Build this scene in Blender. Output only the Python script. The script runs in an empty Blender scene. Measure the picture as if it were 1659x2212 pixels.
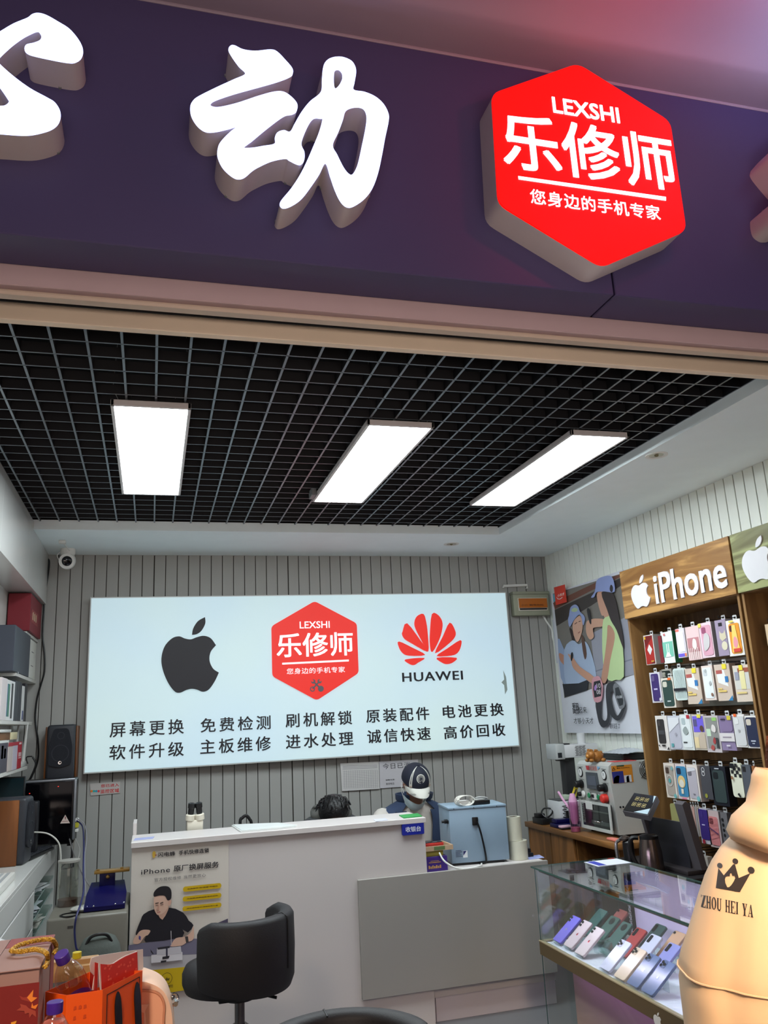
import bpy, bmesh, math, random
from mathutils import Vector, Matrix, noise
from mathutils.bvhtree import BVHTree
random.seed(7)
S = bpy.context.scene
COL = S.collection
R = math.radians
# ---------------------------------------------------------------- camera
FPX, PITCH, ROLL, YAW, EYE = 1766.93, 0.244502, -0.0506679, 0.280681, 1.6
_fw = Vector((math.sin(YAW)*math.cos(PITCH), math.cos(YAW)*math.cos(PITCH), math.sin(PITCH)))
_r0 = Vector((math.cos(YAW), -math.sin(YAW), 0)); _u0 = _r0.cross(_fw)
_r = _r0*math.cos(ROLL)+_u0*math.sin(ROLL); _u = _u0*math.cos(ROLL)-_r0*math.sin(ROLL)
CAMP = Vector((0, 0, EYE))
cd = bpy.data.cameras.new('camera'); cam = bpy.data.objects.new('camera', cd); COL.objects.link(cam)
cd.sensor_fit = 'HORIZONTAL'; cd.sensor_width = 36; cd.lens = FPX/1659*36; cd.clip_start = .05
cam.matrix_world = Matrix(((_r.x, _u.x, -_fw.x, 0), (_r.y, _u.y, -_fw.y, 0), (_r.z, _u.z, -_fw.z, EYE), (0, 0, 0, 1)))
S.camera = cam
# ---------------------------------------------------------------- light, world, exposure
S.view_settings.view_transform = 'Standard'; S.view_settings.look = 'None'
S.cycles.transparent_max_bounces = 32
S.view_settings.gamma = 1; S.view_settings.use_curve_mapping = False; S.view_settings.exposure = 0
PANEL_L, LETTER_L, BOX_L, HEX_L = 28.0, 3.8, 0.66, 1.0
wd = bpy.data.worlds.new('world'); S.world = wd; wd.use_nodes = True
wd.node_tree.nodes['Background'].inputs[0].default_value = (.75, .72, .85, 1)
wd.node_tree.nodes['Background'].inputs[1].default_value = .045
def area(name, loc, target, size, power, col):
    d = bpy.data.lights.new(name, 'AREA'); d.energy = power; d.color = col; d.shape = 'RECTANGLE'
    d.size, d.size_y = size; o = bpy.data.objects.new(name, d); COL.objects.link(o); o.location = loc
    o.rotation_euler = (Vector(target)-Vector(loc)).to_track_quat('-Z', 'Y').to_euler(); return o
area('mall_ceiling_light', (0.4, -2.6, 3.3), (0.6, 2.4, 1.3), (4.0, 1.6), 36, (1, .84, .80))
low = area('header_fill_light', (.6, -1.2, 1.3), (.8, 2.2, 2.78), (3.6, .6), 9.5, (1, .82, .72)); low.data.spread = R(62)  # unseen lamp added low down to brighten the header, rails and fascia underside
spot = area('aimed_fill_light', (.45, -.5, 2.9), (1.36, 1.58, 1.08), (.4, .4), 6.8, (1, .74, .48)); spot.data.spread = R(34)  # unseen lamp added to warm the jacket, beam kept off the counter
spot = area('aimed_fill_light', (-.9, -.3, 3.1), (-.2, 2.05, .95), (.4, .4), 3.6, (1, .80, .62)); spot.data.spread = R(34)  # unseen lamp added to brighten the orange bag and gift box
rl = area('mall_red_sign_light', (1.45, 1.2, 3.30), (1.42, 1.5, 3.67), (.12, .12), 3.4, (1, .03, .16))
bl = area('mall_blue_sign_light', (2.2, 1.05, 3.28), (2.05, 1.42, 3.68), (.4, .25), 3.2, (.5, .6, 1)); bl.data.spread = R(76)
# ---------------------------------------------------------------- materials
def lin(c):
    return tuple((v/255/12.92 if v/255 <= .04045 else ((v/255+.055)/1.055)**2.4) for v in c)+(1,)
_M = {}
def mat(name, c, rough=.5, metal=0, spec=.5, var=.06, scale=8, bump=0, bscale=60, emit=0, trans=0, ior=1.45, coat=0, alpha=1, sheen=0):
    if name in _M: return _M[name]
    m = bpy.data.materials.new(name); m.use_nodes = True; nt = m.node_tree; b = nt.nodes['Principled BSDF']
    L = lin(c); I = b.inputs
    I['Roughness'].default_value = rough; I['Metallic'].default_value = metal; I['Specular IOR Level'].default_value = spec
    I['IOR'].default_value = ior; I['Transmission Weight'].default_value = trans; I['Coat Weight'].default_value = coat; I['Alpha'].default_value = alpha
    if sheen: I['Sheen Weight'].default_value = sheen
    tc = nt.nodes.new('ShaderNodeTexCoord')
    if emit:
        I['Base Color'].default_value = tuple(v*.4 for v in L[:3])+(1,); I['Emission Color'].default_value = L; I['Emission Strength'].default_value = emit
    else:
        n = nt.nodes.new('ShaderNodeTexNoise'); n.inputs['Scale'].default_value = scale; n.inputs['Detail'].default_value = 4
        nt.links.new(tc.outputs['Object'], n.inputs['Vector'])
        mx = nt.nodes.new('ShaderNodeMix'); mx.data_type = 'RGBA'
        mx.inputs[6].default_value = tuple(max(0, v*(1-var)) for v in L[:3])+(1,); mx.inputs[7].default_value = tuple(min(1, v*(1+var)) for v in L[:3])+(1,)
        nt.links.new(n.outputs[0], mx.inputs[0]); nt.links.new(mx.outputs[2], I['Base Color'])
    if bump:
        n2 = nt.nodes.new('ShaderNodeTexNoise'); n2.inputs['Scale'].default_value = bscale
        nt.links.new(tc.outputs['Object'], n2.inputs['Vector'])
        bp = nt.nodes.new('ShaderNodeBump'); bp.inputs['Strength'].default_value = bump; bp.inputs['Distance'].default_value = .01
        nt.links.new(n2.outputs[0], bp.inputs['Height']); nt.links.new(bp.outputs[0], I['Normal'])
    _M[name] = m; return m
def wood(name, c1, c2, scale=(1, 1, 12), rough=.5, dist=3.0, bands=2.2, spec=.4):
    """wood grain: stretched noise feeding a wave, in object space; scale squeezes across the grain"""
    if name in _M: return _M[name]
    m = bpy.data.materials.new(name); m.use_nodes = True; nt = m.node_tree; b = nt.nodes['Principled BSDF']
    tc = nt.nodes.new('ShaderNodeTexCoord'); mp = nt.nodes.new('ShaderNodeMapping'); mp.inputs['Scale'].default_value = scale
    nt.links.new(tc.outputs['Object'], mp.inputs[0])
    n = nt.nodes.new('ShaderNodeTexNoise'); n.inputs['Scale'].default_value = bands; n.inputs['Detail'].default_value = 6; n.inputs['Distortion'].default_value = dist
    nt.links.new(mp.outputs[0], n.inputs['Vector'])
    cr = nt.nodes.new('ShaderNodeValToRGB'); e = cr.color_ramp.elements
    e[0].position = .32; e[0].color = lin(c1); e[1].position = .62; e[1].color = lin(c2)
    k = e.new(.5); k.color = tuple((a*.75+b2*.25) for a, b2 in zip(lin(c1), lin(c2)))
    nt.links.new(n.outputs[0], cr.inputs[0]); nt.links.new(cr.outputs[0], b.inputs['Base Color'])
    b.inputs['Roughness'].default_value = rough; b.inputs['Specular IOR Level'].default_value = spec
    _M[name] = m; return m
def glass(name, tint=(235, 245, 240), rough=0.0, alpha=.12):
    """thin pane: mostly see-through with a fresnel reflection (no refraction: sheets are thin)"""
    if name in _M: return _M[name]
    m = bpy.data.materials.new(name); m.use_nodes = True; nt = m.node_tree
    for n in list(nt.nodes): nt.nodes.remove(n)
    out = nt.nodes.new('ShaderNodeOutputMaterial'); mix = nt.nodes.new('ShaderNodeMixShader'); t = nt.nodes.new('ShaderNodeBsdfTransparent')
    g = nt.nodes.new('ShaderNodeBsdfGlossy'); f = nt.nodes.new('ShaderNodeFresnel'); geo = nt.nodes.new('ShaderNodeNewGeometry'); mi = nt.nodes.new('ShaderNodeMapRange'); mi.inputs[3].default_value = 1.5; mi.inputs[4].default_value = 1/1.5
    nt.links.new(geo.outputs['Backfacing'], mi.inputs[0]); nt.links.new(mi.outputs[0], f.inputs[0])
    t.inputs[0].default_value = lin(tint); g.inputs[0].default_value = (1, 1, 1, 1); g.inputs['Roughness'].default_value = rough
    ml = nt.nodes.new('ShaderNodeMath'); ml.operation = 'ADD'; ml.inputs[1].default_value = alpha
    nt.links.new(f.outputs[0], ml.inputs[0]); nt.links.new(ml.outputs[0], mix.inputs[0]); nt.links.new(t.outputs[0], mix.inputs[1]); nt.links.new(g.outputs[0], mix.inputs[2])
    nt.links.new(mix.outputs[0], out.inputs[0]); _M[name] = m; return m
WHITE = mat('white laminate', (206, 204, 200), .35); BLACK = mat('black plastic', (14, 14, 16), .35); INK = mat('black ink', (16, 15, 20), .6)
SOFTWHITE = mat('white plastic', (222, 222, 218), .4); CHROME = mat('chrome', (200, 200, 200), .18, 1); GREYP = mat('grey plastic', (120, 122, 124), .45)
def P(c, rough=.5, **k):
    return mat('paint %d %d %d r%d%s' % (c[0], c[1], c[2], rough*100, ''.join('%s%g' % (a[0], v) for a, v in sorted(k.items()))), c, rough, **k)
# ---------------------------------------------------------------- pixel rays on real planes, frames
def ray(x, y): return _r*((x-829.5)/FPX)-_u*((y-1106)/FPX)+_fw
def pY(x, y, v): d = ray(x, y); return CAMP+d*(v/d.y)
def pX(x, y, v): d = ray(x, y); return CAMP+d*(v/d.x)
def pZ(x, y, v): d = ray(x, y); return CAMP+d*((v-EYE)/d.z)
class Frame:
    """a flat drawing plane: origin o, axes u (right), v (up), normal n = u x v"""
    def __init__(s, o, u, v): s.o = Vector(o); s.u = Vector(u).normalized(); v = Vector(v); s.v = (v-s.u*v.dot(s.u)).normalized(); s.n = s.u.cross(s.v).normalized()
    def w(s, a, b, d=0): return s.o+s.u*a+s.v*b+s.n*d
    def px(s, x, y):
        d = ray(x, y); t = (s.o-CAMP).dot(s.n)/d.dot(s.n); q = CAMP+d*t-s.o; return (q.dot(s.u), q.dot(s.v))
    def m(s, d=0):
        o = s.o+s.n*d; return Matrix(((s.u.x, s.v.x, s.n.x, o.x), (s.u.y, s.v.y, s.n.y, o.y), (s.u.z, s.v.z, s.n.z, o.z), (0, 0, 0, 1)))
def FY(y): return Frame((0, y, 0), (1, 0, 0), (0, 0, 1))
def FX(x): return Frame((x, 0, 0), (0, -1, 0), (0, 0, 1))        # faces -X
def FZ(z): return Frame((0, 0, z), (1, 0, 0), (0, 1, 0))
def cr(pts, n=5, closed=True):
    """Catmull-Rom through points of any dimension"""
    out = []; N = len(pts); rng = range(N) if closed else range(N-1)
    g = lambda i: pts[i % N] if closed else pts[max(0, min(N-1, i))]
    for i in rng:
        a, b, c, d = g(i-1), g(i), g(i+1), g(i+2)
        for k in range(n):
            t = k/n
            out.append(tuple(.5*(2*q+(r-p)*t+(2*p-5*q+4*r-s)*t*t+(3*q-p-3*r+s)*t**3) for p, q, r, s in zip(a, b, c, d)))
    if not closed: out.append(tuple(pts[-1]))
    return out
# ---------------------------------------------------------------- mesh builder
class MB:
    def __init__(s, M=None): s.bm = bmesh.new(); s.M = M or Matrix(); s.mi = 0; s.mats = []
    def use(s, m):
        if m not in s.mats: s.mats.append(m)
        s.mi = s.mats.index(m); return s
    def _f(s, vs):
        try: f = s.bm.faces.new(vs); f.material_index = s.mi; return f
        except ValueError: return None
    def V(s, p): return s.bm.verts.new(s.M @ Vector(p))
    def _merge(s, b2, M=None):
        me = bpy.data.meshes.new('t'); b2.to_mesh(me); b2.free(); s._mesh(me, M); bpy.data.meshes.remove(me)
    def _mesh(s, me, M=None):
        nv = len(s.bm.verts); nf = len(s.bm.faces); s.bm.from_mesh(me); s.bm.verts.ensure_lookup_table(); s.bm.faces.ensure_lookup_table()
        T = s.M @ M if M else s.M
        for i in range(nv, len(s.bm.verts)): s.bm.verts[i].co = T @ s.bm.verts[i].co
        for i in range(nf, len(s.bm.faces)): s.bm.faces[i].material_index = s.mi
    def box(s, a, b, bev=0, seg=2, M=None):
        a = Vector(a); b = Vector(b); b2 = bmesh.new(); bmesh.ops.create_cube(b2, size=1)
        for v in b2.verts: v.co = Vector(((a[i]+b[i])/2+v.co[i]*abs(b[i]-a[i]) for i in range(3)))
        if bev: bmesh.ops.bevel(b2, geom=b2.edges[:], offset=bev, segments=seg, affect='EDGES', profile=.5)
        s._merge(b2, M); return s
    def cyl(s, p0, p1, r0, r1=None, n=20, caps=True):
        r1 = r0 if r1 is None else r1; p0 = Vector(p0); p1 = Vector(p1); z = (p1-p0).normalized(); x = z.orthogonal().normalized(); y = z.cross(x)
        A = []; B = []
        for i in range(n):
            c = x*math.cos(2*math.pi*i/n)+y*math.sin(2*math.pi*i/n); A.append(s.V(p0+c*r0)); B.append(s.V(p1+c*r1))
        for i in range(n): s._f((A[i], A[(i+1) % n], B[(i+1) % n], B[i]))
        if caps: s._f(A[::-1]); s._f(B)
        return s
    def rings(s, rows, close=True, cap0=True, cap1=True):
        """loft through rows of points"""
        Q = [[s.V(p) for p in r] for r in rows]; n = len(Q[0])
        for a, b in zip(Q, Q[1:]):
            for i in range(n if close else n-1): s._f((a[i], a[(i+1) % n], b[(i+1) % n], b[i]))
        if close and cap0: s._f(Q[0][::-1])
        if close and cap1: s._f(Q[-1])
        return s
    def lathe(s, prof, o=(0, 0, 0), ax=(0, 0, 1), n=24, cap=True):
        o = Vector(o); z = Vector(ax).normalized(); x = z.orthogonal().normalized(); y = z.cross(x)
        s.rings([[o+z*h+(x*math.cos(2*math.pi*i/n)+y*math.sin(2*math.pi*i/n))*max(r, 1e-4) for i in range(n)] for r, h in prof], True, cap, cap); return s
    def tube(s, pts, r, n=8, closed=False):
        P3 = [Vector(p) for p in pts]; N = len(P3); rows = []; prev = None
        for i, p in enumerate(P3):
            t = ((P3[(i+1) % N] if closed or i < N-1 else p)-(P3[i-1] if closed or i > 0 else p)).normalized()
            x = t.orthogonal().normalized() if prev is None else (prev-t*prev.dot(t)).normalized()
            prev = x; y = t.cross(x); rr = r[i] if isinstance(r, (list, tuple)) else r
            rows.append([p+(x*math.cos(2*math.pi*k/n)+y*math.sin(2*math.pi*k/n))*rr for k in range(n)])
        if closed: rows.append(rows[0]); s.rings(rows, True, False, False)
        else: s.rings(rows)
        return s
    def ball(s, c, r, n=16, M=None):
        b2 = bmesh.new(); bmesh.ops.create_uvsphere(b2, u_segments=n, v_segments=n//2+2, radius=1)
        r = r if isinstance(r, (tuple, list, Vector)) else (r, r, r)
        for v in b2.verts: v.co = Vector((v.co[i]*r[i] for i in range(3)))
        s._merge(b2, Matrix.Translation(c) @ (M or Matrix())); return s
    def prism(s, pts, vec):
        """closed outline of 3D points swept along vec"""
        vec = Vector(vec); A = [s.V(p) for p in pts]; B = [s.V(Vector(p)+vec) for p in pts]; n = len(A)
        s._f(A[::-1]); s._f(B)
        for i in range(n): s._f((A[i], A[(i+1) % n], B[(i+1) % n], B[i]))
        return s
    def quad(s, *p): s._f([s.V(q) for q in p]); return s
    def flat(s, F, uv, d0, d1):
        """outline in frame coordinates between two offsets"""
        return s.prism([F.w(a, b, d0) for a, b in uv], F.n*(d1-d0))
    def fpx(s, F, pts, d0, d1, sm=0):
        uv = [F.px(*q) for q in pts]
        return s.flat(F, cr(uv, sm) if sm else uv, d0, d1)
    def shape(s, F, loops, d0, d1, bev=0):
        """outlines with holes (even-odd), filled as a 2D curve, in frame coordinates"""
        cu = bpy.data.curves.new('c', 'CURVE'); cu.dimensions = '2D'; cu.fill_mode = 'BOTH'; cu.extrude = abs(d1-d0)/2; cu.bevel_depth = bev
        for lp in loops:
            sp = cu.splines.new('POLY'); sp.points.add(len(lp)-1); sp.use_cyclic_u = True
            for p, q in zip(sp.points, lp): p.co = (q[0], q[1], 0, 1)
        s._curve(cu, F.m((d0+d1)/2)); return s
    def _curve(s, cu, M, fit=None, bold=0):
        o = bpy.data.objects.new('t', cu); COL.objects.link(o)
        dg = bpy.context.evaluated_depsgraph_get(); me = bpy.data.meshes.new_from_object(o.evaluated_get(dg))
        bpy.data.objects.remove(o); bpy.data.curves.remove(cu)
        if fit and len(me.vertices):
            xs = [v.co.x for v in me.vertices]; ys = [v.co.y for v in me.vertices]
            (u0, v0, u1, v1) = fit; sx = (u1-u0)/(max(xs)-min(xs)); sy = (v1-v0)/(max(ys)-min(ys)) if v1 is not None else sx
            for v in me.vertices: v.co = ((v.co.x-min(xs))*sx+u0, (v.co.y-min(ys))*sy+v0, v.co.z)
        s._mesh(me, M)
        if bold and fit:                      # heavier strokes: the same glyphs laid again a little to each side
            b = bold*.8; e = b*(sy if fit[3] is not None else sx)
            for k_, (dx, dy) in enumerate(((1, 1), (-1, 1), (1, -1), (-1, -1))): s._mesh(me, M @ Matrix.Translation((dx*b*sx, dy*e, -.00006*(k_+1))))
        bpy.data.meshes.remove(me)
    def text(s, F, txt, box, d0, d1, bold=0, gap=1.0, shear=0):
        """lettering stretched into box (u0, v0, u1, v1) of the frame"""
        cu = bpy.data.curves.new('t', 'FONT'); cu.body = txt; cu.extrude = abs(d1-d0)/2; cu.space_character = gap; cu.shear = shear
        cu.resolution_u = 3; s._curve(cu, F.m((d0+d1)/2), box, bold); return s
    def tpx(s, F, txt, bl, tr, d0=.0008, d1=.0016, bold=0, gap=1.0, shear=0):
        a = F.px(*bl); b = F.px(*tr); return s.text(F, txt, (a[0], a[1], b[0], b[1]), d0, d1, bold, gap, shear)
    def build(s, name, m=None, parent=None, smooth=35, label=None):
        bmesh.ops.recalc_face_normals(s.bm, faces=s.bm.faces[:])
        if parent is not None:
            o_ = Vector(); q = parent
            while q: o_ += q.location; q = q.parent
        else: o_ = Vector(s.org) if hasattr(s, 'org') else Vector()
        for v in s.bm.verts: v.co -= o_
        if smooth:
            c = R(smooth)
            for f in s.bm.faces: f.smooth = True
            for e in s.bm.edges:
                if len(e.link_faces) == 2: e.smooth = e.calc_face_angle(0) < c
        me = bpy.data.meshes.new(name); s.bm.to_mesh(me); s.bm.free()
        for k in (s.mats or [m]): me.materials.append(k)
        o = bpy.data.objects.new(name, me); COL.objects.link(o)
        if parent is not None: o.parent = parent
        else: o.location = o_
        if label: o['label'] = label
        return o
def at(mb, loc): mb.org = loc; return mb
def tag(o, label=None, cat=None, group=None, kind=None):
    for k, v in (('label', label), ('category', cat), ('group', group), ('kind', kind)):
        if v: o[k] = v
    return o
def thing(name, label, cat, loc=(0, 0, 0), group=None):
    o = bpy.data.objects.new(name, None); COL.objects.link(o); o.location = loc; o.empty_display_size = .05
    return tag(o, label, cat, group)
def struct(name, mb, m=None, parent=None, smooth=30): 
    o = mb.build(name, m, parent, smooth)
    if parent is None: o['kind'] = 'structure'
    return o
def rrect(u0, v0, u1, v1, r, n=5):
    out = []
    for cx, cy, a in ((u1-r, v1-r, 0), (u0+r, v1-r, 90), (u0+r, v0+r, 180), (u1-r, v0+r, 270)):
        for k in range(n+1): t = R(a+90*k/n); out.append((cx+r*math.cos(t), cy+r*math.sin(t)))
    return out
def circ(u, v, r, n=20, ry=None): return [(u+r*math.cos(2*math.pi*k/n), v+(ry or r)*math.sin(2*math.pi*k/n)) for k in range(n)]
APPLE = [(.5, .80), (.40, .815), (.30, .85), (.18, .82), (.06, .70), (.01, .52), (.04, .34), (.13, .15), (.24, .02), (.33, 0), (.43, .035), (.52, .05), (.61, .035), (.71, 0), (.81, .03), (.91, .15), (.98, .28), (.88, .345), (.82, .47), (.84, .60), (.93, .70), (.84, .81), (.72, .85), (.60, .83)]
LEAF = [(.52, .87), (.54, .97), (.62, 1.08), (.74, 1.14), (.745, 1.04), (.68, .93), (.60, .88)]
def apple(mb, F, box, d0, d1):
    u0, v0, u1, v1 = box; f = lambda q: [(u0+(u1-u0)*a, v0+(v1-v0)*b/1.14) for a, b in q]
    body = APPLE[:16]+[(APPLE[16][0], APPLE[16][1])]+APPLE[16:]
    i = [k for k, q in enumerate(APPLE) if q in ((.98, .28), (.93, .70))]
    # smooth the round body but keep the two bite tips sharp
    a = cr(f(APPLE[i[1]:]+APPLE[:i[0]+1]), 5, False); b = cr(f(APPLE[i[0]:i[1]+1]), 5, False)
    mb.flat(F, a+b[1:-1], d0, d1); l = f(LEAF); mb.flat(F, cr(l[:4], 4, False)+cr(l[3:]+l[:1], 4, False)[1:-1], d0, d1)
# ================================================================ the room
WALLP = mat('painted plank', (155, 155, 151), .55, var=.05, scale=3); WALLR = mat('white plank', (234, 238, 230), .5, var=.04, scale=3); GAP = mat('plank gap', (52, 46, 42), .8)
CEILW = mat('ceiling paint', (236, 246, 248), .75, var=.03); FASC = mat('fascia aluminium panel', (70, 62, 100), .42, var=.05, scale=2)
fl = MB(); fl.use(mat('floor vinyl', (98, 97, 100), .4, var=.12, scale=5)).box((-3.2, 2.2, -.1), (4.2, 6.4, 0)); fl.use(mat('mall floor tile', (196, 184, 172), .3, var=.06, scale=2)).box((-4.5, -5, -.1), (5.5, 2.198, 0)); struct('floor', fl)
def planks(mb, n, pos, w, pm=None):
    """vertical boards with open joints over a dark backing; pos(k0, k1) -> two box corners"""
    for i in range(n):
        g = (.0025 if i % 12 else .005) if pm is None else .0045
        mb.use(pm or WALLP).box(*pos(i*w+g, (i+1)*w-.0025), bev=.0015, seg=1)
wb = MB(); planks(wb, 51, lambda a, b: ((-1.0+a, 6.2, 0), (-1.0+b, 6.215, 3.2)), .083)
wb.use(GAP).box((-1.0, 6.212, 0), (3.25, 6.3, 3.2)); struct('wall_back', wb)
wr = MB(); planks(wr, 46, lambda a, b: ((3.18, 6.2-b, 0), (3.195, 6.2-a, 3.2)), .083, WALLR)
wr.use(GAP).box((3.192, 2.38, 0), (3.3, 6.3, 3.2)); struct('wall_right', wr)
wl = MB(); wl.box((-1.0, 2.3, 0), (-.9, 6.21, 3.2)); struct('wall_left', wl, mat('left wall board', (200, 199, 194), .35))
# suspended border of the ceiling round the open grid, its upstand, and the dark void over the grid
ce = MB(); Z0 = 2.845
ce.use(CEILW)
ce.box((-1.0, 5.39, Z0), (3.2, 6.21, Z0+.012)); ce.box((2.42, 2.34, Z0), (3.2, 5.39, Z0+.012)); ce.box((-1.0, 2.34, Z0), (-.745, 5.39, Z0+.012))
ce.box((-.745, 5.39, Z0+.012), (2.42, 5.40, Z0+.062)); ce.box((2.42, 2.34, Z0+.012), (2.43, 5.40, Z0+.062)); ce.box((-.755, 2.34, Z0+.012), (-.745, 5.40, Z0+.062))
VOID = mat('painted black slab', (7, 7, 10), .9)
ce.use(VOID); ce.box((-1.0, 2.34, 3.5), (3.2, 6.21, 3.6)); ce.box((-.76, 2.34, Z0+.062), (-.75, 5.41, 3.5)); ce.box((2.425, 2.34, Z0+.062), (2.435, 5.41, 3.5)); ce.box((-.76, 5.395, Z0+.062), (2.43, 5.405, 3.5))
struct('ceiling', ce)
# open-cell grid: U bars, black sides, dull metal undersides
cg = MB(); BARB = mat('grid bar underside', (126, 134, 142), .38, .55); BARS = mat('grid bar side', (9, 10, 16), .6); zg = 2.897
def bar(a, b):
    cg.use(BARS).box((a[0], a[1], zg+.0012), (b[0], b[1], zg+.04)); cg.use(BARB).box((a[0], a[1], zg), (b[0], b[1], zg+.0012))
for i in range(28):
    x = -.70+.1155*i; bar((x-.0045, 2.36), (x+.0045, 5.39))
for j in range(27):
    y = 2.40+.1155*j; bar((-.745, y-.003), (2.42, y+.003))
struct('ceiling_grid', cg)
# shopfront: dark fascia in two panels with a joint, rails, slot, header
wf = MB(); wf.use(FASC); XJ = 1.353
wf.box((-3, 2.0, 2.825), (XJ-.003, 2.15, 3.62), .003, 1); wf.box((XJ+.003, 2.0, 2.825), (4.2, 2.15, 3.62), .003, 1)
wf.use(VOID).box((-3, 2.02, 2.835), (4.2, 2.3, 3.62)); struct('wall_front', wf)
TR1 = mat('shutter rail', (182, 158, 160), .45); TR2 = mat('warm-lit header', (232, 214, 190), .5)  # warm mall light is put into the rail, edge and header colours
t = MB(); t.box((-3, 2.15, 2.7655), (4.2, 2.2, 2.828), .002, 1); struct('trim_1', t, TR1)
t = MB(); t.box((-3, 2.17, 2.7477), (4.2, 2.2, 2.7585), .001, 1); t.box((-3, 2.176, 2.761), (4.2, 2.2, 2.7652)); struct('trim_2', t, mat('shutter rail edge', (196, 178, 160), .4))
t = MB(); t.box((-3, 2.215, 2.7506), (4.2, 2.219, 2.84)); struct('trim_3', t, VOID)
t = MB(); t.box((-3, 2.3, 2.739), (4.2, 2.33, 2.9), .002, 1); t.box((-3, 2.33, 2.86), (4.2, 2.36, 3.62)); struct('trim_4', t, TR2)
# mall soffit above the fascia, curving up to a slightly higher ceiling
sf = MB(); rows = []
for y, z in ((2.15, 3.62), (2.0, 3.62), (1.86, 3.622), (1.845, 3.630), (1.82, 3.645), (1.78, 3.66), (1.70, 3.672), (1.55, 3.68), (1.2, 3.69), (.8, 3.69)): rows.append([(-3, y, z), (4.2, y, z)])
rows.append([(-3, .8, 3.8), (4.2, .8, 3.8)]); rows.append([(-3, 2.15, 3.8), (4.2, 2.15, 3.8)])
sf.rings(rows, close=False); sf.box((-3, 1.995, 3.612), (4.2, 2.012, 3.628), .003, 1)
struct('ceiling.001', sf, mat('mall ceiling paint', (150, 136, 146), .6, var=.08, scale=4, bump=.05, bscale=20))
# ---------------------------------------------------------------- ceiling fittings
LED = mat('led diffuser', (240, 251, 255), emit=PANEL_L); ALU = mat('white aluminium frame', (205, 200, 200), .4)
WIRE = mat('hanging wire', (150, 150, 150), .4, .6)
for i, (cx, cy, lab) in enumerate(((-.025, 3.92, 'long white ceiling light panel furthest left, above the apple end of the back sign'), (1.06, 4.0, 'long white ceiling light panel in the middle of the three'), (2.07, 4.0, 'long white ceiling light panel furthest right, nearest the phone-case shelves'))):
    z = 2.865; w, l = .158, .675; k = thing('ceiling_light', lab, 'ceiling light', (cx, cy, z), 'ceiling light panels'); sh = .012 if i else -.006
    f = MB()
    for a, b in (((-w, -l), (w, -l+.014)), ((-w, l-.014), (w, l)), ((-w, -l), (-w+.014, l)), ((w-.014, -l), (w, l))): f.box((cx+a[0], cy+a[1], z), (cx+b[0], cy+b[1], z+.026), .002, 1)
    f.box((cx-w+.004, cy-l+.004, z+.02), (cx+w-.004, cy+l-.004, z+.0255)); f.build('frame', ALU, k)
    d = MB(); d.box((cx-w+.014, cy-l+.014, z+.003), (cx+w-.014, cy+l-.014, z+.012)); d.build('diffuser', LED, k)
    for sx in (-1, 1):
        for sy in (-1, 1): m = MB(); m.tube(((cx+sx*w*.8, cy+sy*l*.97, z+.026), (cx+sx*w*.95, cy+sy*l*1.0, z+.07), (cx+sx*w*.75, cy+sy*l*.96, 3.5)), .0012, 5); m.build('hanging_wire', WIRE, k)
    if i == 1: m = MB(); m.box((cx-w-.03, cy+l-.16, z+.002), (cx-w-.002, cy+l-.06, z+.05), .003, 1); m.build('driver_box', GREYP, k)
for px, py, lab in ((1418, 983, 'round unlit downlight in the ceiling border above the wooden shelf signs'), (975, 1175, 'round unlit downlight in the ceiling border above the back sign')):
    c = pZ(px, py, Z0); k = thing('downlight', lab, 'downlight', c, 'unlit downlights')
    m = MB(); m.lathe(((.058, 0), (.058, -.004), (.052, -.006), (.040, -.003), (.036, .02)), c, n=32, cap=False); m.build('trim_ring', SOFTWHITE, k)
    m = MB(); m.lathe(((.037, -.001), (.02, .006), (.001, .008)), c, n=24); m.build('reflector', mat('reflector', (170, 168, 150), .3, .6), k)
    m = MB(); m.ball(c+Vector((0, 0, .001)), .012, 12); m.build('bulb', mat('dead led', (120, 112, 84), .3), k)
# dome security camera and its socket
c = pY(147, 1190, 6.0); c.z = Z0; k = thing('security_camera', 'white round security camera with a dark lens under the ceiling, back left corner', 'camera', c)
m = MB(); m.lathe(((.05, 0), (.05, -.03), (.044, -.045), (.03, -.05)), c, n=28); m.build('base', SOFTWHITE, k)
m = MB(); m.ball(c+Vector((0, -.005, -.085)), (.055, .055, .06), 24); m.lathe(((.045, 0), (.05, .02), (.052, .04)), c+Vector((-.01, -.03, -.09)), (.25, -.9, -.2), 24); h = m.build('head', SOFTWHITE, k)
m = MB(); m.lathe(((.034, 0), (.034, .012), (.028, .016), (.001, .018)), c+Vector((.0, -.062, -.096)), (.25, -.9, -.2), 24); m.build('lens', mat('camera lens', (10, 10, 16), .08), h)
m = MB(); m.tube(cr([tuple(c+Vector(q)) for q in ((-.05, 0, -.02), (-.068, -.01, -.045), (-.06, -.01, -.07), (-.045, -.01, -.09))], 5, False), .003); m.build('cable', SOFTWHITE, k)
c = pZ(135, 1168, Z0); m = at(MB(), c); m.box(c+Vector((-.022, -.022, -.02)), c+Vector((.022, .022, 0)), .003); m.tube((c+Vector((.0, .02, -.01)), c+Vector((.02, .15, -.02)), c+Vector((.03, .3, -.02))), .003)
tag(m.build('power_socket', SOFTWHITE), 'small white socket on the ceiling border beside the round security camera', 'socket')
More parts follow.
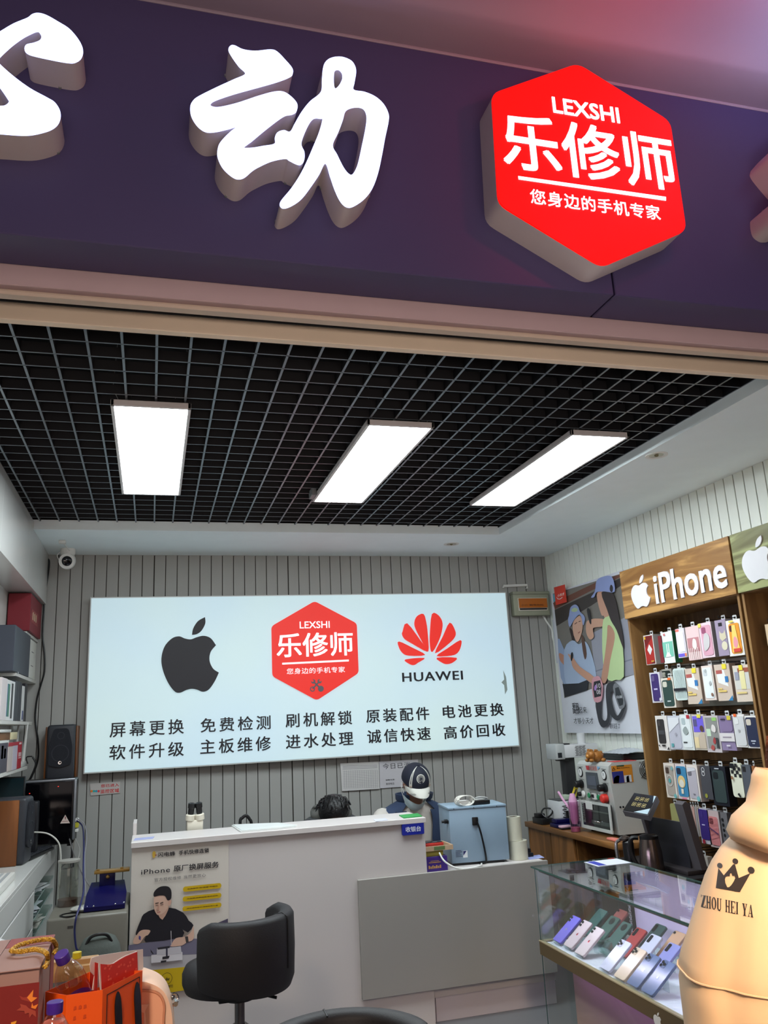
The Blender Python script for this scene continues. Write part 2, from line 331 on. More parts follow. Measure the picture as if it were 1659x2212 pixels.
# ---------------------------------------------------------------- fascia letters and hexagon sign
GLOW = mat('lit letter face', (176, 188, 255), emit=LETTER_L); RET = mat('letter return', (206, 196, 196), .5)
def px_of(ox, oy, k): return lambda q: [(ox+a*k, oy+b*k) for a, b in q]
def channel_letter(name, label, loops, yb, yf, back=False):
    F = FY(yf); uv = [cr([FY(yb if back else yf).px(*q) for q in lp], 5) for lp in loops]
    k = thing(name, label, 'sign letter', F.w(sum(a for a, b in uv[0])/len(uv[0]), min(b for a, b in uv[0]), yf-yb))
    m = MB(); m.shape(F, uv, yf-2.0, -.004); b = m.build('return', RET, k, 50)
    m = MB(); m.shape(F, uv, -.0038, 0); m.build('lit_face', GLOW, k, 50)
    m = MB()
    for a, q in uv[0][::37]: m.cyl(F.w(a, q, yf-2.0), F.w(a, q, yf-2.0+.006), .004, n=8)
    m.build('fixing_tabs', GREYP, k)
L = px_of(380, 80, .29536)
dong = [(385, 90), (400, 62), (430, 60), (490, 88), (580, 100), (690, 90), (740, 105), (800, 165), (850, 225), (855, 265), (830, 290), (740, 325), (600, 365), (420, 415), (290, 460), (255, 485), (262, 505), (320, 510), (450, 480), (600, 430), (720, 398), (790, 400), (850, 440), (888, 490), (882, 540), (850, 562), (800, 572), (740, 610), (650, 680), (560, 755), (497, 806), (560, 808), (640, 795), (722, 778), (725, 730), (745, 695), (790, 680), (835, 690), (870, 630), (920, 545), (980, 470), (1060, 400), (1070, 300), (1080, 210), (1110, 165), (1160, 145), (1220, 145), (1280, 170), (1310, 210), (1318, 260), (1305, 340), (1302, 385), (1380, 400), (1460, 435), (1520, 490), (1555, 560), (1555, 620), (1530, 740), (1510, 850), (1480, 990), (1440, 1100), (1380, 1180), (1300, 1235), (1250, 1240), (1205, 1200), (1165, 1120), (1130, 1020), (1095, 920), (1050, 1000), (990, 1090), (920, 1180), (850, 1230), (790, 1250), (762, 1230), (770, 1195), (840, 1110), (900, 1020), (952, 920), (1000, 810), (1045, 700), (1072, 602), (1058, 592), (1005, 595), (960, 660), (918, 775), (940, 840), (938, 900), (912, 930), (880, 925), (830, 900), (800, 885), (700, 905), (610, 945), (560, 975), (500, 1025), (450, 1035), (400, 1010), (340, 950), (305, 870), (310, 800), (340, 750), (400, 690), (447, 652), (380, 670), (290, 690), (220, 690), (160, 650), (115, 580), (105, 510), (125, 465), (170, 430), (300, 365), (420, 310), (508, 266), (460, 210), (410, 140)]
eye = [(1160, 250), (1190, 235), (1215, 260), (1218, 300), (1195, 350), (1165, 375), (1155, 330)]
hole = [(1245, 535), (1310, 510), (1370, 520), (1395, 570), (1390, 650), (1360, 800), (1330, 930), (1295, 1000), (1265, 1000), (1225, 950), (1180, 860), (1148, 790), (1190, 690), (1220, 610)]
channel_letter('channel_letter', 'large lit white brush-script character in the middle of the dark fascia', [L(dong), L(eye), L(hole)], 2.0, 1.9)
L = px_of(0, 0, .1627)
left = [(-520, 720), (-250, 560), (0, 415), (180, 310), (360, 235), (430, 185), (510, 170), (620, 200), (780, 290), (920, 380), (1040, 520), (1100, 650), (1080, 760), (1000, 820), (900, 825), (700, 790), (450, 735), (360, 700), (325, 650), (350, 590), (450, 565), (530, 530), (550, 480), (525, 425), (495, 410), (430, 432), (300, 500), (150, 610), (0, 750), (-28, 800), (0, 850), (180, 1010), (400, 1170), (620, 1290), (730, 1360), (800, 1480), (790, 1600), (720, 1690), (580, 1750), (350, 1790), (0, 1770), (-300, 1740), (-520, 1650), (-600, 1200)]
lh = [(-300, 1130), (-60, 1100), (0, 1160), (90, 1290), (118, 1350), (70, 1395), (0, 1405), (-250, 1420)]
channel_letter('channel_letter', 'large lit white brush-script letter cut off at the left end of the fascia', [L(left), L(lh)], 2.0, 1.9)
L = px_of(1580, 300, .11756)
channel_letter('channel_letter', 'large letter cut off at the right end of the fascia, only its pale side showing', [L([(672, 280), (400, 540), (342, 630), (348, 715), (450, 860), (672, 1120), (760, 1190), (672, 1255), (390, 1480), (342, 1570), (378, 1780), (480, 1880), (590, 1905), (760, 1850), (1500, 1500), (2300, 1100), (2300, 200), (1500, -300)])], 2.0, 1.9, back=True)
def roundpoly(p, r, n=4):
    out = []; N = len(p)
    for i in range(N):
        a, b, c = Vector(p[i-1]), Vector(p[i]), Vector(p[(i+1) % N]); d0 = (a-b).normalized()*r; d1 = (c-b).normalized()*r
        for k in range(n+1):
            t = k/n; q = (b+d0)*(1-t)**2+b*2*t*(1-t)+(b+d1)*t*t; out.append((q.x, q.y))
    return out
F = FY(1.9); hx = [F.px(*q) for q in ((1062, 202), (1248, 137), (1448, 262), (1483, 498), (1300, 577), (1076, 440))]
RED = mat('lit red acrylic', (255, 8, 0), emit=HEX_L); HW = mat('lit white lettering', (236, 240, 255), emit=2.0)
k = thing('hexagon_sign', 'lit red hexagon sign with white lettering on the dark fascia', 'sign', F.w(1.255, 2.86, -.1))
m = MB(); m.flat(F, roundpoly([(a*1.0, b) for a, b in hx], .03), -.1, -.006); m.build('return', RET, k, 40)
m = MB(); m.flat(F, roundpoly(hx, .03), -.0055, 0); m.build('face', RED, k, 40)
m = MB(); m.tpx(F, 'LEXSHI', (1196, 243), (1334, 234), bold=.02, d1=.002); m.build('name_lettering', HW, k)
m = MB(); m.tpx(F, '乐修师', (1091, 360), (1446, 299), bold=.016, d1=.002); m.build('main_lettering', HW, k)
m = MB(); m.fpx(F, [(1119, 381), (1438, 426), (1438, 434), (1120, 388)], .0008, .002); m.build('rule', HW, k)
m = MB(); m.tpx(F, '您身边的手机专家', (1147, 440), (1423, 446), bold=.006, gap=1.08, d1=.002); m.build('slogan', HW, k)
# ---------------------------------------------------------------- light box on the back wall
def cloudy(name, c1, c2, strength):
    m = bpy.data.materials.new(name); m.use_nodes = True; nt = m.node_tree; b = nt.nodes['Principled BSDF']
    tc = nt.nodes.new('ShaderNodeTexCoord'); n = nt.nodes.new('ShaderNodeTexNoise'); n.inputs['Scale'].default_value = 1.7; n.inputs['Detail'].default_value = .5
    mx = nt.nodes.new('ShaderNodeMix'); mx.data_type = 'RGBA'; mx.inputs[6].default_value = lin(c1); mx.inputs[7].default_value = lin(c2)
    nt.links.new(tc.outputs['Object'], n.inputs[0]); nt.links.new(n.outputs[0], mx.inputs[0]); nt.links.new(mx.outputs[2], b.inputs['Emission Color'])
    b.inputs['Base Color'].default_value = lin((150, 160, 160)); b.inputs['Emission Strength'].default_value = strength; b.inputs['Roughness'].default_value = .5; return m
F = FY(6.11); a, b, c, d = F.px(195, 1290), F.px(1093, 1279), F.px(1123, 1612), F.px(180, 1672)
k = thing('light_box_sign', 'wide lit white sign with black and red logos on the plank back wall', 'sign', F.w((a[0]+b[0])/2, (c[1]+d[1])/2, -.09))
m = MB(); m.flat(F, [d, c, b, a], -.088, -.004); m.build('frame', mat('sign frame', (190, 192, 190), .4), k)
m = MB(); q = [(d[0]+.008, d[1]+.008), (c[0]-.008, c[1]+.008), (b[0]-.008, b[1]-.008), (a[0]+.008, a[1]-.008)]; m.flat(F, q, -.0035, 0); m.build('lit_panel', cloudy('lit sign film', (186, 218, 244), (206, 232, 226), BOX_L*1.02), k)
SRED = mat('lit red print', (232, 44, 34), emit=.75); SBLK = mat('raised black acrylic', (26, 26, 34), .5); SWH = mat('lit white print', (236, 240, 244), emit=.95)
m = MB(); ap = F.px(346, 1498)+F.px(475, 1333); apple(m, F, ap, .001, .012); m.build('logo', SBLK, k, label='black apple-shaped logo')
hx = [F.px(*q) for q in ((586, 1353), (679, 1299), (770, 1347), (774, 1454), (684, 1513), (588, 1461))]
m = MB(); m.flat(F, roundpoly(hx, .025), .001, .012); hxo = m.build('hexagon_badge', SRED, k, label='red hexagon badge')
m = MB(); m.tpx(F, 'LEXSHI', (647, 1358), (711, 1342), .0125, .0135, .012); m.build('name_lettering', SWH, hxo)
m = MB(); m.tpx(F, '乐修师', (598, 1420), (760, 1366), .0125, .0135, .018); m.build('main_lettering', SWH, hxo)
m = MB(); m.fpx(F, [(609, 1432), (752.6, 1425), (752.6, 1429), (609, 1436)], .0125, .0135); m.build('rule', SWH, hxo)
m = MB(); m.tpx(F, '您身边的手机专家', (619, 1457), (744, 1440), .0125, .0135, .004, 1.08); m.build('slogan', SWH, hxo)
m = MB(); c0 = F.px(683, 1479); s_ = .026
def rot2(q, an, k=1, o=c0): c_, n_ = math.cos(an), math.sin(an); return [(o[0]+(x*c_-y*n_)*k, o[1]+(x*n_+y*c_)*k) for x, y in q]
wr_ = [(-.22, -1.6), (.22, -1.6), (.22, .7), (.6, 1.0), (.6, 1.5), (.28, 1.8), (.25, 1.25), (-.25, 1.25), (-.28, 1.8), (-.6, 1.5), (-.6, 1.0), (-.22, .7)]
m.flat(F, rot2(wr_, R(45), s_), .0125, .0140); m.flat(F, rot2(wr_, R(-45), s_), .0142, .0155); e0 = rot2([(0, -1.7)], R(45), s_)[0]; m.flat(F, circ(e0[0], e0[1], .022), .0145, .016); e0 = rot2([(0, -1.7)], R(-45), s_)[0]; m.shape(F, [circ(e0[0], e0[1], .019), circ(e0[0], e0[1], .012)], .0145, .016); m.build('tool_icon', mat('grey print', (96, 92, 98), .6), hxo)
pet = [[(770, 267), (745, 315), (742, 335), (758, 362), (800, 388), (893, 437), (850, 370)], [(868, 212), (830, 225), (815, 262), (822, 300), (855, 365), (897, 435), (893, 330), (885, 265)], [(920, 212), (955, 218), (979, 255), (980, 300), (962, 365), (922, 438), (908, 400), (908, 320)], [(1025, 264), (1057, 312), (1056, 348), (1020, 388), (938, 446), (985, 345)], [(722, 376), (721, 405), (742, 442), (780, 460), (878, 456), (800, 412)], [(1088, 368), (1091, 405), (1072, 443), (1035, 460), (948, 462), (1010, 418)], [(760, 483), (782, 508), (810, 517), (835, 503), (874, 474)], [(949, 473), (982, 503), (1012, 511), (1045, 500), (1064, 473)]]
for q in pet: m = MB(); m.fpx(F, px_of(600, 1250, .36166)(q), .001, .012, 3); m.build('petal', SRED, k)
m = MB(); m.tpx(F, 'HUAWEI', (869.5, 1473), (998, 1449), .001, .010, .012, 1.12); m.build('brand_lettering', SBLK, k)
for s1, bl, tr in (('屏幕更换', (237, 1593), (397, 1553)), ('免费检测', (433.5, 1582.6), (583.7, 1545)), ('刷机解锁', (617.4, 1572), (759, 1535)), ('原装配件', (791.7, 1561.8), (925.5, 1526.7)), ('电池更换', (957.4, 1552), (1085.4, 1518.4)), ('软件升级', (236, 1642), (397, 1601.5)), ('主板维修', (432.8, 1629.6), (584.3, 1590)), ('进水处理', (618, 1618), (761.7, 1580)), ('诚信快速', (794, 1606), (928.4, 1570)), ('高价回收', (960, 1597), (1089, 1562))):
    m = MB(); m.tpx(F, s1, bl, tr, .001, .008, .012, 1.32); m.build('service_lettering', SBLK, k)
m = MB(); m.fpx(F, [(1087, 1448), (1093, 1462), (1096, 1490), (1091, 1500), (1089, 1480), (1083, 1474), (1089, 1468)], .0004, .0007); m.build('scuff_mark', P((150, 165, 160), .7), k)
# breaker box with its conduit
F = FY(6.13); k = thing('breaker_box', 'grey-green electrical breaker box with an amber window right of the lit sign', 'breaker box', F.w(2.85, 2.38, -.07))
GRN = P((150, 154, 134), .5); q = [F.px(*p_) for p_ in ((1113, 1330), (1189, 1326), (1181, 1277), (1103, 1279))]; u0, v0, u1, v1 = q[0][0]-.005, q[0][1], q[1][0], q[3][1]
m = MB(); m.box((u0, 6.13, v0), (u1, 6.199, v1), .008); m.build('housing', GRN, k)
m = MB(); m.box((u0-.004, 6.12, v1-.02), (u1+.004, 6.199, v1+.004), .004); m.build('lid_edge', P((140, 144, 126), .5), k)
w_ = MB(); w_.flat(F, [(u0+.04, v0+.04), (u1-.022, v0+.04), (u1-.022, v1-.05), (u0+.04, v1-.05)], .0005, .003); wf_ = w_.build('window_frame', P((222, 216, 206), .5), k)
m = MB(); m.flat(F, [(u0+.045, v0+.062), (u1-.026, v0+.062), (u1-.026, v1-.055), (u0+.045, v1-.055)], .0035, .012); m.build('amber_window', P((176, 100, 36), .25), wf_)
m = MB(); m.flat(F, [(u0+.05, v0+.046), (u1-.03, v0+.046), (u1-.03, v0+.058), (u0+.05, v0+.058)], .0035, .008); m.build('switch_row', INK, wf_)
m = MB(); m.text(F, '小心 触电危险', (u0+.06, v0+.075, u1-.06, v0+.092), .0125, .013, .0); m.build('warning_lettering', P((60, 34, 16), .6), wf_)
m = at(MB(), (3.0, 6.19, 2.3)); m.tube(cr([tuple(pY(*q, 6.19)) for q in ((1172, 1328), (1182, 1345), (1192, 1360), (1194, 1378), (1200, 1392))], 5, False), .008); tag(m.build('wall_cable', SOFTWHITE), 'white cable hanging down the wall from the grey-green breaker box', 'cable')
m = at(MB(), (2.85, 6.18, 2.53)); q = [pY(*z_, 6.19) for z_ in ((1087, 1270), (1087, 1266), (1138, 1264), (1138, 1272))]; m.tube(q, .012); tag(m.build('cable_duct', SOFTWHITE), 'short white cable duct on the planks above the breaker box', 'cable duct')
# wall sheets and stickers
F = FY(6.195)
def sheet(mb, F, pts, d=.001): mb.fpx(F, pts, .0, d); return mb
PAPER = P((196, 194, 192), .8)
k = thing('form_sheet', 'paper form with a printed grid on the plank wall, left of the capped man', 'paper', pY(775, 1700, 6.19))
m = MB(); F2 = FY(6.185); sheet(m, F2, [(739, 1709), (820, 1704), (818, 1645), (735, 1649)]); m.build('page', PAPER, k)
m = MB()
for j in range(11):
    y0 = 1665+j*3.6; m.fpx(F2, [(741, y0+1.5), (816, y0-1.5), (816, y0-1.1), (741, y0+1.9)], .0014, .0018)
for i in range(16):
    x0 = 743+i*4.8; m.fpx(F2, [(x0, 1664), (x0+.4, 1664), (x0+1.2, 1702), (x0+.8, 1702)], .0014, .0018)
for j in range(3): m.fpx(F2, [(740, 1655+j*3), (815, 1652+j*3), (815, 1652.8+j*3), (740, 1655.8+j*3)], .0014, .0018)
m.build('printed_grid', P((120, 120, 126), .8), k)
k = thing('notice_sheet', 'white notice with large black characters on the wall half behind the capped man', 'paper', pY(850, 1700, 6.18))
m = MB(); F2 = FY(6.19); sheet(m, F2, [(821, 1703), (905, 1697), (903, 1640), (819, 1645)]); m.build('page', P((188, 186, 190), .8), k)
m = MB(); m.tpx(F2, '今日已消', (827, 1662), (885, 1646), .0014, .002, 0, 1.15); m.tpx(F2, '销售任务:', (833, 1687), (853, 1682), .0014, .002); m.tpx(F2, '联系电话:', (834, 1696), (852, 1690), .0014, .002); m.build('lettering', INK, k)
k = thing('surveillance_sticker', 'small white wall sticker with red characters below the lit sign, left', 'sticker', pY(225, 1700, 6.19))
m = MB(); F2 = FY(6.194); m.fpx(F2, [(196, 1719), (258, 1713), (260, 1688), (194, 1693)], 0, .001); m.build('backing', P((176, 172, 168), .6), k)
m = MB(); m.tpx(F2, '您已进入', (218, 1701), (257, 1692), .0014, .002, .02, 1.1); m.tpx(F2, '监控区域', (217, 1714), (257, 1703), .0014, .002, .02, 1.1); m.build('lettering', P((190, 30, 34), .6), k)
for i, cc in enumerate(((210, 120, 40), (40, 160, 150), (40, 140, 170), (200, 50, 60))):
    m = MB(); uv = F2.px(198+i*5, 1709); m.flat(F2, circ(uv[0], uv[1], .008, 12), .0014, .002); m.build('coloured_dot', P(cc, .6), k)
# ================================================================ right wall: watch poster
F = FX(3.14); T = px_of(1180, 1220, .17174)
a = F.px(1190, 1283); b = F.px(1222, 1583); u0, u1, v0, v1 = a[0], -4.97, b[1], a[1]
k = thing('advert_poster', 'framed watch advert with two girls in hats, high on the right wall', 'poster', F.w((u0+u1)/2, v0, -.02))
m = MB(); m.flat(F, [(u0, v0), (u1, v0), (u1, v1), (u0, v1)], -.039, 0); m.build('board', P((214, 217, 226), .45), k)
_d = [.0005]
def art(name, F, pts, c, sm=0, parent=None, rough=.5, step=.0006, text=None, bold=.0, gap=1.0):
    m = MB(); d = _d[0]; _d[0] += step
    if text: m.tpx(F, text, pts[0], pts[1], d, d+step, bold, gap)
    else: m.fpx(F, pts, d, d+step, sm)
    return m.build(name, P(c, rough), parent, 20)
ph = MB(); _d[0] = .0005
pho = art('photograph', F, T([(85, 365), (943, 112), (1112, 1380), (230, 1676)]), (122, 118, 112), parent=k)
for nm, pts, c, sm in (
    ('wooden_beam', [(88, 480), (660, 205), (940, 118), (944, 150), (560, 330), (110, 560)], (112, 74, 62), 0), ('dark_beam', [(108, 570), (640, 320), (944, 160), (960, 250), (560, 520), (130, 770)], (62, 56, 54), 0),
    ('sky_patch', [(86, 375), (132, 362), (140, 440), (95, 470)], (104, 176, 200), 0),
    ('stone_steps', [(560, 870), (1040, 640), (1112, 1380), (640, 1490)], (150, 152, 164), 0), ('step_edge', [(600, 1340), (1085, 1180), (1088, 1195), (602, 1356)], (118, 122, 136), 0),
    ('left_sleeve', [(150, 930), (215, 1030), (330, 1320), (280, 1530), (190, 1420)], (150, 168, 200), 2), ('left_arm', [(170, 1110), (250, 1160), (300, 1280), (350, 1400), (300, 1430), (240, 1280), (180, 1200)], (188, 136, 112), 3), ('left_watch', [(240, 1060), (270, 1040), (280, 1110), (262, 1170), (238, 1140)], (26, 26, 30), 3), ('watch_band', [(250, 1260), (300, 1190), (308, 1240), (280, 1300)], (26, 26, 30), 0),
    ('braid', [(300, 800), (350, 850), (372, 1060), (330, 1100), (300, 1060), (335, 960)], (54, 44, 42), 3), ('girl_shirt', [(240, 1060), (340, 950), (420, 1000), (490, 960), (560, 1060), (640, 1400), (520, 1480), (420, 1500), (300, 1540), (240, 1400)], (166, 184, 210), 3), ('trousers', [(215, 1500), (420, 1490), (545, 1440), (530, 1575), (246, 1664)], (40, 42, 50), 0),
    ('girl_face', [(352, 720), (430, 640), (462, 700), (468, 800), (445, 900), (410, 970), (380, 940), (350, 850)], (206, 164, 142), 3), ('hair_lock', [(455, 880), (490, 940), (522, 1120), (500, 1190), (470, 1060)], (92, 66, 54), 3), ('bucket_hat', [(300, 640), (318, 540), (372, 500), (415, 525), (438, 590), (490, 640), (500, 700), (478, 760), (452, 650), (420, 630), (360, 700), (308, 782), (288, 690)], (146, 162, 204), 3), ('hat_print', [(330, 570), (370, 540), (412, 560), (390, 590), (345, 590)], (170, 190, 150), 3),
    ('brow', [(372, 742), (400, 722), (404, 728), (374, 750)], (70, 50, 44), 0), ('brow', [(424, 712), (448, 704), (450, 710), (426, 720)], (70, 50, 44), 0), ('mouth', [(414, 856), (440, 838), (446, 842), (424, 862)], (150, 84, 80), 0),
    ('girl_arm', [(290, 1120), (350, 1160), (440, 1280), (620, 1410), (612, 1500), (470, 1400), (360, 1300), (330, 1200)], (198, 150, 126), 3), ('arm_watch', [(330, 1120), (348, 1100), (356, 1150), (340, 1210), (328, 1190)], (26, 26, 30), 3),
    ('standing_girl_face', [(664, 350), (780, 345), (830, 640), (770, 690), (745, 640), (716, 630), (672, 480)], (196, 150, 128), 3), ('raised_arm', [(528, 720), (580, 690), (640, 676), (760, 690), (742, 770), (620, 790), (610, 840), (620, 905), (570, 940), (524, 850)], (202, 158, 134), 3), ('raised_watch', [(532, 570), (560, 548), (582, 650), (590, 740), (568, 730)], (36, 34, 36), 2),
    ('vest_top', [(742, 690), (800, 650), (880, 610), (950, 740), (985, 1000), (1002, 1405), (900, 1445), (806, 1450), (740, 1240), (728, 900)], (190, 214, 156), 2), ('near_arm', [(800, 760), (860, 800), (888, 920), (830, 1200), (800, 1400), (760, 1490), (718, 1430), (760, 1160), (790, 900)], (186, 140, 116), 3),
    ('long_braid', [(720, 350), (840, 340), (900, 450), (940, 640), (985, 860), (1004, 1050), (975, 1000), (910, 820), (840, 700), (790, 560)], (52, 44, 44), 3), ('cap', [(590, 408), (640, 330), (660, 200), (740, 150), (830, 140), (872, 190), (886, 340), (760, 335), (660, 345), (630, 405)], (142, 156, 204), 3), ('cap_slot', [(826, 300), (842, 250), (866, 280), (862, 336), (840, 340)], (48, 42, 46), 3)):
    art(nm, F, T(pts), c, sm, pho)
_d[0] = .02
art('badge', F, T([(125, 285), (263, 247), (288, 468), (150, 508)]), (214, 66, 50), 0, k); art('badge_lettering', F, T([(172, 408), (256, 345)]), (240, 236, 232), 0, k, text='小天才', bold=.01)
art('smile', F, T([(156, 402), (176, 424), (200, 428), (232, 406), (236, 412), (202, 436), (172, 432)]), (240, 236, 232), 0, k)
DK = (48, 48, 54)
uvw = lambda pts: [F.px(*q) for q in T(pts)]
m = MB(); m.shape(F, [cr(uvw([(790, 1520), (830, 1480), (900, 1475), (930, 1530), (850, 1600), (845, 1700), (835, 1900), (820, 1980), (770, 2040), (720, 2030), (680, 1930), (650, 1720), (720, 1700), (720, 1800), (730, 1920), (775, 1960), (800, 1880), (780, 1640)]), 3)], .02, .0206); m.build('watch_strap', P(DK, .5), k)
m = MB(); m.shape(F, [cr(uvw([(850, 1900), (930, 1960), (990, 1900), (1030, 1780), (1010, 1760), (940, 1890), (900, 1860), (850, 1700), (830, 1560), (800, 1640), (810, 1800)]), 3)], .0207, .0213); m.build('watch_strap', P(DK, .5), k)
_d[0] = .0215
art('watch_body', F, T([(620, 1420), (690, 1398), (720, 1440), (746, 1520), (738, 1660), (712, 1722), (640, 1720), (612, 1600), (606, 1500)]), (206, 150, 160), 2, k); art('watch_screen', F, T([(634, 1470), (712, 1450), (730, 1540), (724, 1650), (640, 1670), (624, 1560)]), (34, 30, 38), 0, k)
art('watch_digits', F, T([(674, 1552), (714, 1488)]), (220, 216, 220), 0, k, text='10'); art('watch_digits', F, T([(672, 1628), (716, 1566)]), (220, 216, 220), 0, k, text='08'); art('watch_moon', F, T([(640, 1540), (660, 1505), (672, 1540), (660, 1580), (644, 1575)]), (170, 130, 200), 3, k)
art('watch_body', F, T([(890, 1500), (930, 1490), (985, 1580), (1028, 1720), (1020, 1790), (960, 1810), (900, 1640), (880, 1560)]), (120, 122, 128), 2, k); art('watch_screen', F, T([(905, 1550), (950, 1535), (1010, 1700), (1005, 1760), (962, 1775), (915, 1640)]), (40, 42, 48), 0, k); art('watch_digits', F, T([(928, 1680), (990, 1640)]), (200, 204, 210), 0, k, text='10:08')
art('headline', F, T([(374, 1872), (438, 1732)]), (24, 26, 34), 0, k, text='翻', bold=.006); art('headline', F, T([(447, 1866), (546, 1782)]), (24, 26, 34), 0, k, text='起来'); art('headline', F, T([(390, 1998), (632, 1918)]), (24, 26, 34), 0, k, text='才够小天才'); art('small_print', F, T([(848, 2060), (970, 1990)]), (60, 62, 70), 0, k, text='翻转双摄 Z7')
m = MB(); m.box((3.16, 6.02, 1.95), (3.178, 6.13, 2.3)); tag(at(m, (3.17, 6.1, 1.95)).build('wall_panel_strip', P((206, 212, 222), .5)), 'pale strip of board on the right wall behind the watch advert edge', 'board')
# ================================================================ display shelf units
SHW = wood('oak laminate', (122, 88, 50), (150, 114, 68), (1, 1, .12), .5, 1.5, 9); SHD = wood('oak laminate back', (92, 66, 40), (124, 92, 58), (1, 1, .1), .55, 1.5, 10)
def sign_wood(name, c1, c2): return wood(name, c1, c2, (1, .16, 1.5), .45, 2.6, 5)
SIGN1 = sign_wood('printed sign wood', (118, 80, 40), (182, 138, 80)); SIGN2 = sign_wood('printed sign wood green-lit', (96, 92, 56), (150, 154, 104))  # second header: green light falling on it is put into the wood colour
RAIL = mat('slat rail', (150, 146, 138), .3, .5)
ROWS = (2.015, 1.80, 1.575, 1.36, 1.155, .93)
def shelf_unit(label, y0, y1, sm, lettering):
    k = thing('display_shelf', label, 'shelf unit', (3.04, (y0+y1)/2, 0), 'wooden phone-case shelf units')
    for y in (y0, y1-.018): m = MB(); m.box((2.9, y, 0), (3.178, y+.018, 2.42), .001, 1); m.build('side_panel', SHW, k)
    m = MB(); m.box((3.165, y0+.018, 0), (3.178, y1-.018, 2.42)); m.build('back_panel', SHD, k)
    m = MB(); m.box((2.9, y0+.018, 2.118), (3.165, y1-.018, 2.134)); m.box((2.9, y0+.018, 2.404), (3.165, y1-.018, 2.42)); m.build('top_shelf', SHW, k)
    m = MB(); m.box((2.9, y0+.018, 0), (3.165, y1-.018, .10)); m.build('plinth', SHW, k)
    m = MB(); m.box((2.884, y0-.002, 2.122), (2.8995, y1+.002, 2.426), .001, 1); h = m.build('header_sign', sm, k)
    lettering(h)
    for z in ROWS: m = MB(); m.box((3.150, y0+.03, z-.012), (3.1645, y1-.03, z+.022), .002, 1); m.build('slat_rail', RAIL, k)
    return k
FH = FX(2.8835)
def let1(h):
    m = MB(); q = FH.px(1368.7, 1317.4)+FH.px(1400.4, 1238); apple(m, FH, q, 0, .006); m.build('logo', P((214, 212, 218), .5), h)
    m = MB(); m.tpx(FH, 'iPhone', (1420, 1304), (1563, 1197), 0, .006, .022); m.build('lettering', P((214, 212, 218), .5), h)
def let2(h):
    m = MB(); q = FH.px(1611, 1263)+FH.px(1659, 1152); apple(m, FH, (q[0], q[1], q[0]+.225, q[3]), 0, .006); m.build('logo', P((206, 204, 206), .5), h)
U1 = shelf_unit('wooden shelf unit with an apple logo and phone lettering on its brown header', 3.548, 4.606, SIGN1, let1)
U2 = shelf_unit('wooden shelf unit cut off at the right edge, green-lit tinted header, large apple logo', 2.45, 3.53, SIGN2, let2)
HOOK = mat('hook wire', (60, 60, 62), .3, .8); CLEAR = mat('clear plastic film', (205, 210, 212), .15, var=.02)
XF = 2.952; FP = FX(XF)
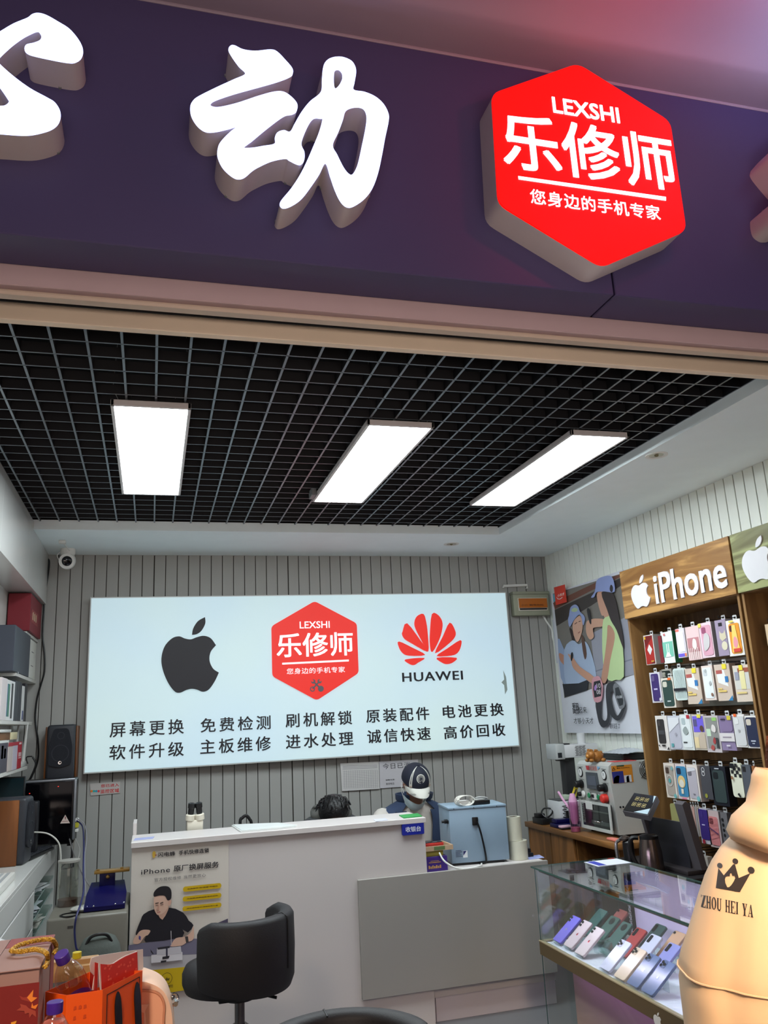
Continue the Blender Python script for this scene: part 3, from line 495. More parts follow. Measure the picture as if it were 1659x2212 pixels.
def pack(label, x0, x1, y0, y1, depth=.03, body=(225, 222, 218), side=None, art_=(), case=None, group='packages on the phone-case shelves', name='phone_case_box', cat='box', hang=1, back=0):
    """a hanging package: front towards the shop, art in 0..1 of its front; case=(colour, cam) draws a phone back"""
    FP = FX(XF+back); ym = (y0+y1)/2; a = FP.px(x0, ym)[0]; b = FP.px(x1, ym)[0]; xm = (x0+x1)/2; v1_ = FP.px(xm, y0)[1]; v0_ = FP.px(xm, y1)[1]
    k = thing(name, label, cat, FP.w((a+b)/2, v0_, -depth/2), group); M = lambda p, q: (a+(b-a)*p, v0_+(v1_-v0_)*q)
    w, h = b-a, v1_-v0_
    m = MB()
    if name == 'phone_case':
        m.flat(FP, rrect(a, v0_, b, v1_, w*.18), -depth, 0); m.build('shell', P(body, .45), k)
    else:
        m.use(P(body, .4)).flat(FP, [M(0, 0), M(1, 0), M(1, 1), M(0, 1)], -.0015, 0); m.use(P(side or body, .45)).flat(FP, [M(0, 0), M(1, 0), M(1, 1), M(0, 1)], -depth, -.0016); m.build('carton', None, k)
    d = .0004
    if case:
        c, cam_, box_ = case; p0, q0, p1, q1 = box_; e = M(p0, q0)+M(p1, q1); m = MB(); m.flat(FP, rrect(e[0], e[1], e[2], e[3], (e[2]-e[0])*.17), d, d+.0022); cs = m.build('printed_case', P(c, .4), k); d += .0024
        cw, ch = (e[2]-e[0]), (e[3]-e[1])
        m = MB(); m.flat(FP, rrect(e[0]+cw*.09, e[3]-ch*.27, e[0]+cw*.5, e[3]-ch*.06, cw*.1), d, d+.0012); m.build('camera_window', P(cam_, .3), cs); d += .0014
    for nm, c, kind, *g in art_:
        m = MB()
        if kind == 'r': q = M(g[0], g[1])+M(g[2], g[3]); m.flat(FP, [(q[0], q[1]), (q[2], q[1]), (q[2], q[3]), (q[0], q[3])], d, d+.0006)
        elif kind == 'c': q = M(g[0], g[1]); m.flat(FP, circ(q[0], q[1], g[2]*w), d, d+.0006)
        elif kind == 'o': q = M(g[0], g[1]); m.shape(FP, [circ(q[0], q[1], g[2]*w), circ(q[0], q[1], g[2]*w*.75)], d, d+.0006)
        elif kind == 'p': m.flat(FP, cr([M(*q) for q in g[0]], 3) if len(g) > 1 else [M(*q) for q in g[0]], d, d+.0006)
        elif kind == 't': q = M(g[1], g[2])+M(g[3], g[4]); m.text(FP, g[0], q, d, d+.0005, .01)
        m.build(nm, P(c, .5), k); d += .0008
    if hang:
        q = M(.5, 1); hw = min(.016, w*.3)
        m = MB(); m.shape(FP, [rrect(q[0]-hw, q[1]-.001, q[0]+hw, q[1]+.026, .006), rrect(q[0]-hw*.6, q[1]+.008, q[0]+hw*.6, q[1]+.017, .003)], -depth/2-.0004, -depth/2+.0004); m.build('hang_tab', P((196, 198, 198), .3), k)
        m = MB(); o = FP.w(q[0], q[1]+.013, .006); o2 = FP.w(q[0], q[1]+.013, -(3.155-XF)); m.tube((o+Vector((0, 0, .012)), o, o2), .0022, 6); m.build('hook', HOOK, U1 if x0 < 1640 else U2)
    return k
g5 = (160, 154, 150)
Wc = (226, 224, 222); Kr = (204, 186, 170)
pack('dark red charger box with a white cube, first on the top shelf row', 1393, 1413.5, 1371, 1436, .055, (226, 222, 216), g5, (('red_panel', (112, 28, 28), 'r', .06, .02, .94, .97), ('red_wedge', (168, 40, 34), 'p', [(.06, .55), (.94, .9), (.94, .12), (.5, .02), (.06, .02)]), ('charger_print', (226, 222, 220), 'p', [(.3, .5), (.55, .68), (.82, .5), (.55, .32)]), ('yellow_tab', (226, 178, 40), 'r', .1, .86, .25, .95), ('gold_print', (200, 150, 60), 'r', .6, .08, .88, .13)), name='charger_box')
pack('thin dark red box edge showing between the charger box and the green cable box', 1424, 1433, 1373, 1432, .03, (120, 30, 36), (120, 30, 36), name='accessory_box')
pack('white and teal cable box with a green side on the top shelf row', 1431, 1455, 1364, 1433, .05, (228, 232, 230), (36, 92, 58), (('teal_panel', (118, 190, 168), 'r', .04, .2, .96, .68), ('cable_print', (240, 240, 238), 'r', .38, .3, .44, .62), ('cable_print', (240, 240, 238), 'r', .56, .3, .62, .62), ('plug_print', (240, 240, 238), 'p', [(.25, .2), (.75, .2), (.6, .34), (.4, .34)]), ('red_print', (206, 120, 120), 'r', .25, .88, .42, .95)), name='cable_box')
pack('white and violet blister card on the top shelf row, right of the teal cable box', 1462, 1481, 1357, 1421, .02, (222, 216, 226), (206, 204, 206), (('coral_flash', (232, 120, 104), 'r', .02, .9, .4, .98), ('violet_bar', (110, 92, 206), 'r', .05, .03, .8, .14), ('clear_bubble', (236, 236, 240), 'r', .3, .2, .9, .88), ('orange_print', (226, 130, 90), 'r', .8, .03, .98, .14)), name='accessory_box')
pack('pink package printed with white strokes, middle of the top shelf row', 1484, 1513, 1352, 1426, .02, (226, 196, 196), (214, 190, 190), (('wine_panel', (188, 130, 134), 'r', .06, .24, .92, .66), ('white_blot', (230, 222, 216), 'p', [(.4, .4), (.5, .62), (.7, .58), (.72, .4), (.6, .3)], 1))+tuple(('stroke', (236, 220, 216), 'r', .1+.14*i, .04, .14+.14*i, .36) for i in range(6)))
pack('pink marbled phone case box with a pale side, top shelf row', 1513, 1540, 1344, 1421, .05, (228, 204, 212), (150, 142, 142), (('yellow_tab', (232, 216, 90), 'r', .0, .88, .22, .99), ('print', (200, 196, 196), 'p', [(.3, .2), (.7, .3), (.8, .6), (.5, .7), (.3, .5)], 1)), ((214, 160, 178), (150, 80, 110), (.16, .06, .94, .92)))
pack('dusty lavender box with a camera cut-out and a cream cat shape, top shelf row', 1548, 1572, 1338, 1417, .05, (156, 142, 164), (150, 146, 156), (('camera_hole', (30, 26, 34), 'r', .32, .82, .66, .92), ('cat_shape', (206, 196, 168), 'p', [(.3, .5), (.34, .7), (.48, .62), (.7, .62), (.84, .7), (.9, .48), (.5, .4)]), ('cream_ball', (214, 206, 180), 'c', .66, .27, .26)))
pack('white box with an orange picture phone case, right end of the top shelf row', 1571, 1604, 1338, 1417, .035, (228, 226, 220), (196, 190, 184), (('yellow_beam', (240, 206, 110), 'p', [(.44, .85), (.66, .85), (.8, .1), (.3, .1)]), ('pink_rabbit_shape', (226, 150, 160), 'p', [(.42, .36), (.5, .52), (.64, .5), (.72, .36), (.6, .22), (.46, .24)], 1), ('red_print', (206, 70, 56), 'r', .38, .1, .84, .2), ('yellow_print', (230, 210, 90), 'r', .3, .93, .6, .98)), ((226, 150, 50), (90, 40, 40), (.2, .06, .9, .9)))
pack('clear-edged pack with a deep purple case, left end of the second shelf row', 1406, 1428, 1452, 1518, .02, (214, 210, 216), (200, 198, 202), (('white_print', (200, 190, 226), 'r', .35, .42, .7, .47), ('round_seal', (206, 206, 214), 'c', .88, .1, .1)), ((58, 38, 106), (96, 80, 130), (.14, .05, .86, .95)))
pack('dark green case pack half hidden behind the other green case pack', 1428, 1454, 1445, 1505, .02, (200, 196, 186), (176, 168, 156), (), ((40, 50, 48), (190, 188, 176), (.12, .06, .9, .94)), back=.052)
k = pack('dark green phone case box with an orange price tab, second shelf row', 1431, 1457, 1464, 1529, .045, (222, 214, 200), (186, 172, 152), (('orange_tab', (234, 112, 44), 'r', .62, .92, .86, 1.0), ('white_print', (190, 200, 196), 'r', .4, .2, .7, .24)), ((40, 66, 60), (206, 202, 186), (.08, .05, .92, .93)))
pack('clear case with fine white and black vertical stripes, second shelf row', 1456, 1483, 1443, 1513, .012, (206, 220, 216), None, tuple(('stripe', (90, 104, 104), 'r', .12+i*.11, .06, .135+i*.11, .94) for i in range(8))+(('black_band', (24, 26, 34), 'r', .0, .3, 1, .38),), name='phone_case', cat='phone case')
for nm, (x0, x1, y0, y1) in (('tan box with a white phone picture and blue tab, left of the white flower case', (1482, 1514, 1443, 1521)), ('tan box with a white phone picture and blue tab, right of the white flower case', (1547, 1580, 1434, 1514))):
    pack(nm, x0, x1, y0, y1, .04, Kr, (168, 148, 132), (('phone_picture', (232, 232, 230), 'p', [(.1, .84), (.62, .84), (.8, .38), (.16, .5)]), ('red_picture', (176, 90, 84), 'r', .1, .74, .5, .84), ('blue_tab', (52, 120, 180), 'r', .64, .5, .84, .66), ('yellow_tab', (232, 214, 60), 'r', .55, .86, .82, 1.0), ('gold_print', (224, 196, 110), 'r', .12, .24, .66, .29), ('gold_print', (224, 196, 110), 'r', .12, .31, .4, .35), ('blue_corner', (50, 126, 176), 'p', [(.72, 0), (1, 0), (1, .14)])))
pack('white flower-patterned clear case box in the middle of the second shelf row', 1519, 1543, 1437, 1513, .05, (222, 206, 196), (190, 172, 160), (('grey_flower', (170, 176, 176), 'p', [(.3, .84), (.45, .9), (.5, .82), (.4, .78)], 1), ('grey_flower', (176, 180, 180), 'p', [(.6, .5), (.75, .55), (.78, .46), (.64, .42)], 1), ('brown_seal', (140, 104, 84), 'c', .76, .16, .1)), ((226, 232, 232), (200, 206, 208), (.1, .06, .9, .94)))
pack('tan box with a cream picture at the right end of the second shelf row', 1587, 1623, 1436, 1516, .04, (214, 198, 182), (176, 158, 142), (('picture', (206, 204, 196), 'r', .06, .34, .94, .92), ('red_picture', (160, 84, 62), 'r', .3, .8, .94, .92), ('cream_shape', (226, 216, 160), 'r', .4, .34, .7, .84), ('case_ring', (150, 152, 168), 'r', .1, .6, .34, .82), ('yellow_tab', (232, 214, 60), 'r', .42, .86, .64, 1.0), ('gold_print', (222, 200, 130), 'r', .1, .22, .7, .27)))
pack('white box with a dark windowed case, left end of the third shelf row', 1419, 1444, 1546, 1621, .035, (226, 220, 214), (186, 176, 168), (('grey_band', (70, 70, 72), 'r', .18, .46, .72, .58), ('black_print', (40, 36, 36), 'r', .1, .12, .2, .16), ('black_print', (40, 36, 36), 'r', .4, .12, .7, .17), ('black_corner', (30, 28, 28), 'p', [(.8, .03), (.97, .03), (.97, .12)])), ((46, 42, 42), (66, 60, 58), (.14, .2, .74, .9)))
pack('clear grey case pack, second on the third shelf row', 1445, 1472, 1546, 1619, .02, (196, 198, 206), (190, 190, 196), (('white_flare', (222, 224, 228), 'p', [(.1, .5), (.95, .8), (.95, .95), (.1, .95)]), ('logo_print', (160, 158, 170), 'c', .6, .45, .08), ('teal_seal', (90, 160, 164), 'r', .16, .08, .36, .18)), ((186, 186, 198), (150, 160, 166), (.08, .03, .94, .96)))
pack('white marbled clear case pack, third on the third shelf row', 1472, 1496, 1543, 1620, .02, (214, 218, 216), (196, 196, 194), (('grey_vein', (150, 160, 158), 'p', [(.2, .55), (.5, .66), (.7, .5), (.4, .42)], 1), ('red_seal', (176, 44, 56), 'r', .68, .88, .94, .98), ('black_print', (50, 54, 54), 'r', .16, .2, .5, .23)), ((224, 230, 230), (176, 190, 192), (.1, .07, .9, .95)))
pack('pack picturing a person on blue and cream, middle of the third shelf row', 1498, 1524, 1543, 1620, .02, (206, 196, 180), (190, 184, 176), (('blue_picture', (112, 96, 214), 'r', .06, .5, .94, .95), ('case_picture', (90, 84, 130), 'r', .1, .66, .4, .86), ('shirt_picture', (196, 180, 160), 'p', [(.3, .04), (.42, .4), (.7, .52), (.94, .46), (.94, .04)]), ('head_picture', (92, 66, 54), 'c', .76, .6, .16), ('cream_picture', (226, 206, 160), 'r', .06, .06, .42, .36), ('yellow_tab', (226, 216, 80), 'r', .5, .9, .8, 1.0)))
pack('busy collage picture case box on the third shelf row', 1524, 1555, 1546, 1625, .04, (196, 186, 188), (172, 160, 162), (('grey_picture', (140, 140, 136), 'r', .1, .1, .92, .95), ('note_picture', (196, 220, 190), 'r', .12, .44, .4, .64), ('green_tab', (150, 200, 110), 'r', .6, .86, .9, .95), ('red_patch', (160, 60, 62), 'p', [(.5, .3), (.62, .42), (.7, .3), (.6, .22)], 1), ('red_patch', (176, 80, 76), 'p', [(.3, .1), (.4, .2), (.56, .16), (.5, .06)], 1), ('white_patch', (220, 214, 210), 'p', [(.5, .6), (.6, .76), (.8, .7), (.76, .55)], 1), ('dark_patch', (60, 62, 66), 'r', .74, .12, .88, .4)))
pack('lavender case box with a white label band on the third shelf row', 1556, 1587, 1546, 1621, .03, (138, 122, 156), (186, 178, 186), (('label_band', (216, 210, 210), 'r', .0, .26, 1, .5), ('print', (150, 140, 150), 'r', .2, .36, .8, .4), ('yellow_tab', (206, 190, 60), 'r', .66, .88, .92, 1.0), ('print', (216, 210, 216), 'r', .4, .12, .66, .16)), ((132, 114, 150), (96, 84, 110), (.1, .54, .92, .96)))
pack('plain white case box with an orange price tab on the third shelf row', 1585, 1612, 1543, 1614, .03, (226, 222, 218), (200, 192, 188), (('orange_tab', (236, 104, 46), 'r', .2, .93, .42, 1.02), ('grey_logo', (170, 168, 170), 'r', .42, .46, .56, .54)), ((206, 206, 206), (220, 220, 218), (.12, .05, .94, .94)))
pack('navy blue case box at the right end of the third shelf row', 1611, 1640, 1546, 1616, .03, (228, 224, 220), (206, 200, 196), (('white_print', (190, 196, 210), 'r', .36, .2, .7, .24), ('white_print', (190, 196, 210), 'r', .44, .13, .62, .16)), ((36, 42, 70), (206, 196, 180), (.1, .04, .96, .95)))
pack('white box with a greige case and teal dot, left end of the fourth shelf row', 1437, 1460, 1649, 1723, .035, (222, 212, 200), (186, 170, 156), (('ring_print', (190, 186, 180), 'o', .5, .5, .3), ('teal_dot', (88, 160, 160), 'c', .5, .5, .12), ('teal_seal', (110, 176, 176), 'c', .86, .07, .12), ('teal_seal', (120, 176, 176), 'c', .84, .86, .1)), ((170, 160, 150), (70, 54, 46), (.14, .07, .86, .93)))
pack('sky blue picture case box on the fourth shelf row', 1462, 1486, 1651, 1726, .035, (220, 206, 204), (196, 178, 172), (('yellow_round', (226, 196, 130), 'c', .5, .5, .32), ('white_face', (228, 222, 210), 'c', .5, .45, .2), ('white_tail', (226, 216, 196), 'r', .4, .16, .6, .3), ('pink_print', (226, 120, 150), 'r', .4, .01, .8, .05)), ((64, 136, 178), (34, 46, 70), (.08, .08, .96, .94)))
pack('white box with a lilac grey case, third on the fourth shelf row', 1485, 1510, 1653, 1730, .05, (226, 216, 208), (190, 174, 164), (('white_flare', (216, 216, 222), 'p', [(.16, .8), (.86, .86), (.86, .92), (.2, .92)]), ('print', (120, 114, 126), 'r', .46, .18, .64, .21), ('teal_seal', (120, 180, 184), 'c', .86, .08, .13)), ((186, 180, 190), (116, 112, 122), (.12, .07, .88, .93)))
pack('smoky dark clear case pack on the fourth shelf row', 1515, 1539, 1655, 1726, .03, (70, 70, 76), (60, 60, 64), (('white_ring', (206, 206, 206), 'o', .3, .88, .14), ('white_ring', (206, 206, 206), 'o', .3, .77, .14), ('yellow_seal', (150, 150, 60), 'c', .34, .1, .12)), name='phone_case', cat='phone case')
pack('black box with a dark green windowed case on the fourth shelf row', 1538, 1571, 1656, 1740, .05, (22, 24, 34), (16, 18, 26), (('white_print', (180, 184, 190), 'r', .36, .93, .64, .96),), ((52, 66, 66), (24, 28, 32), (.14, .08, .9, .9)))
chk = [('check', (30, 28, 30), 'r', .1+.22*i, .58+.1*j, .1+.22*i+.22, .68+.1*j) for j in range(4) for i in range(4) if (i+j) % 2]
pack('cream case with a black check pattern, right end of the fourth shelf row', 1580, 1604, 1648, 1722, .012, (222, 222, 200), None, tuple(chk)+(('camera_block', (20, 20, 24), 'r', .1, .84, .5, .98), ('brown_spot', (150, 104, 70), 'c', .2, .56, .1), ('black_leg', (24, 24, 26), 'p', [(.5, .1), (.66, .14), (.8, .04), (.7, .0)])), name='phone_case', cat='phone case')
pack('slate grey case with black edges behind the check-pattern case', 1606, 1625, 1652, 1724, .014, (82, 86, 94), None, (('camera_block', (30, 26, 28), 'r', .1, .78, .46, .94),), name='phone_case', cat='phone case')
pack('brown leather case edge at the right end of the fourth shelf row', 1628, 1634, 1655, 1720, .014, (156, 96, 54), None, (), name='phone_case', cat='phone case')
pack('olive yellow soft case, left end of the fifth shelf row', 1451, 1470, 1737, 1807, .02, (150, 148, 96), None, (), name='phone_case', cat='phone case')
pack('midnight blue soft case, second on the fifth shelf row', 1473, 1492, 1742, 1805, .012, (28, 32, 48), None, (('camera_hole', (130, 124, 110), 'r', .12, .78, .34, .94), ('print', (90, 94, 110), 'r', .36, .26, .66, .3)), name='phone_case', cat='phone case')
for i, (nm, c) in enumerate((('cream', (196, 180, 168)), ('pinkish', (190, 150, 140)), ('pale grey', (150, 144, 142)), ('sand', (186, 170, 156)))):
    pack('%s case edge in the row of thin cases right of the midnight blue case' % nm, 1493+i*5.2, 1497.4+i*5.2, 1743, 1806, .012, c, None, (), name='phone_case', cat='phone case')
pack('violet case in a clear box on the fifth shelf row', 1512, 1533, 1747, 1822, .025, (190, 186, 196), (170, 166, 176), (('white_print', (190, 180, 220), 'r', .3, .52, .6, .55), ('red_seal', (160, 40, 60), 'c', .3, .06, .14)), ((58, 40, 120), (60, 44, 124), (.06, .12, .94, .97)))
pack('pink geometric-patterned case in a clear box on the fifth shelf row', 1531, 1556, 1752, 1830, .04, (196, 176, 176), (150, 146, 150), tuple(('crease', (176, 106, 112), 'p', [(.14, .2+.12*i), (.86, .3+.12*i), (.86, .31+.12*i), (.14, .21+.12*i)]) for i in range(5))+(('violet_strap', (96, 60, 96), 'p', [(.14, .52), (.9, .36), (.9, .4), (.14, .56)]),), ((206, 128, 130), (120, 60, 66), (.14, .06, .88, .84)))
pack('grey pack with black dots beside the hooded person, fifth shelf row', 1560, 1574, 1756, 1826, .03, (110, 108, 112), (90, 90, 96), tuple(('black_dot', (24, 24, 26), 'c', .3, .3+.16*i, .16) for i in range(4)))
pack('dark hanging cable pouch on the lowest visible shelf row', 1466, 1486, 1842, 1905, .04, (30, 32, 32), (26, 28, 28), (('white_flap', (150, 160, 154), 'p', [(.3, .98), (.95, .98), (.8, .6)]),), name='accessory_box')
pack('charcoal pouch on the lowest visible shelf row, left of the red card', 1488, 1500, 1846, 1912, .04, (46, 44, 46), (36, 36, 38), name='accessory_box')
pack('narrow red card on the lowest visible shelf row', 1502, 1507, 1862, 1915, .03, (170, 34, 40), (150, 30, 36), name='accessory_box')
pack('white pack with a black case window on the lowest visible shelf row', 1509, 1532, 1850, 1915, .03, (206, 200, 190), (176, 170, 162), (('black_panel', (40, 42, 46), 'r', .14, .1, .9, .7),), name='accessory_box')
pack('tan pack hanging at the right picture edge in the cut-off shelf unit', 1655, 1676, 1347, 1395, .03, (206, 180, 150), (140, 130, 104))
# ================================================================ right desk and machines
DSK = wood('desk oak', (108, 72, 36), (156, 108, 60), (1, .15, 1), .35, 1.2, 7); DSV = wood('desk oak door', (96, 64, 32), (150, 102, 56), (1, 1, .12), .4, 1.4, 6)
k = thing('side_desk', 'brown wooden desk along the right wall under the watch advert', 'desk', (2.92, 5.2, 0))
m = MB(); m.box((2.655, 4.62, .765), (3.178, 5.90, .80), .003); m.build('desktop', DSK, k)
m = MB(); m.box((2.68, 5.88, 0), (3.17, 5.895, .765)); m.build('end_panel', DSV, k); m = MB(); m.box((2.68, 4.64, 0), (3.17, 4.665, .765)); m.build('end_panel', DSV, k)
m = MB(); m.box((2.70, 5.20, 0), (3.17, 5.215, .765)); m.build('partition', DSV, k); m = MB(); m.box((3.15, 4.665, .2), (3.165, 5.2, .765)); m.build('back_board', DSV, k)
for y in (5.215, 5.55): m = MB(); m.box((2.682, y+.002, .06), (2.70, y+.328, .762), .002, 1); m.build('cabinet_door', DSV, k)
SIL = mat('grey machine paint', (182, 184, 180), .42, .1)
k = thing('laminating_machine', 'grey screen-laminating machine with two gauges and knobs on the brown desk', 'machine', (2.93, 5.02, .8))
X0, Y0, Y1, ZT = 2.772, 4.825, 5.235, 1.245; F = FX(X0)
m = MB(); prof = [(X0+.03, .815), (X0+.02, 1.0), (X0, 1.19), (X0+.006, 1.225), (X0+.03, ZT), (3.14, ZT), (3.14, .815)]; m.prism([(x, Y0, z) for x, z in prof], (0, Y1-Y0, 0)); m.build('housing', SIL, k, 25)
m = MB()
for x in (2.83, 3.1):
    for y in (Y0+.04, Y1-.04): m.cyl((x, y, .8), (x, y, .816), .018, n=12)
m.build('feet', BLACK, k)
Q = px_of(1200, 1590, .13261)
def q3(x, y): (a, b), = Q([(x, y)]); return F.w(*F.px(a, b))
def disc(nm, x, y, r, h, mt, par, off=0, rr=None):
    c = q3(x, y)+Vector((-off, 0, 0)); m = MB(); m.lathe(((r, 0), (r, h*.8), ((rr or r*.85), h)), c, (-1, 0, 0), 20); return m.build(nm, mt, par)
for x, y in ((404, 588), (786, 638)):
    g = disc('gauge', x, y, .031, .006, BLACK, k, -.005); disc('dial', x, y, .024, .002, P((216, 218, 216), .4), g, .0012); c = q3(x, y); m = MB(); m.box(c+Vector((-.006, -.001, -.002)), c+Vector((-.0045, .001, .016))); m.build('needle', INK, g)
F_ = FX(X0-.001); m = MB(); m.fpx(F_, Q([(500, 585), (675, 600), (700, 872), (528, 850)]), -.01, .006); s1 = m.build('touch_screen', P((74, 80, 86), .4), k); m = MB(); m.fpx(F_, Q([(530, 640), (660, 652), (680, 812), (548, 795)]), .0065, .008); m.build('screen_glass', P((86, 92, 104), .15), s1)
for x, y in ((412, 780), (795, 842)): n_ = disc('knob', x, y, .028, .012, BLACK, k, -.008); disc('grip', x-18, y, .022, .032, BLACK, n_, .004)
disc('selector_switch', 440, 945, .021, .01, P((220, 220, 216), .3), k, -.01); disc('selector_handle', 410, 942, .014, .025, BLACK, k, -.006)
for x, y in ((548, 966), (700, 996)): b_ = disc('button', x, y, .02, .010, CHROME, k, -.01); disc('button_cap', x, y, .016, .010, P((20, 130, 80), .35), b_, -.004, .014)
m = MB(); m.fpx(F_, Q([(590, 930), (645, 936), (660, 1036), (605, 1022)]), -.012, .004); r_ = m.build('rocker_switch', P((214, 214, 210), .3), k); m = MB(); m.fpx(F_, Q([(602, 946), (632, 950), (640, 1006), (610, 1000)]), .0045, .008); m.build('rocker', INK, r_)
disc('emergency_button', 800, 1016, .028, .036, P((206, 52, 44), .3), k, -.012, .02)
m = MB(); m.fpx(F_, Q([(490, 480), (545, 484), (555, 555), (510, 548)]), .0, .0015); m.build('logo_print', P((176, 56, 62), .5), k); m = MB(); m.tpx(F_, '光米佳', *Q([(560, 556), (672, 492)]), 0, .0015); m.build('logo_lettering', P((200, 120, 116), .5), k); m = MB(); m.fpx(F_, Q([(680, 490), (724, 510), (690, 548)]), 0, .0015); m.build('logo_print', P((120, 170, 206), .5), k)
for q in ([(360, 495), (430, 498), (430, 502), (360, 499)], [(378, 690), (455, 700), (455, 705), (378, 695)], [(742, 530), (810, 540), (810, 546), (742, 536)], [(750, 752), (846, 766), (846, 771), (750, 757)], [(520, 885), (740, 925), (740, 929), (520, 889)]): m = MB(); m.fpx(F_, Q(q), -.004, .0012); m.build('printed_caption', P((120, 122, 120), .6), k)
# door bay with clear window
dz = [F.px(*q) for q in Q([(400, 1045), (975, 1130), (1030, 1650), (400, 1590)])]; du0, du1, dv0, dv1 = -Y1+.02, -Y0+.004, .825, 1.0
m = MB(); m.flat(F, [(du0+.02, dv0+.015), (du1-.03, dv0+.015), (du1-.03, dv1-.01), (du0+.02, dv1-.01)], -.010, -.006); bay = m.build('working_chamber', P((44, 46, 50), .6), k)
for a0, b0, a1, b1, c in ((.1, .62, .95, .68, (150, 152, 150)), (.2, .3, .9, .55, (24, 24, 28)), (.25, .12, .9, .26, (118, 120, 120)), (.6, .68, .95, .92, (60, 62, 76)), (.3, .04, .4, .1, (20, 20, 22)), (.5, .03, .88, .09, (20, 20, 22)), (.14, .14, .2, .6, (34, 36, 40))):
    W_ = du1-du0-.05; H_ = dv1-dv0-.025; m = MB(); m.flat(F, [(du0+.02+W_*a0, dv0+.015+H_*b0), (du0+.02+W_*a1, dv0+.015+H_*b0), (du0+.02+W_*a1, dv0+.015+H_*b1), (du0+.02+W_*a0, dv0+.015+H_*b1)], -.0055, -.002); m.build('mechanism', P(c, .4), bay)
m = MB(); m.shape(F, [[(du0, dv0), (du1, dv0), (du1, dv1), (du0, dv1)], [(du0+.026, dv0+.02), (du1-.02, dv0+.02), (du1-.02, dv1-.016), (du0+.026, dv1-.016)]], .014, .022); dr = m.build('door', P((190, 194, 190), .25), k)
m = MB(); m.flat(F, [(du0+.026, dv0+.02), (du1-.02, dv0+.02), (du1-.02, dv1-.016), (du0+.026, dv1-.016)], .016, .018); m.build('window', glass('machine window', (226, 232, 230), .02, .05), dr)
m = MB(); m.flat(F, [(du0+.10, dv1-.05), (du0+.18, dv1-.05), (du0+.18, dv1-.004), (du0+.10, dv1-.004)], .022, .027); m.build('latch', P((206, 208, 204), .4), dr)
m = MB(); q = (du0+.2, dv0+.055); m.tube(cr([tuple(F.w(q[0]+a, q[1]+b, d)) for a, b, d in ((0, 0, .022), (.01, .004, .036), (.045, .004, .036), (.055, 0, .022))], 4, False), .004); m.build('handle', CHROME, dr)
m = MB(); m.box((X0-.002, Y1-.012, dv0), (X0+.002, Y1+.004, dv1)); m.build('green_edge', P((150, 170, 120), .4), dr)
FS = FY(Y0-.0005); m = MB(); m.fpx(FS, Q([(905, 488), (1238, 460), (1272, 745), (936, 775)]), 0, .0012); st = m.build('warning_sticker', P((196, 126, 36), .5), k)
for nm, pts, c in (('sticker_picture', [(912, 585), (1095, 568), (1122, 757), (942, 770)], (42, 48, 120)), ('hand_picture', [(950, 680), (1000, 640), (1040, 650), (1030, 762), (944, 770)], (206, 180, 176)), ('white_panel', [(1112, 642), (1228, 632), (1242, 744), (1128, 755)], (196, 200, 206)), ('bottle_picture', [(1150, 660), (1190, 640), (1204, 748), (1156, 752)], (40, 44, 100)), ('green_tab', [(990, 480), (1110, 470), (1112, 492), (992, 500)], (40, 70, 44))): m = MB(); m.fpx(FS, Q(pts), .0014, .0022); m.build(nm, P(c, .5), st)
m = MB(); m.tpx(FS, '警告 WARNING', *Q([(994, 532), (1200, 500)]), .0014, .002); m.build('lettering', INK, st); m = MB(); m.shape(FS, [[FS.px(*q) for q in Q([(918, 560), (975, 552), (942, 506)])], [FS.px(*q) for q in Q([(930, 553), (964, 548), (943, 520)])]], .0014, .002); m.build('triangle_mark', INK, st)
c = FS.w(*FS.px(*Q([(1490, 545)])[0])); m = MB()
for r_ in (.02, .032, .044, .056): m.tube([c+Vector((r_*math.cos(a*math.pi/12), -.004, r_*math.sin(a*math.pi/12))) for a in range(24)], .0022, 6, True)
for a in (45, 135): m.tube((c+Vector((.07*math.cos(R(a)), -.004, .07*math.sin(R(a)))), c-Vector((.07*math.cos(R(a)), .004, .07*math.sin(R(a))))), .002, 6)
m.build('fan_guard', mat('steel wire', (90, 90, 90), .3, .9), k)
for x, y in ((1055, 1158), (1103, 1155)): c = FS.w(*FS.px(*Q([(x, y)])[0])); m = MB(); m.cyl(c+Vector((0, .001, 0)), c+Vector((0, -.003, 0)), .006, n=12); m.build('screw', INK, k)
# things on the machine
c = pY(1283, 1638, 5.0); c.z = ZT; GOLD = mat('carved wood toad', (150, 96, 36), .45, .15, bump=.3, bscale=90); k = thing('toad_figurine', 'carved golden-brown toad with a ball in its mouth on top of the machine', 'figurine', c)
m = MB(); m.ball(c+Vector((.02, 0, .034)), (.045, .04, .036), 18); m.ball(c+Vector((-.025, -.005, .045)), (.030, .034, .030), 18)
for dx, dy in ((-.035, -.03), (-.03, .03), (.05, -.03), (.05, .03)): m.ball(c+Vector((dx, dy, .012)), (.018, .014, .012), 10)
for dx, dy, dz_ in ((-.03, -.014, .074), (-.026, .016, .074), (.01, -.01, .07), (.03, .01, .068), (.05, -.01, .058), (.0, .02, .07), (.062, .0, .045)): m.ball(c+Vector((dx, dy, dz_)), .010, 8)
m.build('body', GOLD, k); m = MB(); m.ball(c+Vector((-.048, -.010, .038)), .015, 14); m.build('ball', mat('polished ball', (176, 120, 50), .25), k)
m = at(MB(), (2.9, 4.95, ZT)); m.box((2.83, 4.84, ZT+.0005), (2.99, 4.93, ZT+.004), .001, 1, Matrix()); tag(m.build('red_envelope', P((186, 66, 66), .6)), 'flat red paper envelopes lying in front of the toad figurine', 'envelope')
k = thing('parts_tray', 'black plastic tray on the laminating machine under bubble wrap', 'tray', (3.03, 5.05, ZT))
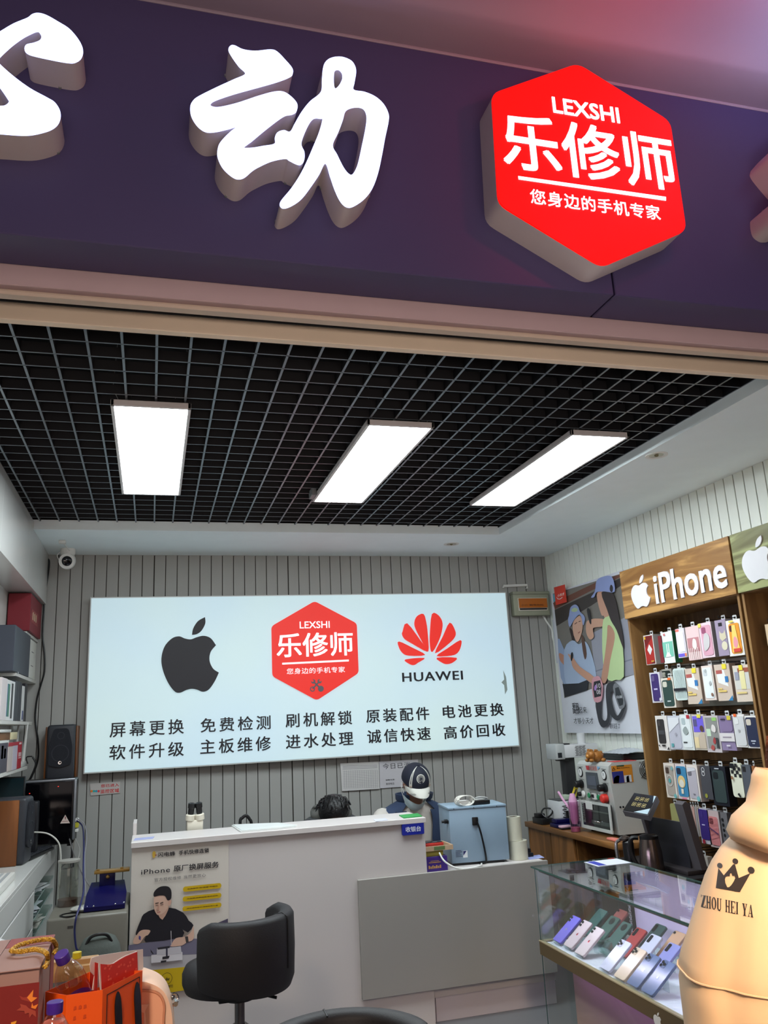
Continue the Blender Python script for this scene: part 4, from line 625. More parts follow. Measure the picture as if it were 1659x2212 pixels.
m = MB(); m.box((2.935, 4.90, ZT+.008), (3.16, 5.21, ZT+.04), .004); m.box((2.95, 4.93, ZT), (3.15, 5.19, ZT+.008)); m.build('tray_body', BLACK, k)
m = at(MB(), (3.04, 5.05, ZT+.042)); rows = [[(2.925+.0185*i, 4.89+.0222*j, ZT+.043+.028*math.sin(math.pi*min(1, max(0, (i-2)/11)))*math.sin(math.pi*(j+2)/18)+.003*((i+j) % 2)) for j in range(15)] for i in range(13)]; m.rings(rows, False)
tag(m.build('bubble_wrap', mat('bubble wrap', (190, 196, 204), .2, bump=.6, bscale=160)), 'sheet of bubble wrap lying over the black tray on the machine', 'wrap')
# laser marking machine behind
LW = mat('laser white', (206, 208, 210), .35)
k = thing('laser_machine', 'white laser machine head with vents on a black column behind the laminating machine', 'machine', (2.9, 5.6, .8))
m = MB(); m.box((2.86, 5.56, 1.245), (3.13, 5.70, 1.335), .006); hd = m.build('head', LW, k)
m = MB(); m.box((2.79, 5.555, 1.238), (2.86, 5.71, 1.345), .005); m.build('end_module', P((176, 180, 180), .4), hd); m = MB(); m.box((2.803, 5.5535, 1.25), (2.835, 5.556, 1.285)); m.build('display', P((40, 42, 46), .2), hd)
m = MB()
for j in range(8):
    for i in range(3): m.box((2.945+i*.028+.006*(j % 2), 5.558, 1.257+j*.009), (2.968+i*.028+.006*(j % 2), 5.5605, 1.2605+j*.009))
m.build('vent_slots', INK, hd)
m = MB(); m.lathe(((.03, 0), (.03, .075), (.027, .075), (.027, .06)), (3.04, 5.63, 1.335), n=24); m.build('exhaust', LW, hd); m = MB(); m.box((2.86, 5.6, 1.335), (2.93, 5.68, 1.344), .003); m.build('top_handle', BLACK, hd)
m = MB(); m.box((2.875, 5.60, .82), (2.955, 5.68, 1.245), .004); m.box((2.83, 5.58, 1.225), (2.90, 5.66, 1.245), .002); m.build('column', P((40, 40, 42), .4), k)
m = MB(); m.box((2.775, 5.56, .80), (3.02, 5.74, .955), .006); b_ = m.build('base', LW, k); m = MB(); m.box((2.785, 5.57, .955), (3.01, 5.73, .962), .002); m.build('work_plate', P((70, 72, 74), .3), b_)
m = MB()
for j in range(9):
    for i in range(4): m.box((2.80+i*.045+.01*(j % 2), 5.5575, .825+j*.012), (2.832+i*.045+.01*(j % 2), 5.5605, .830+j*.012))
m.build('vent_slots', INK, b_)
# little things on the desk
BLU = mat('anodised blue', (12, 10, 70), .3, .3)
def on(z, p_): return Vector((p_.x, p_.y, z))
k = thing('holding_fixture', 'small blue repair fixture with a black clamp on the brown desk', 'tool', (2.76, 5.48, .8))
m = MB(); m.box((2.675, 5.40, .80), (2.90, 5.53, .826), .006); m.box((2.69, 5.45, .826), (2.82, 5.53, .852), .006); m.build('plate', BLU, k)
m = MB(); m.cyl((2.79, 5.42, .826), (2.79, 5.42, .86), .012); m.cyl((2.835, 5.44, .826), (2.835, 5.44, .895), .007); m.cyl((2.835, 5.44, .89), (2.835, 5.44, .91), .014); m.cyl((2.80, 5.49, .85), (2.80, 5.49, .90), .012); m.build('clamp', BLACK, k)
m = at(MB(), (2.705, 5.37, .8)); m.use(BLACK).box((2.67, 5.33, .8), (2.75, 5.385, .812), .004); m.use(P((206, 170, 186), .4)).box((2.665, 5.335, .812), (2.745, 5.38, .826), .004); o_ = m.build('small_gadget', None); tag(o_, 'pink-topped small device in front of the blue fixture', 'device')
k = thing('charger_dock', 'black charger block with a coiled lead at the far left end of the brown desk', 'charger', (2.70, 5.72, .8))
m = MB(); m.box((2.668, 5.63, .80), (2.76, 5.79, .842), .005); m.box((2.675, 5.70, .842), (2.73, 5.77, .868), .004); m.build('body', BLACK, k); m = MB(); m.tube(cr([(2.72, 5.66, .845), (2.70, 5.69, .875), (2.74, 5.72, .90), (2.78, 5.69, .895), (2.76, 5.65, .87)], 5), .006); m.build('lead', BLACK, k)
CUPG = glass('cup acrylic', (240, 226, 236), .03, .04); c = pZ(1244, 1797, .80)
k = thing('plastic_cup', 'tall clear cup holding pink wrap and a yellow strip, at the machine front corner', 'cup', c)
m = MB(); m.lathe(((.032, 0), (.036, .19), (.034, .19), (.030, .004)), c, n=24); m.build('wall', CUPG, k); m = MB(); m.lathe(((.029, .004), (.030, .03), (.001, .032)), c, n=20); m.build('pink_residue', P((196, 120, 140), .5), k)
m = at(MB(), c); m.lathe(((.018, .05), (.027, .08), (.027, .20), (.015, .24)), c, n=14); m.tube((c+Vector((-.01, .0, .12)), c+Vector((-.04, .06, .2)), c+Vector((-.055, .09, .25))), .008); tag(m.build('pink_wrap', P((214, 160, 196), .55)), 'crumpled pink plastic wrap standing in the clear cup', 'wrap')
m = at(MB(), c+Vector((0, .03, .1))); FQ = FY(c.y+.03); e = [FQ.px(*q) for q in Q([(232, 1040), (320, 1040), (375, 790), (332, 732)])]; m.flat(FQ, e, 0, .002); o_ = m.build('yellow_card', P((222, 200, 60), .5)); tag(o_, 'yellow paper card leaning out of the clear cup', 'card'); m = MB(); m.fpx(FQ, Q([(272, 990), (300, 1000), (348, 870), (322, 862)]), .0022, .003); m.build('printed_bar', P((70, 66, 60), .6), o_)
m = at(MB(), pY(1228, 1722, 5.62)); c_ = pY(1228, 1722, 5.62); m.use(P((176, 190, 170), .4)).box(c_+Vector((-.05, -.03, -.02)), c_+Vector((.03, .03, .02)), .008); m.use(P((60, 140, 50), .5)).ball(c_+Vector((.035, 0, .012)), (.035, .03, .03), 12); m2 = m.build('green_bag', None); tag(m2, 'pale and green plastic packet on the low white laser base', 'packet')
m = at(MB(), pZ(1322, 1816, .8)); c_ = pZ(1322, 1816, .8); m.box(c_+Vector((-.01, -.05, 0)), c_+Vector((.035, .05, .014)), .006); tag(m.build('pink_gadget', P((226, 128, 112), .35)), 'small coral pink lighter-like gadget lying in front of the machine', 'gadget')
m = at(MB(), (3.18, 5.87, 1.1)); c_ = pX(1223, 1677, 3.178); m.ball(c_, (.003, .03, .035), 12); tag(m.build('blue_tag', P((30, 90, 170), .4)), 'small round blue tag stuck on the right wall planks', 'tag')
# film-cutting terminal with kettle-like cups on a dark stand
k = thing('machine_stand', 'dark low stand between the brown desk and the glass case, under the terminal', 'stand', (2.68, 4.2, 0)); m = MB(); m.box((2.42, 3.86, .70), (2.885, 4.58, .735), .004); m.build('top', P((34, 32, 34), .4), k)
for y in (3.88, 4.54): m = MB(); m.box((2.44, y, 0), (2.87, y+.02, .70)); m.build('side', P((30, 28, 30), .5), k)
TG = mat('terminal grey', (96, 92, 96), .35, .3)
k = thing('cutting_terminal', 'grey terminal with a tilted black touch panel, right of the laminating machine', 'machine', (2.66, 4.1, .735))
for ya, yb_ in ((3.915, 3.985), (4.33, 4.36)): m = MB(); m.prism([(2.72, ya, .758), (2.755, ya, .758), (2.70, ya, 1.08), (2.675, ya, 1.095), (2.655, ya, 1.08)], (0, yb_-ya, 0)); m.build('side_arm', TG, k)
m = MB(); m.box((2.705, 3.986, .758), (2.715, 4.329, .98)); m.build('back_plate', P((40, 40, 46), .3), k); m = MB(); m.box((2.645, 3.93, .735), (2.80, 4.36, .758), .004); m.build('base', P((44, 40, 42), .4), k)
pq = [pX(*q, x) for q, x in (((1345, 1752), 2.5), ((1400, 1762), 2.5), ((1420, 1721), 2.66), ((1370, 1713), 2.66))]
FT = Frame(pq[0], pq[1]-pq[0], pq[3]-pq[0]); uv = [((p_-FT.o).dot(FT.u), (p_-FT.o).dot(FT.v)) for p_ in pq]
m = MB(); m.flat(FT, uv, -.03, 0); hd = m.build('panel_housing', TG, k)
def bil(s, t): a = Vector(uv[0]).lerp(Vector(uv[1]), s); b = Vector(uv[3]).lerp(Vector(uv[2]), s); q = a.lerp(b, t); return (q.x, q.y)
m = MB(); m.flat(FT, [bil(.02, .03), bil(.98, .03), bil(.98, .98), bil(.02, .98)], .0005, .003); pn = m.build('touch_panel', P((16, 16, 20), .12), hd)
m = MB(); m.flat(FT, [bil(.45, .03), bil(.98, .03), bil(.98, .32)], .0032, .004); m.flat(FT, [bil(.88, .97), bil(.98, .97), bil(.98, .6)], .0032, .004); m.build('pale_print', P((176, 196, 206), .3), pn)
for r_ in range(2):
    for c__ in range(3): s0, t0 = .22+.2*c__, .62-.3*r_; m = MB(); m.shape(FT, [[bil(s0, t0), bil(s0+.14, t0), bil(s0+.14, t0+.18), bil(s0, t0+.18)], [bil(s0+.01, t0+.012), bil(s0+.13, t0+.012), bil(s0+.13, t0+.168), bil(s0+.01, t0+.168)]], .0032, .004); q = bil(s0+.07, t0+.09); m.flat(FT, circ(q[0], q[1], .007, 8), .0032, .004); m.build('icon', P((196, 180, 120), .4), pn)
STEEL = mat('dark brushed steel', (110, 98, 94), .22, .9); c = pX(1408, 1864, 2.56); c.z = .7352; s_ = .062
k = thing('steel_mug', 'dark steel insulated mug with a black lid and handle below the tilted panel', 'mug', c)
m = MB(); m.lathe(((s_, 0), (s_, .02), (s_*.95, .10), (s_*.78, .165)), c, n=28); m.build('body', STEEL, k); m = MB(); m.lathe(((s_*.8, .165), (s_*.8, .18), (s_*.6, .186), (.001, .188)), c, n=28); m.build('lid', BLACK, k)
m = MB(); m.tube(cr([tuple(c+Vector(q)) for q in ((-.045, .03, .17), (-.075, .05, .165), (-.085, .055, .11), (-.07, .045, .05), (-.05, .035, .02))], 5, False), .012); m.build('handle', BLACK, k)
c = pX(1347, 1850, 2.5); c.z = .735; k = thing('plunger_jug', 'slim black and steel jug with a handle left of the dark steel mug', 'jug', c)
m = MB(); m.lathe(((.03, 0), (.03, .13), (.022, .14)), c+Vector((.03, -.01, 0)), n=20); m.build('body', BLACK, k); m = MB(); m.lathe(((.03, .14), (.034, .15), (.02, .16), (.006, .165)), c+Vector((.02, -.0, 0)), n=20); m.build('lid', STEEL, k); m = MB(); m.tube(cr([tuple(c+Vector(q)) for q in ((0, .02, .14), (-.02, .03, .12), (-.02, .03, .05), (-.015, .028, .01))], 5, False), .009); m.build('handle', mat('bright steel', (170, 168, 166), .25, .9), k)
# ================================================================ glass display case with phones
CX0, CX1, CY0, CY1, CT, DK0 = 1.7965, 2.228, 2.22, 3.922, .86, .533
k = thing('display_case', 'glass phone display case with a brown band, lower right in front of the hooded person', 'display case', (2.01, 3.07, 0))
GL = glass('case glass', (243, 249, 247), 0, .03); GE = mat('glass edge', (52, 84, 78), .15)
def pane(nm, a, b, edge=True):
    m = MB(); m.box(a, b); g = m.build(nm, GL, k); return g
pane('top_pane', (CX0-.012, CY0, CT-.006), (CX1+.01, CY1+.012, CT)); pane('front_pane', (CX0, CY0, DK0), (CX0+.006, CY1, CT-.007)); pane('end_pane', (CX0+.008, CY1-.006, .02), (CX1, CY1, CT-.007)); pane('end_pane', (CX0+.008, CY0, DK0+.003), (CX1, CY0+.006, CT-.007))
m = MB()
m.box((CX0-.0135, CY0, CT-.0065), (CX0-.012, CY1+.0135, CT+.0005)); m.box((CX0-.0135, CY1+.012, CT-.0065), (CX1+.01, CY1+.0135, CT+.0005)); m.box((CX0-.001, CY1-.0005, .02), (CX0+.003, CY1+.001, CT-.0065)); m.box((CX1-.002, CY1-.0005, DK0), (CX1, CY1+.001, CT-.0065)); m.box((CX0+.0065, CY0, CT-.011), (CX0+.009, CY1-.007, CT-.0065)); m.box((CX1+.01, CY0, CT-.0065), (CX1+.0115, CY1+.0135, CT+.0005)); m.build('glass_edge', GE, k)
BRN = wood('case band', (84, 68, 42), (104, 86, 54), (1, .2, 1), .4, 1, 5)
m = MB(); m.box((CX0-.006, CY0, DK0-.060), (CX0+.012, CY1+.006, DK0-.003), .001, 1); m.box((CX0+.012, CY1-.012, DK0-.060), (CX1, CY1+.006, DK0-.003), .001, 1); m.build('band', BRN, k)
m = MB(); m.box((CX0-.007, CY0, DK0-.003), (CX0+.012, CY1+.007, DK0+.0015)); m.box((CX0, CY1-.012, DK0-.003), (CX1, CY1+.007, DK0+.0015)); m.build('band_trim', mat('champagne trim', (214, 196, 158), .3, .6), k)
m = MB(); m.box((CX0+.012, CY0, DK0-.043), (CX1, CY1-.012, DK0-.010)); m.build('deck', P((214, 212, 222), .6), k)
m = at(MB(), (1.9, 3, .52)); rows = [[(CX0+.016+.0268*i, CY0+.02+.0592*j, DK0-.0045+.004*noise.noise(Vector((i*.8, j*.9, 3)))) for j in range(29)] for i in range(16)]; m.rings(rows, False); m.build('satin_cloth', mat('white satin', (226, 226, 236), .3, bump=.4, bscale=30), k)
m = MB(); m.box((CX1-.012, CY0, DK0-.009), (CX1-.004, 3.757, CT-.008)); m.build('back_board', P((214, 196, 230), .3), k)
m = MB(); m.box((1.93, CY0, .0), (2.20, 3.89, DK0-.045), .002, 1); m.build('base_cabinet', wood('case base', (156, 134, 122), (176, 154, 140), (1, .2, 1), .4, 1, 4), k)
m = MB(); m.box((CX0+.02, CY0, DK0-.066), (CX0+.035, 3.85, DK0-.060)); m.build('under_strip', mat('violet led strip', (196, 130, 255), emit=7), k)
m = MB(); m.box((CX0+.0065, CY0, CT-.020), (CX0+.0085, CY1-.03, CT-.0115)); m.build('strip_housing', BLACK, k)
m = MB()
for i in range(100): m.box((CX0+.0088, CY0+.004+.0166*i, CT-.0195), (CX0+.016, CY0+.012+.0166*i, CT-.013))
m.build('led_strip', mat('white led strip', (236, 222, 255), emit=90), k)
m = MB()
for i in range(34): z_ = CT-.02-.0085*i; m.tube([(2.19+.007*math.cos(a*math.pi/5)*(1 if i % 2 else .3), 3.757+.007*math.cos(a*math.pi/5)*(.3 if i % 2 else 1), z_+.007*math.sin(a*math.pi/5)) for a in range(10)], .0016, 5, True)
m.build('hanging_chain', CHROME, k)
m = MB(); FB = FX(CX0-.0065); q = FB.px(1414, 2216)+FB.px(1428, 2190); apple(m, FB, q, 0, .0015); m.build('logo', P((206, 206, 204), .4), k)
# phones on stands
W3, L3 = Vector((0, -.080, 0)), Vector((.1184, .025, .0934)); ACR = glass('acrylic', (236, 242, 244), 0, .06)
Dq = lambda x, y: (1140+.229*x, 1820+.229*y)
def phone(label, p, body, cam_='pair', logo=(210, 206, 210), edge=None, w=.080):
    Fp = Frame(p, W3, L3); h = L3.length*.985; k = thing('smartphone', label, 'phone', p+W3*.5+Vector((0, 0, -.006)), 'phones in the glass display case')
    m = MB(); m.flat(Fp, rrect(0, 0, w, h, .010), -.004, .004); m.build('body', P(edge or tuple(int(v*.8) for v in body), .25, metal=.3), k)
    m = MB(); m.flat(Fp, rrect(.0012, .0012, w-.0012, h-.0012, .009), .0042, .0056); b = m.build('back_glass', P(body, .22, spec=.7), k)
    d = .0057; LN = BLACK
    def lens(u, v, r): m = MB(); m.flat(Fp, circ(u, v, r, 16), d, d+.003); m.flat(Fp, circ(u, v, r*.6, 12), d+.003, d+.0034); m.build('camera_lens', mat('lens glass', (16, 16, 22), .06), b)
    if cam_ == 'pair': lens(.013, h-.015, .0065); lens(.013, h-.032, .0065)
    elif cam_ == 'trio': m = MB(); m.flat(Fp, rrect(.005, h-.036, .036, h-.005, .008), d-.0005, d+.001); m.build('camera_plate', P(tuple(int(v*.92) for v in body), .2), b); d = .0068; lens(.013, h-.013, .0062); lens(.013, h-.028, .0062); lens(.028, h-.0205, .0062)
    elif cam_ == 'round': m = MB(); m.flat(Fp, circ(w*.5, h-.028, .019, 28), d-.0005, d+.0012); m.build('camera_plate', P((30, 40, 38), .15), b); d = .007; [lens(w*.5+.009*math.cos(a), h-.028+.009*math.sin(a), .0045) for a in (.8, 2.4, 3.9, 5.5)]
    elif cam_ == 'bar': m = MB(); m.flat(Fp, rrect(.008, h-.046, .028, h-.008, .006), d-.0005, d+.0015); m.build('camera_plate', P((24, 24, 28), .15), b); d = .0073; [lens(.018, h-.016-.0115*i, .0045) for i in range(3)]
    elif cam_ == 'one': lens(.012, h-.013, .006)
    if logo: m = MB(); apple(m, Fp, (w*.5-.006, h*.5-.009, w*.5+.006, h*.5+.006), .0058, .0064); m.build('logo', mat('mirror %d' % logo[0], logo, .12, .7), b)
    s = thing('phone_stand', 'acrylic stand under the '+label.split(' in ')[0].split(' on ')[0].split(', ')[0] if ('behind' not in label and 'beside' not in label) else 'acrylic stand of the '+label.replace(', ', ' ').replace(' at the back of the case', '').replace('third in the back row ', ''), 'stand', p+W3*.5, 'clear phone stands in the display case')
    m = MB(); m.flat(Fp, [(.01, -.003), (w-.01, -.003), (w-.01, h*.7), (.01, h*.7)], -.0075, -.0050); bk = Fp.w(w/2, h*.66, -.0085); m.box((bk.x, bk.y-.02, DK0+.004), (bk.x+.003, bk.y+.02, bk.z-.004)); m.flat(Fp, [(.012, -.0065), (w-.012, -.0065), (w-.012, -.0035), (.012, -.0035)], -.0075, .011); m.build('acrylic_plate', ACR, s)
for lab, q, body, cm, lg in (('purple phone, first at the far end of the case', (240, 920), (128, 112, 226), 'pair', (236, 230, 255)), ('first pale pink phone with a red logo, beside the purple phone', (340, 970), (224, 200, 206), 'pair', (220, 60, 80)), ('second pale pink phone with a red logo, next to the glass block', (445, 1040), (230, 208, 212), 'pair', (220, 60, 80)), ('white phone with three lenses in the front row', (680, 1180), (212, 210, 232), 'trio', (240, 240, 250)), ('gold phone with three lenses in the front row', (800, 1265), (226, 200, 176), 'trio', (240, 226, 210)), ('blue-grey phone in the front row, next to the gold phone', (925, 1330), (88, 106, 148), 'trio', (190, 200, 225)), ('blue-grey phone nearest the hooded person in the front row', (1065, 1400), (92, 108, 150), 'trio', (60, 70, 100))):
    phone(lab, (lambda p_: Vector((max(p_.x, CX0+.016), p_.y, p_.z)))(pZ(*Dq(*q), DK0+.006)), body, cm, lg)
for lab, q, body, cm, lg in (('teal green phone at the far end of the back row', (660, 615), (62, 106, 104), 'none', None), ('green phone with a round camera, second in the back row', (770, 680), (54, 92, 84), 'round', None), ('green phone with a round camera, third in the back row, beside the red phone', (880, 735), (58, 92, 86), 'round', None), ('red phone with a dark camera bar in the middle row', (1010, 790), (168, 52, 54), 'bar', None), ('silver white phone with a black camera bar in the middle row', (1145, 850), (206, 204, 226), 'bar', None), ('lilac silver phone with a black camera bar in the middle row', (1315, 930), (150, 150, 214), 'bar', None)):
    p = pZ(*Dq(*q), DK0+.100)-L3; p.x = min(p.x, CX1-.165); phone(lab, p, body, cm, lg)
for lab, q, body, cm, lg in (('dull red phone high at the back of the case, behind the green phones', (895, 612), (164, 76, 72), 'one', (230, 220, 216)), ('dark green phone high at the back of the case, behind the silver white phone', (1215, 750), (52, 76, 76), 'bar', None), ('rose gold phone high at the back of the case, nearest the hooded person', (1370, 820), (206, 160, 132), 'one', (90, 60, 56))):
    p = pZ(*Dq(*q), DK0+.114)-L3; p.x = min(p.x, CX1-.165); phone(lab, p, body, cm, lg)
c = pZ(*Dq(735, 1000), DK0+.024); m = at(MB(), c); m.box(c+Vector((-.02, -.03, -.018)), c+Vector((.02, .03, .03)), .003); tag(m.build('glass_block', glass('block glass', (196, 226, 220), 0, .1)), 'small clear glass block between the pink phones and the white phone', 'block')
c = pZ(1330, 1855, CT); m = at(MB(), c); m.box((CX1-.18, 3.757, CT+.0005), (CX1+.0, 3.89, CT+.002)); o_ = m.build('payment_card', P((206, 210, 222), .5)); tag(o_, 'white and blue card lying on the far end of the glass case top', 'card'); m = MB(); m.box((CX1-.17, 3.765, CT+.002), (CX1-.13, 3.88, CT+.0026)); m.build('blue_band', P((44, 56, 160), .5), o_)
# ================================================================ counter
WC = mat('counter white laminate', (198, 191, 188), .38, var=.03, scale=2); WC2 = mat('counter plinth laminate', (204, 196, 200), .4, var=.03, scale=2)
k = thing('reception_counter', 'long white reception counter with a higher left part and a grey front board', 'counter', (1.05, 4.9, 0))
m = MB(); m.box((-.087, 4.65, 0), (1.484, 4.668, 1.012), .001, 1); m.box((1.466, 4.668, 0), (1.484, 4.95, 1.012)); m.box((-.087, 4.668, 0), (-.069, 5.05, 1.012)); m.build('front_panel', WC, k)
m = MB(); m.box((-.090, 4.63, 1.0125), (1.487, 4.95, 1.04), .002, 1); m.build('upper_top', WC, k)
m = MB(); m.box((-.087, 4.95, .99), (-.069, 5.16, 1.10)); m.build('end_fin', WC, k)
m = MB(); m.box((1.486, 4.67, .12), (2.21, 4.69, .71)); m.box((2.192, 4.69, 0), (2.21, 5.15, .715)); m.build('lower_front', WC, k)
m = MB(); m.box((1.4865, 4.682, 0), (2.21, 4.70, .119)); m.build('plinth', WC2, k); 
m = MB(); m.box((-.068, 4.67, .715), (1.465, 5.16, .743), .002, 1); m.box((1.4655, 4.645, .715), (2.212, 5.16, .743), .002, 1); m.build('work_top', WC, k)
q0, q1 = pY(775, 1897, 4.625), pY(784, 2154, 4.625)
m = MB(); m.box((1.085, 4.625, .172), (2.205, 4.6485, .752), .001, 1); m.build('grey_board', mat('grey laminate', (150, 146, 140), .45, var=.03, scale=2), k)
m = MB(); m.box((1.497, 4.6805, 0), (1.4995, 4.6825, .119)); m.build('plinth_joint', GAP, k)
F = FY(4.628); k2 = thing('cashier_sign', 'small blue sign with white characters at the right end of the upper counter', 'sign', F.w(1.41, .9, 0))
q = [F.px(*p_) for p_ in ((870, 1806), (917, 1801), (917, 1774), (869, 1778))]; m = MB(); m.flat(F, roundpoly([(q[0][0], q[1][1]), (q[1][0], q[1][1]), (q[1][0], q[3][1]), (q[0][0], q[3][1])], .006), -.0195, -.0165+.0135); m.build('plate', P((20, 34, 140), .35), k2)
m = MB(); m.tpx(F, '收银台', (877, 1798), (909, 1784), -.0028, -.0018, .015); m.build('lettering', P((214, 216, 226), .4), k2)
# poster on the counter front
F = FY(4.6485); V = px_of(270, 1800, .17182); k = thing('repair_poster', 'tall creased paper poster with a seated repairman, on the left counter front', 'poster', F.w(.2, .25, 0))
q = [F.px(*p_) for p_ in V([(85, 165), (1300, 175), (1290, 1100), (55, 560)])]; u0, u1, vt = -.085, F.px(494, 1850)[0], F.px(*V([(90, 165)])[0])[1]; vb = F.px(*V([(600, 1990)])[0])[1]
m = MB(); N_ = 12; rows = []
for i in range(N_+1):
    r_ = []
    for j in range(25):
        u = u0+(u1-u0)*i/N_; v = vb+(vt-vb)*j/24; e = .0035*max(0, noise.noise(Vector((u*9, v*7, 2))))*(1+2*(i in (0, N_))) ; r_.append(F.w(u, v, .0008+e*.6))
    rows.append(r_)
m.rings(rows, False); pg = m.build('page', mat('poster paper', (204, 196, 186), .6, var=.02), k, 60)
_d[0] = .0050
PA = lambda nm, pts, c, sm=0, text=None, bold=0, gap=1.0, shear=0, parent=pg: art(nm, F, V(pts), c, sm, parent, .55, .0004, text, bold, gap)
PA('title', [(415, 298), (632, 222)], (26, 24, 32), text='闪电蜂', bold=.015); PA('title', [(678, 272), (1055, 182)], (26, 24, 32), text='手机快修连锁', bold=.02, gap=1.05)
PA('mascot_mark', [(345, 240), (372, 222), (388, 250), (376, 300), (350, 305)], (196, 160, 60), 2); PA('mascot_mark', [(372, 270), (400, 262), (392, 284)], (150, 30, 40))
PA('headline', [(203, 518), (566, 424)], (22, 20, 28), text='iPhone', bold=.008, gap=1.1); PA('headline', [(612, 480), (1178, 350)], (22, 20, 28), text='原厂换屏服务', bold=.018); PA('subtitle', [(370, 606), (705, 530)], (90, 84, 84), text='官方授权维修', gap=1.1); PA('subtitle', [(738, 570), (1014, 498)], (90, 84, 84), text='当然更放心', gap=1.1)
for (x0, y0, s_) in ((728, 735, '正品部件,没"弹窗"不尴尬'), (724, 857, '大品牌,品质保障,售后无忧'), (722, 978, '延长使用寿命,提高转售价值')):
    a = F.px(*V([(x0, y0)])[0]); b = F.px(*V([(1210, y0-115)])[0]); m = MB(); d = _d[0]; m.flat(F, rrect(a[0], a[1], b[0], b[1], (b[1]-a[1])*.48), d, d+.0004); m.build('yellow_pill', P((196, 160, 10), .5), pg); _d[0] += .0005
    PA('pill_lettering', [(x0+55, y0-32), (1165, y0-84)], (50, 36, 10), text=s_, bold=.01)
PA('dark_corner', [(1130, 1135), (1292, 1066), (1292, 1240), (1100, 1240)], (74, 66, 88))
PA('white_desk', [(50, 1540), (1292, 1480), (1292, 1660), (50, 1740)], (172, 168, 172)); PA('desk_mat', [(45, 1400), (640, 1310), (1292, 1330), (1292, 1500), (700, 1520), (40, 1550)], (108, 104, 124)); PA('yellow_base', [(40, 1740), (1292, 1620), (1292, 1880), (600, 1988), (40, 2010)], (194, 164, 8))
SK = (206, 168, 148)
PA('shirt', [(140, 1230), (200, 1080), (235, 1010), (360, 950), (420, 1010), (470, 1075), (540, 925), (730, 990), (800, 1090), (860, 1150), (790, 1240), (720, 1200), (720, 1300), (260, 1362), (265, 1290), (150, 1280)], (24, 22, 30), 2)
PA('forearm', [(110, 1320), (150, 1270), (185, 1225), (240, 1205), (318, 1215), (290, 1270), (250, 1290), (190, 1370), (140, 1385), (105, 1370)], SK, 3); PA('wrist_band', [(175, 1280), (200, 1290), (196, 1340), (172, 1320)], (70, 66, 130))
PA('forearm', [(860, 1160), (830, 1230), (760, 1290), (640, 1310), (580, 1390), (580, 1415), (660, 1410), (720, 1400), (780, 1360), (860, 1320)], SK, 3); PA('watch', [(752, 1290), (790, 1288), (800, 1360), (766, 1366)], (60, 56, 56))
PA('neck', [(420, 960), (540, 900), (540, 960), (470, 1080), (415, 1010)], (190, 150, 130), 2); PA('face', [(366, 790), (420, 770), (520, 790), (548, 860), (530, 940), (470, 1000), (420, 1020), (395, 1005), (368, 940)], SK, 3); PA('ear', [(545, 840), (575, 830), (582, 860), (560, 905), (545, 890)], (200, 156, 138), 3)
PA('hair', [(364, 790), (362, 740), (400, 690), (460, 660), (540, 662), (580, 710), (582, 800), (560, 832), (530, 830), (500, 780), (430, 775)], (28, 24, 28), 3)
for pts in ([(380, 868), (424, 862), (424, 870), (382, 880)], [(440, 868), (480, 852), (482, 862), (442, 880)]): PA('brow', pts, (60, 44, 40))
PA('eyelid', [(385, 892), (420, 890), (420, 896), (386, 900)], (80, 56, 50)); PA('eyelid', [(446, 890), (482, 880), (482, 886), (446, 898)], (80, 56, 50)); PA('mouth', [(402, 984), (444, 972), (444, 982), (404, 992)], (160, 84, 80)); PA('nose', [(418, 890), (426, 890), (430, 950), (410, 956), (398, 946)], (186, 142, 122))
PA('fixture', [(330, 1520), (720, 1480), (722, 1580), (330, 1620)], (206, 202, 206)); PA('fixture', [(400, 1440), (700, 1410), (710, 1500), (400, 1520)], (186, 182, 188)); PA('tool', [(410, 1425), (560, 1405), (560, 1430), (412, 1450)], (40, 38, 46)); PA('tool', [(515, 1430), (535, 1428), (535, 1540), (515, 1545)], (40, 38, 60)); PA('tool', [(470, 1540), (560, 1525), (550, 1560), (470, 1570)], (40, 38, 44)); PA('tool', [(450, 1590), (520, 1580), (515, 1605), (450, 1615)], (40, 38, 44)); PA('tool', [(320, 1445), (360, 1500), (350, 1508), (325, 1480)], (40, 38, 44)); PA('tweezers', [(572, 1215), (582, 1213), (586, 1390), (578, 1392)], (176, 170, 172))
c2 = F.px(*V([(523, 1812)])[0]); m = MB(); m.shape(F, [circ(c2[0], c2[1], .027), circ(c2[0], c2[1], .0245)], _d[0], _d[0]+.0004); m.build('round_icon', P((90, 74, 10), .5), pg); PA('crown_icon', [(495, 1840), (492, 1810), (508, 1820), (525, 1795), (540, 1812), (560, 1800), (554, 1832)], (90, 74, 10)); PA('base_lettering', [(555, 1930), (600, 1885)], (50, 40, 10), text='用')
m = MB(); m.fpx(F, V([(560, 1900), (545, 1890), (535, 1930), (552, 1945)]), _d[0], _d[0]+.0004); m.build('base_lettering', P((50, 40, 10)), pg)
